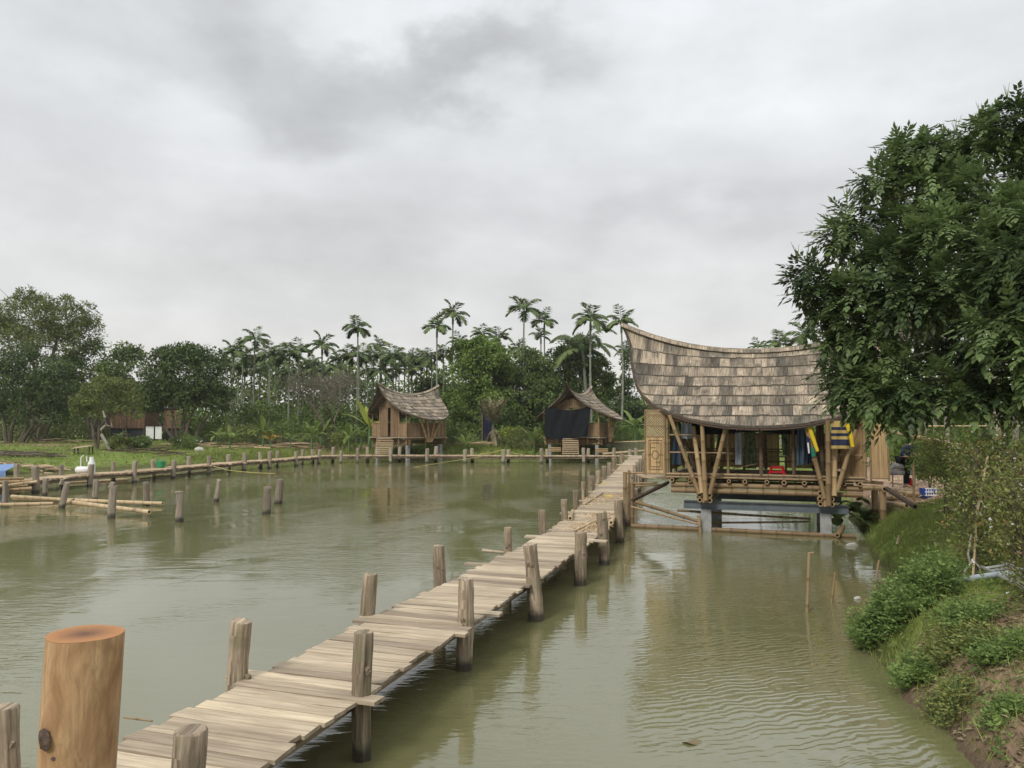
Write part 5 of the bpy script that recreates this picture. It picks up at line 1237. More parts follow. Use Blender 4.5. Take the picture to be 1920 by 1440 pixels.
for (lab, px, Yd, rx, rz_, mt, fl) in [('yellow flowering bush left of the right hut', 957, 66, 1.0, .9, 'leaf_light', 'yellow'), ('yellow flowering bush touching the left post of the right hut', 1028, 66, .8, 1.1, 'leaf_light', 'yellow'),
        ('brownish low bush between the drying palm and the right hut', 980, 65, 1.5, .8, 'leaf_olive', None), ('low green bush beside the left hut, right side', 850, 66, 1.4, 1.0, 'leaf_mid', None), ('reddish low bush left of the left hut', 640, 67, 1.4, .8, 'leaf_shrub', None),
        ('low bush with white blossoms beside the white stone', 355, 63, 1.1, .6, 'leaf_mid', 'petal'), ('low bush right of the crooked bare trunk', 262, 60, 1.0, .5, 'leaf_mid', 'petal'), ('scrubby bush in front of the left palms', 450, 68, 2.0, .9, 'leaf_olive', None), ('scrubby bush below the forked palms', 535, 69, 2.2, 1.2, 'leaf_mid', None),
        ('scrubby bush behind the right side of the right hut', 1180, 68, 1.6, 1.0, 'leaf_mid', None), ('low grey-green weeds right of the crooked bare trunk', 225, 58.5, .7, .6, 'leaf_olive', None)]:
    g = gpos(px, Yd); bush('bush', lab, (g.x, g.y, g.z+rz_*.7), (rx, rx, rz_), 1800, .17, mt, flower=fl, nf=55 if fl == 'yellow' else 14, fleaf=.10 if fl == 'yellow' else .10)
# far undergrowth and wood that reads as one mass
def mass(name, xs, Yr, zr_, n, leaf, mat, seed=1, clump=1.2, top=None):
    rg = np.random.default_rng(seed); k = max(30, n//90); cx = rg.uniform(xs[0], xs[1], k); cy = rg.uniform(Yr[0], Yr[1], k); cz = rg.uniform(zr_[0], zr_[1], k)
    if top is not None: cz = np.array([rg.uniform(zr_[0], top(x)) for x in cx])
    tn = rg.uniform(0, 1, k); j = rg.integers(0, k, n); d = unit(rg.normal(size=(n, 3))); P = np.stack([cx, cy, cz], -1)[j]+d*clump*rg.uniform(.5, 1.1, (n, 1))*np.array([1.2, 1, .8])
    g = hgt(P[:, 0], P[:, 1]); P[:, 2] = np.maximum(P[:, 2], g+.05)
    o = leaves(name, M[mat], None, P, unit(d*.6+rg.normal(size=(n, 3))*.5), rg.uniform(.7, 1.3, n)*leaf, rg.uniform(.7, 1.3, n)*leaf*.5, np.clip(.65*tn[j]+.35*rg.uniform(0, 1, n), 0, 1)); o['kind'] = 'stuff'; return o
tp = lambda x: (9.0 if -42 < x < -3 else 6.8)+1.0*math.sin(x*.21)+.8*math.sin(x*.57+1) if x < 14 else 6.5+1.0*math.sin(x*.3)
mass('distant_wood', (-75, 60), (90, 104), (1.5, 8), 75000, .58, 'leaf_mid', 4, 1.5, tp)
mass('undergrowth', (-31, -1), (72, 88), (1.0, 4.6), 20000, .36, 'leaf_mid', 5, 1.0)
mass('undergrowth', (-10, 24), (72, 86), (1.0, 4.0), 17000, .36, 'leaf_mid', 6, 1.0)
mass('undergrowth', (-29, 14), (70, 73), (1.0, 2.4), 10000, .22, 'leaf_light', 7, .6)
mass('undergrowth', (-64, -42), (72, 84), (1.0, 2.6), 7000, .3, 'leaf_olive', 8, .7)
# wire and stake fence along the back
fe = thing('net_fence', 'low grey net fence on thin stakes running behind both small huts', 'fence', (0, 68.5, 1.1)); mb = MB()
for i in range(95):
    x = -30+i*.5; 
    for k in range(2): mb.beam((x+k*.25, 68.5, 1.0), (x+k*.25+random.uniform(-.15, .15), 68.5, 1.95), .018, .01, .5, up=(0, 1, 0))
for z in (1.25, 1.45, 1.65, 1.9): mb.beam((-30, 68.48, z), (18, 68.48, z), .012, .012, .5)
mb.build('net', M['net'], fe); mb = MB()
for i in range(26): mb.bamboo((-30+i*1.9, 68.4, .9), (-30+i*1.9, 68.4, 2.15+random.uniform(-.1, .3)), .03, .6)
mb.build('stakes', M['bamboo'], fe)
wf = thing('stake_fence', 'grey mesh fence with a pale bamboo top rail between the right hut and the bungalow', 'fence', tuple(gpos(1180, 62.5))); mb = MB()
a, b = gpos(1150, 63.5), gpos(1260, 60); mb.bamboo(a+Vector((0, 0, 1.05)), b+Vector((0, 0, 1.15)), .05, .8); mb.build('top_rail', M['bamboofresh'], wf); mb = MB()
for i in range(60): p = a.lerp(b, i/59); mb.beam(p, p+Vector((random.uniform(-.05, .05), 0, 1.05)), .03, .015, random.uniform(.2, .7), up=(0, 1, 0))
for z in (.3, .6, .9): mb.beam(a+Vector((0, .01, z)), b+Vector((0, .01, z)), .02, .02)
mb.build('mesh', M['net'], wf)
# ------------------------------------------------------------------ the big overhanging tree
random.seed(17)
bigt = thing('overhanging_tree', 'large dark glossy tree on the right edge whose boughs hang over the bungalow roof', 'tree', (11.6, 12.6, hz(11.6, 12.6)))
# blobs: px, py, radius in px, depth
BT = [(1640, 345, 34, 13.2), (1715, 285, 40, 13.2), (1575, 440, 36, 13), (1545, 545, 34, 12.9), (1590, 620, 40, 12.6), (1565, 640, 26, 12.8), (1660, 775, 32, 12), (1525, 520, 40, 13), (1505, 505, 22, 13.1), (1560, 575, 48, 13), (1600, 560, 55, 12.6), (1610, 440, 50, 13.2), (1590, 400, 26, 13.4), (1650, 500, 60, 12.4), (1690, 430, 62, 13), (1668, 330, 36, 13.4), (1700, 290, 42, 13.4), (1740, 360, 62, 13), (1745, 290, 40, 13.6),
      (1800, 290, 55, 13.2), (1850, 250, 45, 13), (1900, 225, 46, 12.8), (1960, 240, 70, 12.6), (1810, 380, 70, 12.6), (1760, 450, 70, 12.2), (1700, 560, 70, 12), (1790, 540, 75, 11.6), (1640, 620, 55, 12.4), (1600, 660, 45, 12.8), (1590, 720, 46, 12.4), (1570, 690, 24, 12.8), (1632, 742, 38, 12), (1600, 718, 36, 12.2),
      (1680, 700, 55, 12), (1700, 735, 50, 11.6), (1760, 730, 46, 11.4), (1650, 740, 44, 11.9), (1810, 740, 40, 11.2), (1860, 715, 50, 11), (1900, 745, 42, 11), (1800, 650, 50, 13.2), (1880, 620, 70, 10.6), (1900, 500, 80, 10.8), (1900, 400, 60, 11.6), (1960, 330, 60, 12.4), (1850, 470, 60, 11.6), (1960, 660, 80, 10.4), (1960, 560, 80, 10.6), (1940, 450, 70, 11.2), (1960, 735, 70, 10.6),
      (1740, 640, 46, 13.6), (2060, 300, 120, 13), (2080, 480, 120, 12), (2080, 650, 120, 11.5), (2150, 400, 130, 14), (1900, 350, 90, 16), (2000, 500, 140, 16), (1850, 560, 60, 16), (1990, 790, 60, 12)]
sp_c = []; sp_n = []; sp_t = []
for (px, py, rp, Yd) in BT:
    c = np.array(AT(px, py, Yd)); r = rp*Yd/FPX; k = max(6, int(r*r*(270 if px < 1990 and Yd < 15 else 70))); k2 = int(k*2.1)
    d = rdir(k2); d[:, 2] = np.where(d[:, 2] < -.6, -d[:, 2], d[:, 2]); rad = r*(1-np.abs(RNG.normal(size=(k2, 1)))*.30); sp_c.append(c+d*rad*np.array([.72, 1.0, .64])); sp_n.append(d)
    # tone drifts from clump to clump
    sp_t.append(np.clip(np.full(k2, random.uniform(.0, .95))+RNG.uniform(-.22, .22, k2), 0, 1))
SC, SN, ST = np.concatenate(sp_c), np.concatenate(sp_n), np.concatenate(sp_t); ns = len(SC)
# each spray: a pinnate leaf of seven leaflets arching out and down
ax = unit(SN*.65+rdir(ns)*.75+np.array([0, 0, -.42])); sdv = unit(np.cross(ax, np.array([0, 0, 1.0])+rdir(ns)*.25)); L0 = RNG.uniform(.28, .46, ns)
Ps, Ds, Ts, Us, Ls = [], [], [], [], []
nv = np.cross(sdv, ax)
for i in range(5):
    u = .15+.19*i
    for s_ in (-1, 1):
        Ps.append(SC+ax*(L0*u)[:, None]-np.array([0, 0, .25])*(L0*u*u)[:, None]); Ds.append(unit(ax*.65+sdv*s_*(.8-.10*i)+np.array([0, 0, -.32])+rdir(ns)*.14)); Ts.append(np.clip(ST+RNG.uniform(-.12, .12, ns), 0, 1)); Us.append(nv); Ls.append(RNG.uniform(.095, .145, ns))
Ps.append(SC+ax*L0[:, None]-np.array([0, 0, .25])*L0[:, None]); Ds.append(unit(ax+np.array([0, 0, -.4]))); Ts.append(np.clip(ST+.1, 0, 1)); Us.append(nv); Ls.append(RNG.uniform(.12, .17, ns))
Ps, Ds, Ts, Us, Ls = map(np.concatenate, (Ps, Ds, Ts, Us, Ls))
young = RNG.uniform(0, 1, len(Ts)); Ts = np.where(young > .985, 1.0, np.minimum(Ts, .92))
Sd = unit(np.cross(Ds, Us)); 
leaves('crown', M['leaf_tree'], bigt, Ps, Ds, Ls, Ls*.42, Ts, up=np.cross(Sd, Ds)*-1, fold=-.16)
mb = MB(); base = Vector((11.6, 12.6, hz(11.6, 12.6)-.2)); fork = base+Vector((-.2, 0, 2.3)); limb(mb, base, fork, .30, .24, 4, .1, 12)
for (px, py, Yd, r) in [(1700, 560, 12.4, .12), (1640, 700, 12.3, .10), (1800, 350, 13, .12), (1900, 450, 11.6, .12), (1760, 760, 11.8, .08), (1690, 720, 12.2, .07), (1960, 300, 12.8, .12), (2080, 500, 12.4, .1), (1870, 650, 11.4, .08), (1900, 760, 11.4, .07)]:
    e = AT(px, py, Yd); limb(mb, fork, fork.lerp(e, .5)+Vector((0, 0, .25)), r, r*.65, 4, .16, 8, .35); limb(mb, fork.lerp(e, .5)+Vector((0, 0, .25)), e, r*.65, .03, 5, .25, 6, .35)
for (px, py, rp, Yd) in BT[:50]:
    e = AT(px, py, Yd); s0 = min(((AT(q[0], q[1], q[2]) for q in [(1700, 560, 12.4), (1640, 700, 12.3), (1800, 350, 13), (1900, 450, 11.6), (1760, 760, 11.8), (1870, 650, 11.4), (1960, 300, 12.8)])), key=lambda v: (v-e).length)
    limb(mb, s0, e, .035, .012, 5, .3, 5, .3)
mb.build('trunk', M['bark'], bigt, smooth=True)
# flower spikes on the top outline
V = []; mb = MB()
for (px, py, Yd) in [(1495, 470, 13.1), (1588, 362, 13.4), (1643, 348, 13.3), (1690, 250, 13.4), (1793, 232, 13.3), (1838, 205, 13.1), (1845, 212, 13.1), (1888, 172, 12.9), (1512, 478, 13)]:
    p = AT(px, py+14, Yd)
    for k in range(7): q = p+Vector((random.uniform(-.05, .05), random.uniform(-.05, .05), .02*k)); mb.tube([p+Vector((0, 0, .02*k-.1)), q+Vector((random.uniform(-.07, .07), 0, .10+.01*k))], [.006, .003], 4, .6, False)
mb.build('flower_spikes', M['leaf_light'], bigt)

# ------------------------------------------------------------------ grove right of the bungalow, behind
random.seed(31)
mass('right_thicket', (16, 40), (40, 47), (1.0, 5.5), 18000, .32, 'leaf_light', 15, .9)
mass('right_thicket', (14, 34), (31, 35), (1.0, 2.6), 11000, .20, 'leaf_light', 16, .55)
for i, (px, Yd, r) in enumerate([(1737, 33, .06), (1752, 36, .10), (1776, 30, .10), (1790, 37, .06), (1868, 27, .17), (1901, 31, .13), (1913, 33, .08), (1722, 38, .06), (1850, 35, .07)]):
    g = gpos(px, Yd); rt = thing('slim_tree', ['slender pale trunk right of the bungalow roof end', 'thicker pale trunk beside the slender one behind the dipping pole', 'pale ringed palm-like trunk crossing the bamboo rail', 'thin dark trunk right of the ringed trunk', 'broad grey forked trunk behind the white-flowering shrub', 'pale straight trunk near the right edge crossing the rail', 'thin trunk at the extreme right edge', 'thin trunk right behind the end panel of the bungalow', 'thin leaning trunk left of the broad forked trunk'][i], 'tree', tuple(g), 0, 'trunks of the right-hand grove')
    mb = MB(); t = g+Vector((random.uniform(-.3, .3), 0, 6)); limb(mb, g-Vector((0, 0, .2)), t, r, r*.7, 6, .04, 8, .6); 
    if i == 4: limb(mb, g+Vector((0, 0, .9)), g+Vector((-.35, 0, 2.6)), .12, .08, 4, .1, 8, .5)
    mb.build('trunk', M['palebark'], rt, smooth=True); P, Nr, T = crownpts([(tuple(t+Vector((0, 0, .5))), (1.4, 1.4, 1.3))], 1500); leaves('crown', M['leaf_mid'], rt, P, unit(Nr+rdir(len(P))*.7), .24, .11, T)
rl = MB(); rl.bamboo(AT(1740, 799, 29.5), AT(1925, 799, 29.5), .03, .8); tagp(rl.build('bamboo_rail', M['bamboofresh'], None), 'thin level bamboo rail tied across the trunks of the right-hand grove', 'rail')
banana('bright banana plant at the right edge above the dark machine', 1915, 0, 20, 2.3, 5, 'leaf_banana', seed=77, upright=.95)
# work path litter: bamboo lengths
random.seed(41)
def gp(px, py, dz=0.0):
    """point where the picture ray meets the terrain"""
    d = ray(px, py); t = 3.0
    while t < 120:
        p = Vector((d.x*t, d.y*t, CAMZ+d.z*t))
        if p.z <= max(0, hz(p.x, p.y))+dz: return p
        t += .04
    return p
cul = [((1668, 921), (1716, 927), .075, 'fresh thick bamboo length lying highest in the pile by the path'), ((1688, 930), (1732, 934), .085, 'fresh thick bamboo length below the topmost one in the pile'), ((1664, 940), (1690, 936), .085, 'short cut bamboo length with its open end toward the water'), ((1662, 948), (1700, 954), .07, 'dark bamboo length under the pile'),
       ((1722, 944), (1755, 947), .03, 'thin split bamboo lying level right of the pile'), ((1730, 950), (1800, 956), .025, 'long thin split bamboo along the top of the grassy mound'), ((1760, 962), (1810, 955), .03, 'split bamboo lying across the path right of the sapling'), ((1668, 905), (1690, 909), .03, 'short stick near the feet of the worker'),
       ((1670, 962), (1702, 957), .02, 'thin reed lying on the grassy mound'), ((1745, 1018), (1778, 1004), .022, 'upper of two crossed reeds on the grass slope'), ((1752, 1021), (1770, 1026), .02, 'lower of two crossed reeds on the grass slope'), ((1700, 1018), (1725, 1000), .015, 'thin dry stem on the middle of the grass slope'), ((1682, 1025), (1686, 1008), .03, 'short split piece standing in the grass above the water')]
for (a, b, r, lab) in cul:
    A_, B_ = gp(*a), gp(*b); mb = MB(); mb.bamboo(A_+Vector((0, 0, r)), B_+Vector((0, 0, r)), r, .65, n=10, bend=.01); tagp(mb.build('bamboo_length', M['bamboofresh'] if r > .026 else M['bamboo'], None, smooth=True), lab, 'bamboo', 'bamboo lengths lying about the work path')
P, D, L_ = [], [], []
for _ in range(1500):
    x = random.uniform(10.2, 15.5); y = random.uniform(18.6, 27)
    if dirt(x, y) < .8 or random.random() > .8: continue
    P.append((x, y, hz(x, y)+random.uniform(.01, .06))); a = random.uniform(0, 6.28); D.append((math.cos(a), math.sin(a)*.6, random.uniform(-.08, .12))); L_.append(random.uniform(.1, .7))
o = leaves('bamboo_chips', M['fibre'], None, np.array(P), np.array(D), np.array(L_), .035, RNG.uniform(0, 1, len(P)), up=np.tile([0, 0, 1.0], (len(P), 1)), fold=.4); o['kind'] = 'stuff'
# long pole sloping behind the panel
mb = MB(); mb.bamboo(AT(1664, 808, 20.5), AT(1800, 835, 20.5), .06, .8, n=10, bend=.02); tagp(mb.build('dipping_pole', M['bamboofresh'], None, smooth=True), 'thick pale bamboo pole dipping to the right behind the end panel, over the stooping worker', 'bamboo pole')
mb = MB(); a = gp(1715, 945); mb.bamboo(a-Vector((0, 0, .1)), AT(1712, 872, a.y), .032, .45); tagp(mb.build('short_stake', M['bamboo'], None), 'upright bamboo stake on the mound in front of the worker', 'stake')
# blue baskets pile
g = gp(1741, 932); rt = thing('plastic_crate', 'small blue and white plastic crate on the work path right of the worker', 'crate', tuple(g)); mb = MB()
for (dx, dz, w, h, d_) in ((0, .02, .34, .04, .26), (-.16, .13, .03, .22, .26), (.16, .13, .03, .22, .26), (0, .13, .34, .22, .02)): mb.box((g.x+dx, g.y, g.z+dz), (w, d_, h))
mb.build('body', M['blue'], rt); mb = MB()
for i in range(5): mb.box((g.x-.13+.065*i, g.y-.14, g.z+.13), (.02, .015, .2))
for z in (.06, .15, .24): mb.box((g.x, g.y-.15, g.z+z), (.34, .02, .03))
mb.build('slats', M['whitep'], rt)
g = gp(1708, 912); mb = MB(); mb.tube([g, g+Vector((0, 0, .13)), g+Vector((0, 0, .22)), g+Vector((0, 0, .27))], [.06, .065, .045, .02], 8, .5); tagp(mb.build('bottle', M['red'], None, smooth=True), 'small reddish drink bottle on the ground just right of the worker', 'bottle')
mb = MB(); g = AT(1676, 868, 24); 
for i in range(3): mb.tube([(g.x+.3*i-.1, g.y, g.z-.2), (g.x+.3*i, g.y, g.z-.1), (g.x+.3*i+.32, g.y, g.z-.13), (g.x+.3*i+.4, g.y, g.z-.2)], [.04, .10, .09, .04], 8, .5)
mb.tube([(g.x-.15, g.y, g.z-.3), (g.x+1.0, g.y, g.z-.3)], [.08, .08], 8, .5)
for q in (-.05, .3, .65, .95): mb.tube([(g.x+q, g.y, g.z-.3), (g.x+q, g.y, hz(g.x+q, g.y))], [.022, .022], 6, .5)
tagp(mb.build('sack_bench', M['concrete'], None, smooth=True), 'pale grey sacks heaped on a stand behind the worker', 'sacks')

# ------------------------------------------------------------------ the worker
def skin_obj(name, mat, parent, nodes, edges, rootidx=0, sub=2):
    me = bpy.data.meshes.new(name); me.from_pydata([n[:3] for n in nodes], edges, []); o = bpy.data.objects.new(name+'_tmp', me); C.objects.link(o)
    md = o.modifiers.new('s', 'SKIN'); md.use_smooth_shade = True
    sv = me.skin_vertices[0].data
    for i, n in enumerate(nodes): sv[i].radius = (n[3], n[4] if len(n) > 4 else n[3]); sv[i].use_root = (i == rootidx)
    m2 = o.modifiers.new('u', 'SUBSURF'); m2.levels = sub; m2.render_levels = sub
    dg = bpy.context.evaluated_depsgraph_get(); ev = o.evaluated_get(dg); nm = bpy.data.meshes.new_from_object(ev); nm.name = name
    bpy.data.objects.remove(o); bpy.data.meshes.remove(me); nm.polygons.foreach_set('use_smooth', np.ones(len(nm.polygons), bool)); nm.materials.clear()
    return link_mesh(name, nm, M[mat], parent)
f = gp(1697, 914); wk = thing('person', 'person in dark blue top and black trousers stooping over the work path', 'person', tuple(f), R(0))
# local: x right (facing +x), z up
nodes = [(0, 0, .90, .15, .13), (.02, .0, 1.05, .135, .12), (.10, .0, 1.22, .155, .12), (.24, .0, 1.34, .16, .11), (.31, .0, 1.37, .06, .06), (.37, .0, 1.40, .055, .055), (.44, .0, 1.43, .085, .08), (.50, 0, 1.45, .075, .075),
         (-.01, -.10, .84, .10), (.03, -.11, .48, .062), (-.03, -.11, .10, .045), (.02, -.11, .045, .045), (.14, -.11, .03, .035),
         (-.01, .12, .84, .10), (.12, .14, .48, .062), (.16, .14, .10, .045), (.21, .14, .045, .045), (.33, .14, .03, .035),
         (.25, -.17, 1.30, .06), (.33, -.20, 1.06, .045), (.46, -.14, .90, .034), (.52, -.12, .86, .036),
         (.25, .17, 1.30, .06), (.34, .20, 1.06, .045), (.48, .14, .92, .034), (.54, .12, .88, .036)]
edges = [(0, 1), (1, 2), (2, 3), (3, 4), (4, 5), (5, 6), (6, 7), (0, 8), (8, 9), (9, 10), (10, 11), (11, 12), (0, 13), (13, 14), (14, 15), (15, 16), (16, 17), (3, 18), (18, 19), (19, 20), (20, 21), (3, 22), (22, 23), (23, 24), (24, 25)]
fx = [21, 25]
for h in fx:
    hx, hy, hz_ = nodes[h][:3]
    for q in range(5):
        dy = (q-2)*.017; b = len(nodes); ln = [.05, .07, .075, .07, .055][q]
        nodes.append((hx+.03, hy+dy, hz_-.02, .010)); nodes.append((hx+.03+ln*.5, hy+dy*1.2, hz_-.03-ln*.3, .009)); nodes.append((hx+.03+ln*.7, hy+dy*1.2, hz_-.03-ln*.75, .008)); edges += [(h, b), (b, b+1), (b+1, b+2)]
skin_obj('body', 'skin', wk, nodes, edges)
def inflate(ns, k): return [tuple(n[:3])+tuple(r*k+.012 for r in n[3:]) for n in ns]
top_n = inflate([nodes[i] for i in (0, 1, 2, 3, 18, 19, 22, 23)], 1.12); skin_obj('shirt', 'navy', wk, top_n, [(0, 1), (1, 2), (2, 3), (3, 4), (4, 5), (3, 6), (6, 7)])
tr_n = inflate([nodes[i] for i in (0, 8, 9, 10, 13, 14, 15)], 1.2); skin_obj('trousers', 'black', wk, tr_n, [(0, 1), (1, 2), (2, 3), (0, 4), (4, 5), (5, 6)])
mb = MB(); Mw = rootM(wk)
for k, (r, z) in enumerate(((.10, 0), (.095, .04), (.05, .085))): pass
mb.tube([Mw @ Vector((.44, 0, 1.47)), Mw @ Vector((.43, 0, 1.52)), Mw @ Vector((.42, 0, 1.56))], [.115, .10, .05], 12, .5); mb.tube([Mw @ Vector((.45, 0, 1.47)), Mw @ Vector((.45, 0, 1.485))], [.16, .15], 12, .5); mb.build('hat', M['black'], wk, smooth=True)

# ------------------------------------------------------------------ right bank plants
random.seed(23)
def herb(name, label, c, r, n, mat='leaf_bush', lf=.055, group=None, stems=60):
    """leafy shoots rising from the bank, compound leaves along each shoot"""
    c = Vector(c); g = hz(c.x, c.y); rt = thing(name, label, 'bush', (c.x, c.y, max(0, g)), 0, group); P, D, T, L = [], [], [], []; mb = MB()
    for s_ in range(stems):
        a = random.uniform(0, 6.28); q = math.sqrt(random.random())*random.uniform(.6, 1.25); bx, by = c.x+math.cos(a)*q*r[0]*.55, c.y+math.sin(a)*q*r[1]*.55; gz = max(-.05, hz(bx, by)); hh = r[2]*random.choice((.35, .5, .7, .9, 1.1, 1.4))*random.uniform(.8, 1.1)*(1-.25*q)
        e = Vector((bx+math.cos(a)*q*r[0]*.5+random.uniform(-.06, .06), by+math.sin(a)*q*r[1]*.5, gz+hh)); b = Vector((bx, by, gz)); mid = b.lerp(e, .55)+Vector((0, 0, hh*.12)); path = [b, mid, e]; mb.tube(path, [.006, .005, .003], 4, .5, False); tone = random.random()
        m = max(6, n//stems)
        for k in range(m):
            u = .2+.8*k/m; p = b.lerp(mid, u/.55) if u < .55 else mid.lerp(e, (u-.55)/.45); az = k*2.4+random.uniform(-.5, .5); dr = Vector((math.cos(az), math.sin(az), random.uniform(-.1, .7))).normalized(); ln = .10*random.uniform(.6, 1.2)
            for t in range(3):
                P.append(tuple(p+dr*ln*(.35+.3*t))); sd2 = Vector((-dr.y, dr.x, 0))*(1, -1, 0)[t]; D.append(tuple(dr*.7+sd2+Vector((0, 0, random.uniform(-.3, .25))))); T.append(min(.93, max(0, .55*tone+.45*random.random()))); L.append(lf*random.uniform(.7, 1.35))
    T = np.array(T); T[RNG.uniform(0, 1, len(T)) > .985] = 1
    leaves('foliage', M[mat], rt, np.array(P), np.array(D), np.array(L), np.array(L)*.42, T); mb.build('stems', M['shaft'], rt); return rt
HB = [('bush', 'bushy bright green herb hanging over the water where the bank juts out', gp(1655, 1185), (.42, .42, .38), 2100, 'leaf_bush', .055), ('bush', 'leafy herb clump right behind the one that juts over the water', gp(1700, 1150), (.42, .48, .34), 1700, 'leaf_bush', .055),
      ('bush', 'tall green shoots beside the end of the grey pipe', gp(1745, 1125), (.42, .5, .5), 1700, 'leaf_bush', .05), ('bush', 'small weedy clump low on the bank under the jutting herb', gp(1720, 1270), (.26, .3, .2), 700, 'leaf_bush', .05),
      ('bush', 'yellowish weedy clump on the bare bank in the lower right', gp(1790, 1225), (.34, .4, .2), 800, 'leaf_shrub', .045), ('bush', 'dark low fern-like clump over the water above the grey pipe', gp(1715, 1100), (.42, .42, .28), 1300, 'leaf_mid', .05),
      ('bush', 'low weeds at the right edge above the bare earth', gp(1880, 1230), (.35, .3, .16), 700, 'leaf_bush', .045), ('bush', 'small tuft of weeds near the bottom right corner', gp(1880, 1350), (.25, .25, .13), 500, 'leaf_bush', .04), ('bush', 'low sprawling weeds in the middle of the right slope', gp(1820, 1165), (.35, .35, .2), 700, 'leaf_bush', .045),
      ('bush', 'thin weeds at the waterline in the lower right', gp(1790, 1330), (.28, .3, .2), 600, 'leaf_shrub', .04)]
for (nm, lab, c, r, n, mt, lf) in HB: herb(nm, lab, c, r, n, mt, lf, 'low herbs on the right bank', stems=int(30+r[0]*90))
def sapling(label, px, py, Yd, H, spread, n, mat, flower=0, lf=.06, seed=1, ntr=3, low=.25):
    random.seed(seed); g = Vector(gp(px, py)) if Yd is None else gpos(px, Yd); rt = thing('shrub', label, 'shrub', tuple(g), 0, 'flowering shrubs on the right bank'); mb = MB(); TP_ = []
    for t in range(ntr):
        e = g+Vector((random.uniform(-.25, .25)*spread, random.uniform(-.3, .3)*spread, H*random.uniform(.8, 1))); path = limb(mb, g+Vector((random.uniform(-.05, .05), random.uniform(-.05, .05), -.1)), e, .022*H/2, .008, 7, .06, 6, .5)
        for k in range(34):
            u = random.uniform(low, 1); p = g.lerp(e, u); a = random.uniform(0, 6.28); ln = spread*random.uniform(.35, .75)*(1.1-.5*abs(u-.55)); q = p+Vector((math.cos(a)*ln, math.sin(a)*ln, random.uniform(.0, .5)*ln+.05)); mb.tube([p, p.lerp(q, .5)+Vector((0, 0, .04)), q], [.006, .004, .002], 4, .5, False)
            for _ in range(5): v = random.uniform(.3, 1.05); TP_.append(tuple(p.lerp(q, v)+Vector((random.gauss(0, .05), random.gauss(0, .05), random.gauss(0, .05)))))
    mb.build('stems', M['bark'], rt); TP_ = np.array(TP_); j = RNG.integers(0, len(TP_), n); P = TP_[j]+RNG.normal(size=(n, 3))*.055
    tn = RNG.uniform(0, .93, len(TP_))[j]*.6+RNG.uniform(0, .93, n)*.4; tn[RNG.uniform(0, 1, n) > .95] = 1.0
    leaves('foliage', M[mat], rt, P, unit(rdir(n)+np.array([0, 0, .2])), RNG.uniform(.6, 1.3, n)*lf, RNG.uniform(.6, 1.2, n)*lf*.45, tn)
    if flower:
        c = TP_[RNG.integers(0, len(TP_), flower)]+RNG.normal(size=(flower, 3))*.05; c[:, 1] -= .08; q = np.repeat(c, 6, 0); leaves('flowers', M['petal'], rt, q, rdir(len(q)), .022, .02, RNG.uniform(0, 1, len(q)))
    return rt
sapling('slim sapling with reddish leaf tips standing on the mound in front of the bamboo litter', 1775, 965, None, 1.75, .75, 2300, 'leaf_shrub', 6, .07, 2, 2, .42)
sapling('bushy green shrub behind the reddish sapling, at the worker side of the path', 1740, 0, 21.5, 1.6, .8, 2300, 'leaf_light', 0, .09, 3, 3, .2)
sapling('shrub with scattered white flowers climbing around the long pale stake', 1830, 1080, None, 1.9, .7, 3800, 'leaf_shrub', 40, .055, 4, 3, .1)
sapling('tall white-flowered shrub at the right edge above the ladder', 1900, 1060, None, 1.9, .75, 4200, 'leaf_shrub', 60, .055, 5, 4, .05)
sapling('dense dark shrub cut by the right edge beside the ladder', 1925, 1150, None, 1.6, .55, 3000, 'leaf_shrub', 22, .05, 6, 3, .15)
sapling('pale leafy shrub behind the long pale stake', 1850, 0, 17.5, 1.5, .8, 2600, 'leaf_light', 14, .075, 7, 3, .2)
sapling('tall thin shrub between the sapling and the long pale stake', 1800, 0, 15.5, 1.3, .6, 1800, 'leaf_light', 10, .06, 9, 3, .2)
# broad dark leaves behind the right stilt
random.seed(8); V, F, T = [], [], []; g = Vector((9.15, 20.9, .25)); rt = thing('broadleaf_clump', 'clump of big dark heart-shaped leaves under the right end of the bungalow', 'plant', tuple(g))
for i in range(26): paddle(V, F, T, (g.x+random.uniform(-.55, .7), g.y+random.uniform(-.6, .4), g.z+random.uniform(0, .45)), random.uniform(0, 6.28), random.uniform(.3, 1.1), random.uniform(.5, .75), .34, 1.7, random.uniform(.1, .8))
Mi = np.array(rootM(rt).inverted()); V = np.array(V)@Mi[:3, :3].T+Mi[:3, 3]; link_mesh('leaves', fast_mesh('leaves', V, np.array(F), np.clip(np.array(T), 0, 1)), M['leaf_mid'], rt)
P_, D_, T_, L_, SP_ = [], [], [], [], MB()
for _ in range(1500):
    x = random.uniform(3.9, 9.5); y = random.uniform(5.2, 17.5); s_d = float(sdist(x, y))
    if s_d < .02 or s_d > 3.2 or random.random() > (.9 if s_d < .7 else .40)*(.25+.75*abs(wob(x*1.3, y*1.3))*1.6): continue
    h = random.uniform(.07, .30)*(1.15 if s_d < .6 else .8); z = hz(x, y); b = Vector((x, y, z)); e = b+Vector((random.uniform(-.12, .06), random.uniform(-.1, .1), h)); SP_.tube([b, b.lerp(e, .5)+Vector((0, 0, .02)), e], [.004, .003, .002], 3, .5, False); tn = random.random(); lf = random.uniform(.025, .06)
    for k in range(random.randint(7, 18)):
        u = random.uniform(.15, 1.05); az = k*2.4; P_.append(tuple(b.lerp(e, u))); D_.append((math.cos(az), math.sin(az), random.uniform(-.2, .9))); T_.append(min(1, .6*tn+.45*random.random())); L_.append(lf*random.uniform(.7, 1.6))
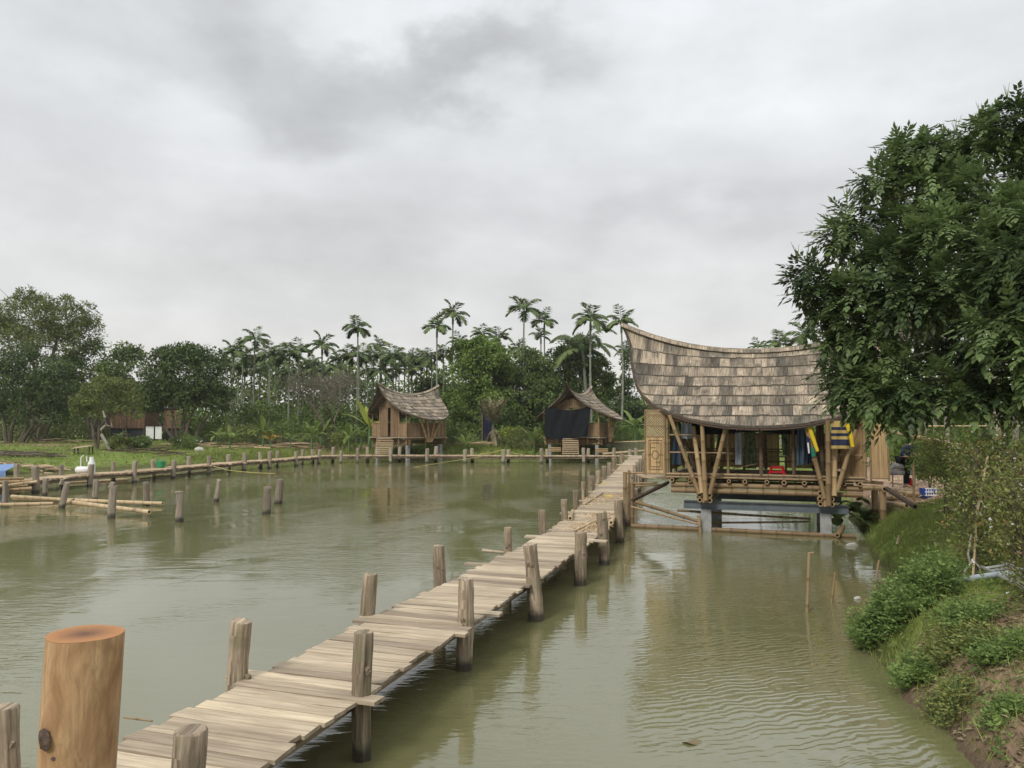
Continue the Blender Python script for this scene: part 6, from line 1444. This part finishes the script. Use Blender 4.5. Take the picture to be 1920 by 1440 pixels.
o = leaves('bank_weeds', M['leaf_bush'], None, np.array(P_), np.array(D_), np.array(L_), np.array(L_)*.4, np.array(T_)); o['kind'] = 'stuff'
# stakes in the water
for (a, b, r, lab) in (((1517, 1036), (1513, 1148), .026, 'tallest split bamboo stake standing in the water before the right bank'), ((1566, 1073), (1557, 1129), .019, 'short middle stake in the water before the right bank'), ((1648, 1050), (1636, 1127), .018, 'leaning stake in the water closest to the right bank')):
    p = G(b[0], b[1], 0); q = AT(a[0], a[1], p.y); mb = MB(); mb.bamboo((p.x-(q.x-p.x)*.3, p.y, -.3), q, r, .55, n=6, bend=0.0); 
    if a[0] == 1517: mb.tube([q+Vector((-.01, 0, -.01)), q+Vector((.07, 0, .0))], [.012, .01], 5, .8)
    tagp(mb.build('stake', M['bamboo'], None), lab, 'stake', 'bamboo stakes in the water')
# white wrapped stake with prop legs
rt = thing('tied_stake', 'long pale bamboo stake leaning right, wrapped with torn white strips, on bent legs', 'stake', tuple(gp(1822, 1085))); f0 = gp(1822, 1085); yb = f0.y
a, m1, t = AT(1822, 1052, yb), AT(1832, 960, yb), AT(1852, 855, yb+.1); mb = MB(); mb.bamboo(a-Vector((0, 0, .3)), m1, .016, .95, bend=0.0); mb.bamboo(m1, t, .018, .85, bend=0.0); mb.build('pole', M['bamboofresh'], rt)
for (x0, y0, x1, y1, x2, y2) in ((1823, 1052, 1808, 1072, 1810, 1092), (1826, 1052, 1838, 1066, 1841, 1094), (1822, 1000, 1815, 1040, 1820, 1060)):
    mb = MB(); mb.tube([AT(x0, y0, yb), AT(x1, y1, yb), AT(x2, y2, yb)], [.013, .013, .012], 6, .95); mb.build('leg', M['palebark'], rt)
mb = MB()
for k in range(9):
    p = a.lerp(t, k/9+.02); mb.beam(p, p+Vector((random.uniform(-.03, .03), -.02, random.uniform(-.07, .05))), .025, .004, up=(0, 1, 0))
mb.build('strips', M['white'], rt)
# ladder and pipe
rt = thing('ladder', 'aluminium ladder lying half hidden on the slope at the right edge', 'ladder', tuple(gp(1880, 1085))); A0, A1 = gp(1838, 1082)+Vector((0, 0, .12)), gp(1918, 1083)+Vector((0, 0, .12)); B0, B1 = gp(1868, 1090)+Vector((0, 0, .1)), gp(1925, 1130)+Vector((0, 0, .1))
def rail(p, q, nm='rail'):
    mb = MB(); mb.beam(p, q, .05, .022); mb.build(nm, M['alu'], rt)
UPZ = Vector((0, 0, .14)); P0, P1 = gp(1842, 1082)+UPZ, gp(1925, 1128)+UPZ; P2, P3 = gp(1885, 1076)+UPZ, gp(1985, 1112)+UPZ; rail(P0, P1); rail(P2, P3)
for k in range(7): u = (k+.5)/7; rail(P0.lerp(P1, u), P2.lerp(P3, u), 'rung')
mb = MB(); a, b = gp(1706, 1118), gp(1905, 1096); a.z += .06; b.z += .10; mb.tube([a, a.lerp(b, .3)+Vector((0, 0, .03)), a.lerp(b, .65)+Vector((0, 0, .06)), b+Vector((0, 0, .05))], .038, 10, .5); tagp(mb.build('pipe', M['pvc'], None, smooth=True), 'grey plastic pipe running from the ladder through the weeds to the water', 'pipe')
for (px, py, r, lab) in ((1846, 1143, .05, 'pale stone on the slope below the ladder'), (1597, 1024, .10, 'pale floating scrap beside the grassy bank under the bungalow'), (1608, 1124, .045, 'small pale scrap floating by the leaning stake')):
    p = gp(px, py); mb = MB(); mb.tube([p+Vector((-r*1.3, 0, .01)), p+Vector((-r*.5, 0, .025)), p+Vector((r*.6, 0, .03)), p+Vector((r*1.4, 0, .01))], [r*.25, r*.5, r*.55, r*.15], 8, .5, True, .2); tagp(mb.build('stone' if px == 1846 else 'scrap', M['stone'], None, smooth=True), lab, 'stone' if px == 1846 else 'scrap')
p = G(1298, 1393, .004); mb = MB(); V0 = [(math.cos(a)*(.085+.02*math.sin(3*a)), math.sin(a)*.05, .004+.012*math.sin(2*a)) for a in np.linspace(0, 6.28, 13)[:-1]]
for i in range(12): mb.v += []; 
b0 = len(mb.v); mb.v += [(p.x, p.y, .012)]+[(p.x+v[0], p.y+v[1], v[2]+.006) for v in V0]
for i in range(12): mb.face((b0, b0+1+i, b0+1+(i+1) % 12), .4, [(0, 0)]*3)
tagp(mb.build('floating_leaf', M['leaf_dry'], None), 'single curled dead leaf floating on the near water, bottom right of centre', 'leaf')
# dark machine at the right edge
mb = MB(); p = AT(1918, 868, 13.5); mb.tube([p+Vector((-.18, 0, .12)), p, p+Vector((.3, 0, -.1))], [.05, .12, .14], 8, .5); mb.tube([p+Vector((-.1, 0, 0)), p+Vector((.2, 0, .16))], [.03, .05], 6, .5); mb.tube([p+Vector((.15, 0, -.1)), Vector((p.x+.15, p.y, hz(p.x, p.y)-.05))], [.03, .03], 6, .5)
tagp(mb.build('machine', M['steeldark'], None, smooth=True), 'dark metal tool standing cut off by the right edge among the shrubs', 'machine')

# ------------------------------------------------------------------ grass and litter on the banks
def blades(name, pts, hmin, hmax, w, mat='grass', lean=.45, tmax=1.0):
    n = len(pts); z = hgt(pts[:, 0], pts[:, 1]); P = np.stack([pts[:, 0], pts[:, 1], z-.01], -1); D = unit(rdir(n)*lean+np.array([0, 0, 1.0])); cl = .5+.5*wob(pts[:, 0]*1.3, pts[:, 1]*1.3)
    T = np.clip(.55*cl+.45*RNG.uniform(0, 1, n), 0, .92); T[RNG.uniform(0, 1, n) > .93] = tmax
    h = RNG.uniform(hmin, hmax, n)*(.6+.7*cl); o = leaves(name, M[mat], None, P, D, h, w, T, roundness=.25); o['kind'] = 'stuff'; return o
def region(n, x0, x1, y0, y1, keep):
    x = RNG.uniform(x0, x1, n); y = RNG.uniform(y0, y1, n); k = keep(x, y); return np.stack([x[k], y[k]], -1)
def keepr(lim, dens=1.0):
    def f(x, y): s = sdist(x, y); d = dirt(x, y); return (s > .04) & (s < 9) & (RNG.uniform(0, 1, len(x)) < np.clip(1.05-d*lim, .02, 1)*dens*np.clip(.55+wob(x*1.1, y*1.1)*.6, .08, 1))
    return f
blades('grass', region(95000, 3.8, 11, 5.0, 14, keepr(1.15)), .035, .11, .008)
blades('grass', region(100000, 6.5, 14, 12, 22, keepr(1.2)), .04, .13, .011)
def keepw(x, y): s = sdist(x, y); return (s > -.03) & (s < .9) & (RNG.uniform(0, 1, len(x)) < np.clip(.35+wob(x*2, y*2)*.9, 0, 1))
blades('tall_grass', region(60000, 3.9, 11, 6.5, 22, keepw), .10, .30, .010, lean=.6)
blades('grass', region(18000, 9, 18, 21, 40, keepr(1.0)), .08, .22, .02)
def keepf(x, y): s = sdist(x, y); return (s > .1) & (s < 26) & (RNG.uniform(0, 1, len(x)) < np.clip(1.1-dirt(x, y)*1.1, .03, 1)*np.clip(.5+wob(x*.5, y*.5)*.7, .05, 1))
blades('grass', region(60000, -45, 13, 38, 76, keepf), .10, .34, .05)
# taller sedge on the far bank edge
def keepe(x, y): s = sdist(x, y); return (s > .0) & (s < 3.2) & (RNG.uniform(0, 1, len(x)) < np.clip(.6+wob(x*.4, y*.4)*.6, .05, 1))
blades('grass', region(60000, -24, 13, 56, 70, keepe), .25, .55, .05)
P = region(26000, 3.2, 7.5, 3.6, 12, lambda x, y: (sdist(x, y) > .06) & (RNG.uniform(0, 1, len(x)) < .10+.5*(dirt(x, y) > .3))); n = len(P); z = hgt(P[:, 0], P[:, 1])
o = leaves('dead_leaves', M['leaf_dry'], None, np.stack([P[:, 0], P[:, 1], z+.012], -1), unit(rdir(n)*np.array([1, 1, .18])), RNG.uniform(.03, .10, n), RNG.uniform(.02, .045, n), RNG.uniform(0, 1, n), up=unit(rdir(n)*.4+np.array([0, 0, 1.0])), fold=.25); o['kind'] = 'stuff'
# ------------------------------------------------------------------ things on the near boardwalk
random.seed(51)
def culm(label, a, b, r, tone=.6, mat='bamboofresh', name='bamboo_length', group='bamboo offcuts on the boardwalk', n=12):
    mb = MB(); mb.bamboo(a, b, r, tone, n=n, bend=.0); return tagp(mb.build(name, M[mat], None, smooth=True), label, 'bamboo', group)
def dk(px, py, r=0.0): return G(px, py, DZ+.01+r)
culm('short hollow bamboo, open end facing the viewer, on the left edge of the boardwalk', dk(1069, 972, .055), dk(1074, 958, .055), .055)
culm('long split bamboo lying diagonally across the boardwalk', dk(1077, 995, .03), dk(1130, 970, .03), .022, .8)
culm('second split bamboo leaning beside the diagonal one', dk(1085, 998, .02), dk(1150, 962, .08), .018, .9)
culm('hollow bamboo end behind the third right post of the boardwalk', dk(1119, 981, .05), dk(1135, 972, .05), .05, .6)
culm('thick bamboo offcut between the two right posts near the shavings', dk(1146, 980, .05), dk(1154, 966, .05), .05, .7)
culm('thin dark stick lying on the boardwalk beyond the shavings', dk(1098, 945, .015), dk(1131, 924, .015), .018, .3, 'bamboo', 'stick')
culm('short pale lath sticking out left of the boardwalk at the fourth left post', G(905, 1032, DZ-.02), G(948, 1036, DZ-.02), .03, .5, 'plank', 'lath')
culm('thin branch curving off the left side of the boardwalk beside the log post', dk(232, 1345, -.06), dk(285, 1352, -.04), .008, .4, 'bamboo', 'stick')
P = []; 
for (px, py, s, n) in ((1112, 990, .34, 620), (1125, 968, .25, 320), (1120, 938, .4, 380), (1150, 930, .35, 260), (1095, 948, .3, 140), (1160, 935, .3, 160), (1185, 880, 1.2, 900)):
    c = dk(px, py); P.append(np.array(c)+RNG.normal(size=(n, 3))*np.array([s, s*1.5, 0])+np.stack([np.zeros(n), np.zeros(n), RNG.uniform(0, .05, n)], -1))
P = np.concatenate(P); n = len(P)
ctrs = np.array([[p.x, p.y] for p in PW.p[::8]]); dd = np.min(np.hypot(P[:, None, 0]-ctrs[None, :, 0], P[:, None, 1]-ctrs[None, :, 1]), 1); P = P[dd < .66]; n = len(P)
o = leaves('wood_shavings', M['fibre'], None, P, unit(rdir(n)*np.array([1, 1, .3])), RNG.uniform(.05, .16, n), .014, RNG.uniform(0, 1, n), fold=.5); o['kind'] = 'stuff'
for (px, py, lab) in ((1140, 931, 'larger bright yellow scrap on the boardwalk'), (1131, 907, 'small yellow scrap farther along the boardwalk')):
    c = dk(px, py); mb = MB(); s = .12 if px == 1140 else .07
    for k in range(4): mb.quad(c+Vector((-s, -s+k*s*.5, .01+.02*(k % 2))), c+Vector((s, -s+k*s*.5, .012+.02*(k % 2))), c+Vector((s, -s+(k+1)*s*.5, .012+.02*((k+1) % 2))), c+Vector((-s, -s+(k+1)*s*.5, .01+.02*((k+1) % 2))))
    tagp(mb.build('yellow_scrap', M['yellowc'], None), lab, 'scrap')
# protruding laths seen beside the deck
# ------------------------------------------------------------------ bamboo by the left shore
def fl(label, a, b, r, tone=.75, mat='bamboofresh', z=.03):
    culm(label, G(a[0], a[1], z+r), G(b[0], b[1], z+r), r, tone, mat, 'bamboo_pole', 'bamboo poles floating by the left shore', n=10)
fl('upper floating pale bamboo pole ending farthest right', (25, 934), (305, 944), .075)
fl('lower floating pale bamboo pole whose tip points down to the right', (90, 936), (280, 960), .078, z=.10)
fl('dark-ended bamboo pole lying over the crossing of the floating poles', (22, 931), (138, 938), .07, .6, z=.17)
fl('short floating pole closest to the left edge', (-20, 947), (100, 944), .07, .65)
for i, (x0, y0, x1, y1, r, t) in enumerate([(-30, 928, 45, 921, .07, .55), (-30, 922, 60, 916, .08, .7), (-30, 914, 52, 910, .07, .4), (-30, 905, 62, 902, .09, .6), (-30, 916, 70, 903, .06, .8), (-30, 899, 45, 897, .06, .5)]):
    a, b = AT(x0, y0, 30.5-i*.3), AT(x1, y1, 31.0-i*.3); culm(['lowest pole of the heap at the left edge', 'second pole from the bottom of the heap at the left edge', 'dark pole within the heap at the left edge', 'thickest pole on top of the heap at the left edge', 'pale slanting pole across the heap at the left edge', 'topmost thin pole of the heap at the left edge'][i], a, b, r, t, 'bamboo' if i % 2 else 'bamboofresh', 'bamboo_pole', 'bamboo heap at the left edge')
for (a, b, lab) in (((180, 902), (245, 897), 'pale pole floating under the left part of the far boardwalk'), ((260, 897), (420, 881), 'long dark pole floating in the shade of the far boardwalk'), ((120, 905), (240, 900), 'dark pole floating under the white drums')):
    culm(lab, G(a[0], a[1], .05), G(b[0], b[1], .05), .05, .8 if 'pale' in lab else .3, 'bamboofresh', 'bamboo_pole', 'poles floating under the far boardwalk')
def rope(label, pts, r=.018):
    mb = MB(); P = [AT(x, y, d) for x, y, d in pts]
    mb.tube(P, r, 5, .6); tagp(mb.build('rope', M['string'], None), label, 'rope')
rope('slack rope dropping from the far boardwalk post to the water at left centre', [(329, 868, 42), (322, 884, 41.8), (305, 891, 41.5), (285, 893, 41)])
rope('thin yellowish rope stretched over the water from the left part of the far boardwalk', [(400, 874, 44), (430, 882, 43), (470, 886, 42.5), (516, 888, 42)])
rope('long thin rope rising from the water to the far boardwalk between the huts', [(775, 876, 52), (820, 869, 54), (870, 861, 56), (905, 856, 57)])
rope('slack rope hanging between far boardwalk posts in the middle', [(900, 852, 58.5), (925, 848, 58.5), (944, 843, 58.5), (960, 849, 58.5), (985, 854, 58.5)], .025)
# items on the far-left deck
def at_deck(px, off=0): 
    p = parampx(PF, px, off); return Vector((p.x, p.y, DZ+.02))
c = at_deck(158, .1); wt = thing('white_drum', 'two small white plastic drums lying on the far boardwalk at left', 'drum', tuple(c)); mb = MB(); k = .34
mb.tube([c+Vector((-.32, 0, .2)), c+Vector((-.26, 0, .2)), c+Vector((.26, 0, .2)), c+Vector((.32, 0, .2))], [.10, .16, .16, .10], 14, .5); mb.build('drum', M['whitep'], wt, smooth=True)
mb = MB(); d = c+Vector((.15, .45, 0)); mb.tube([d, d+Vector((0, 0, .5)), d+Vector((0, 0, .62)), d+Vector((0, 0, .78))], [.16, .16, .10, .09], 14, .5); mb.build('jar', M['whitep'], wt, smooth=True)
mb = MB(); e = c+Vector((-.30, .35, .0)); mb.tube([e, e+Vector((0, 0, .75)), e+Vector((.1, 0, .85)), e+Vector((.26, 0, .82)), e+Vector((.28, 0, .55))], .028, 8, .5); mb.build('pipe', M['whitep'], wt, smooth=True)
c = at_deck(305, -.3); wc = thing('watering_can', 'green plastic tub with a bail handle standing on the far boardwalk', 'tub', tuple(c)); mb = MB(); mb.tube([c, c+Vector((0, 0, .3)), c+Vector((0, 0, .33))], [.2, .25, .26], 14, .5); mb.build('tub', M['green'], wc, smooth=True)
mb = MB(); mb.tube([c+Vector((.22*math.cos(a), 0, .33+.16*math.sin(a))) for a in np.linspace(0, math.pi, 9)], .018, 6, .5); mb.build('handle', M['green'], wc)
g = gp(158, 852); tb = thing('low_table', 'low pale slanting table on the grass by the small olive tree', 'table', tuple(g)); mb = MB()
for i in range(6): mb.beam(g+Vector((-.75, -.3+.2*i*.6, .42+.02*i)), g+Vector((.55, -.3+.2*i*.6, .58+.02*i)), .11, .03, random.uniform(.6, 1))
mb.build('top', M['plank'], tb)
for (dx, dy) in ((-.6, -.2), (.45, -.2), (-.6, .25), (.45, .25)): mb = MB(); mb.beam(g+Vector((dx, dy, -.05)), g+Vector((dx, dy, .5+dx*.1)), .07, .07, .3, up=(0, 1, 0)); mb.build('leg', M['darkwood'], tb)
g = gp(373, 846); mb = MB()
mb.tube([g+Vector((-.38, 0, .0)), g+Vector((-.25, 0, .08)), g+Vector((0, 0, .12)), g+Vector((.27, 0, .08)), g+Vector((.4, 0, 0))], [.05, .18, .23, .18, .05], 12, .5, True, .08); tagp(mb.build('white_stone', M['stone'], None, smooth=True), 'rounded whitish stone on the far grass in front of the round dark tree', 'stone')
mb = MB(); g = gp(-8, 887)
for i in range(3): mb.quad(g+Vector((-3+1.3*i, -.5, .12+.05*(i % 2))), g+Vector((-1.7+1.3*i, -.5, .12+.05*((i+1) % 2))), g+Vector((-1.7+1.3*i, .8, .45+.05*((i+1) % 2))), g+Vector((-3+1.3*i, .8, .45+.05*(i % 2))))
mb.quad(g+Vector((-3, -.5, .12)), g+Vector((-3, -.5, -.1)), g+Vector((.9, -.5, -.1)), g+Vector((.9, -.5, .17))); tagp(mb.build('tarpaulin', M['tarp'], None), 'faded blue tarpaulin sheet over the shore at the left edge', 'tarpaulin')
# brushwood and timber lying on the left grass
random.seed(61)
def brush(label, px, py, n, sx_, sy_, L, mat='darkwood', r=.03):
    g = gp(px, py); mb = MB()
    for _ in range(n):
        p = g+Vector((random.gauss(0, sx_), random.gauss(0, sy_), 0)); p.z = hz(p.x, p.y)+random.uniform(.02, .25); a = random.uniform(-.5, .5)+(math.pi if random.random() < .5 else 0); l = L*random.uniform(.4, 1); e = p+Vector((math.cos(a)*l, math.sin(a)*l, random.uniform(-.1, .12))); e.z = max(e.z, hz(e.x, e.y)+.02); mb.tube([p, p.lerp(e, .5)+Vector((0, 0, random.uniform(0, .08))), e], [r, r*.9, r*.5], 5, random.random())
    return tagp(mb.build('brushwood', M[mat], None), label, 'brushwood')
brush('heap of dark cut branches on the grass at the far left', 40, 855, 70, 1.3, .6, 1.6, 'bark', .035)
brush('scattered pale bamboo lying on the bare strip behind the far boardwalk', 470, 838, 26, 3.0, .9, 3.2, 'bamboofresh', .06)
brush('stack of dark timber lengths below the forked palms', 540, 833, 16, 1.2, .5, 2.6, 'bark', .08)
brush('brown litter of offcuts on the soil right of the crooked trunk', 280, 848, 40, 1.9, .6, 1.6, 'darkwood', .04)
brush('pale debris between the white drums and the blue tarpaulin', 85, 884, 30, 1.3, .5, 1.6, 'planktan', .05)
brush('pale timber strip edge lying in front of the dark trees at the far left', 110, 829, 18, 2.4, .3, 3.0, 'bamboofresh', .06)
brush('long pale poles lying on the bank between the two small huts', 930, 836, 14, 2.6, .2, 4.5, 'bamboofresh', .06)
brush('earthy heap of twigs on the bank behind the far boardwalk, left of the left hut', 640, 829, 40, 1.2, .4, 1.2, 'fibre' if 0 else 'planktan', .03)
# bank retaining poles in front of the right hut
for i, (x0, x1, y, lab) in enumerate([(1030, 1052, 840, 'short stack of poles left of the right hut ramp'), (1116, 1140, 842, 'short stack of poles right of the right hut ramp')]):
    mb = MB()
    for k in range(3): mb.bamboo(AT(x0, y+k*3, 61), AT(x1, y+k*3, 61), .06, .7, bend=0)
    tagp(mb.build('pole_stack', M['bamboo'], None), lab, 'poles')
mb = MB(); mb.bamboo(AT(1130, 851, 60.5), AT(1262, 841, 60.5), .09, .6, bend=0.0); tagp(mb.build('handrail_pole', M['bamboofresh'], None), 'long pale pole running level from the right hut towards the bungalow', 'bamboo pole')
# posts on the bank at the far end of the boardwalk
for (px, yt, yb, d, lab) in ((1181, 842, 863, 59.5, 'left of two pale posts where the boardwalk meets the far bank'), (1192, 840, 862, 59.8, 'right of two pale posts where the boardwalk meets the far bank')):
    p = AT(px, yb, d); q = AT(px, yt, d); mb = MB(); mb.tube([(p.x, p.y, hz(p.x, p.y)-.3 if hz(p.x, p.y) > 0 else -.5), q], [.13, .13], 10, .8, True, .06); tagp(mb.build('bank_post', M['postfar'], None, smooth=True), lab, 'post', 'pale posts at the far bank')
# ------------------------------------------------------------------ buildings behind the trees
def cabin(label, x0, x1, Yd, ytop, ysp, ybot, depth=3.2):
    a, b = AT(x0, ybot, Yd), AT(x1, ybot, Yd); rt = thing('timber_cabin', label, 'cabin', ((a.x+b.x)/2, Yd, a.z), 0, 'brown cabins behind the left trees'); zt, zs, zb = AT(x0, ytop, Yd).z, AT(x0, ysp, Yd).z, a.z-.3
    mb = MB(); n = int((b.x-a.x)/.14)
    for i in range(n): x = a.x+(b.x-a.x)*(i+.5)/n; mb.box((x, Yd, (zt+zs)/2), (.132, .05, zt-zs), None, random.uniform(.3, .9))
    mb.build('cladding', M['clad'], rt); mb = MB(); mb.box(((a.x+b.x)/2, Yd+depth/2+.05, (zt+zs)/2), (b.x-a.x-.02, depth, zt-zs-.05)); mb.build('body', M['clad'], rt); mb = MB(); mb.box(((a.x+b.x)/2, Yd+depth/2+.15, (zs+zb)/2), (b.x-a.x-.2, depth-.1, zs-zb)); mb.build('base', M['steeldark'], rt)
    mb = MB(); mb.box(((a.x+b.x)/2, Yd+depth/2, zt+.06), (b.x-a.x+.3, depth+.4, .12)); mb.build('roof', M['steeldark'], rt)
    for x in (a.x, (a.x+b.x)/2, b.x): mb = MB(); mb.box((x, Yd-.03, (zt+zb)/2), (.12, .08, zt-zb), None, .5); mb.build('corner_post', M['darkwood'], rt)
cabin('larger brown timber-clad cabin half hidden behind the small olive tree', 203, 270, 78, 768, 803, 822)
cabin('smaller brown timber-clad cabin showing between the stems of the round dark tree', 307, 338, 78, 766, 803, 822)
for (x0, x1, lab) in ((273.5, 288, 'left of two white panels standing between the brown cabins'), (291, 303, 'right of two white panels standing between the brown cabins')):
    a, b = AT(x0, 823, 77.5), AT(x1, 823, 77.5); mb = MB(); zt = AT(x0, 800, 77.5).z; mb.box(((a.x+b.x)/2, 77.5, (zt+a.z)/2), (b.x-a.x, .08, zt-a.z)); mb.box(((a.x+b.x)/2, 77.45, zt-.03), (b.x-a.x, .06, .06)); tagp(mb.build('white_partition', M['whitep'], None), lab, 'panel', 'white panels between the cabins')
mb = MB(); a = AT(1160, 752, 95); mb.box((a.x, 95, a.z-1.5), (2.4, 3, 4.4)); bb = thing('white_building', 'scrap of a white building glimpsed through leaves left of the bungalow roof', 'building', (a.x, 95, 1)); mb.build('wall', M['whitep'], bb); mb = MB(); mb.box((a.x, 94.9, a.z+.85), (2.9, 3.6, .18)); mb.build('roof', M['concrete'], bb)
mb = MB(); mb.box((a.x-.3, 93.48, a.z-.2), (.7, .04, .8)); mb.build('window', M['steeldark'], bb)

# ------------------------------------------------------------------ thin haze of a humid overcast day
bpy.ops.mesh.primitive_cube_add(size=1, location=(0, 970, 9.5)); hb = bpy.context.object; hb.name = 'haze'; hb.scale = (1900, 2100, 24.5); hb['kind'] = 'stuff'
hm = bpy.data.materials.new('haze_air'); hm.use_nodes = True; t = hm.node_tree; t.nodes.clear(); oo = t.nodes.new('ShaderNodeOutputMaterial'); pv = t.nodes.new('ShaderNodeVolumePrincipled')
pv.inputs['Color'].default_value = (.93, .95, .96, 1); pv.inputs['Density'].default_value = .00028; pv.inputs['Anisotropy'].default_value = .2; t.links.new(pv.outputs[0], oo.inputs['Volume']); hb.data.materials.append(hm)
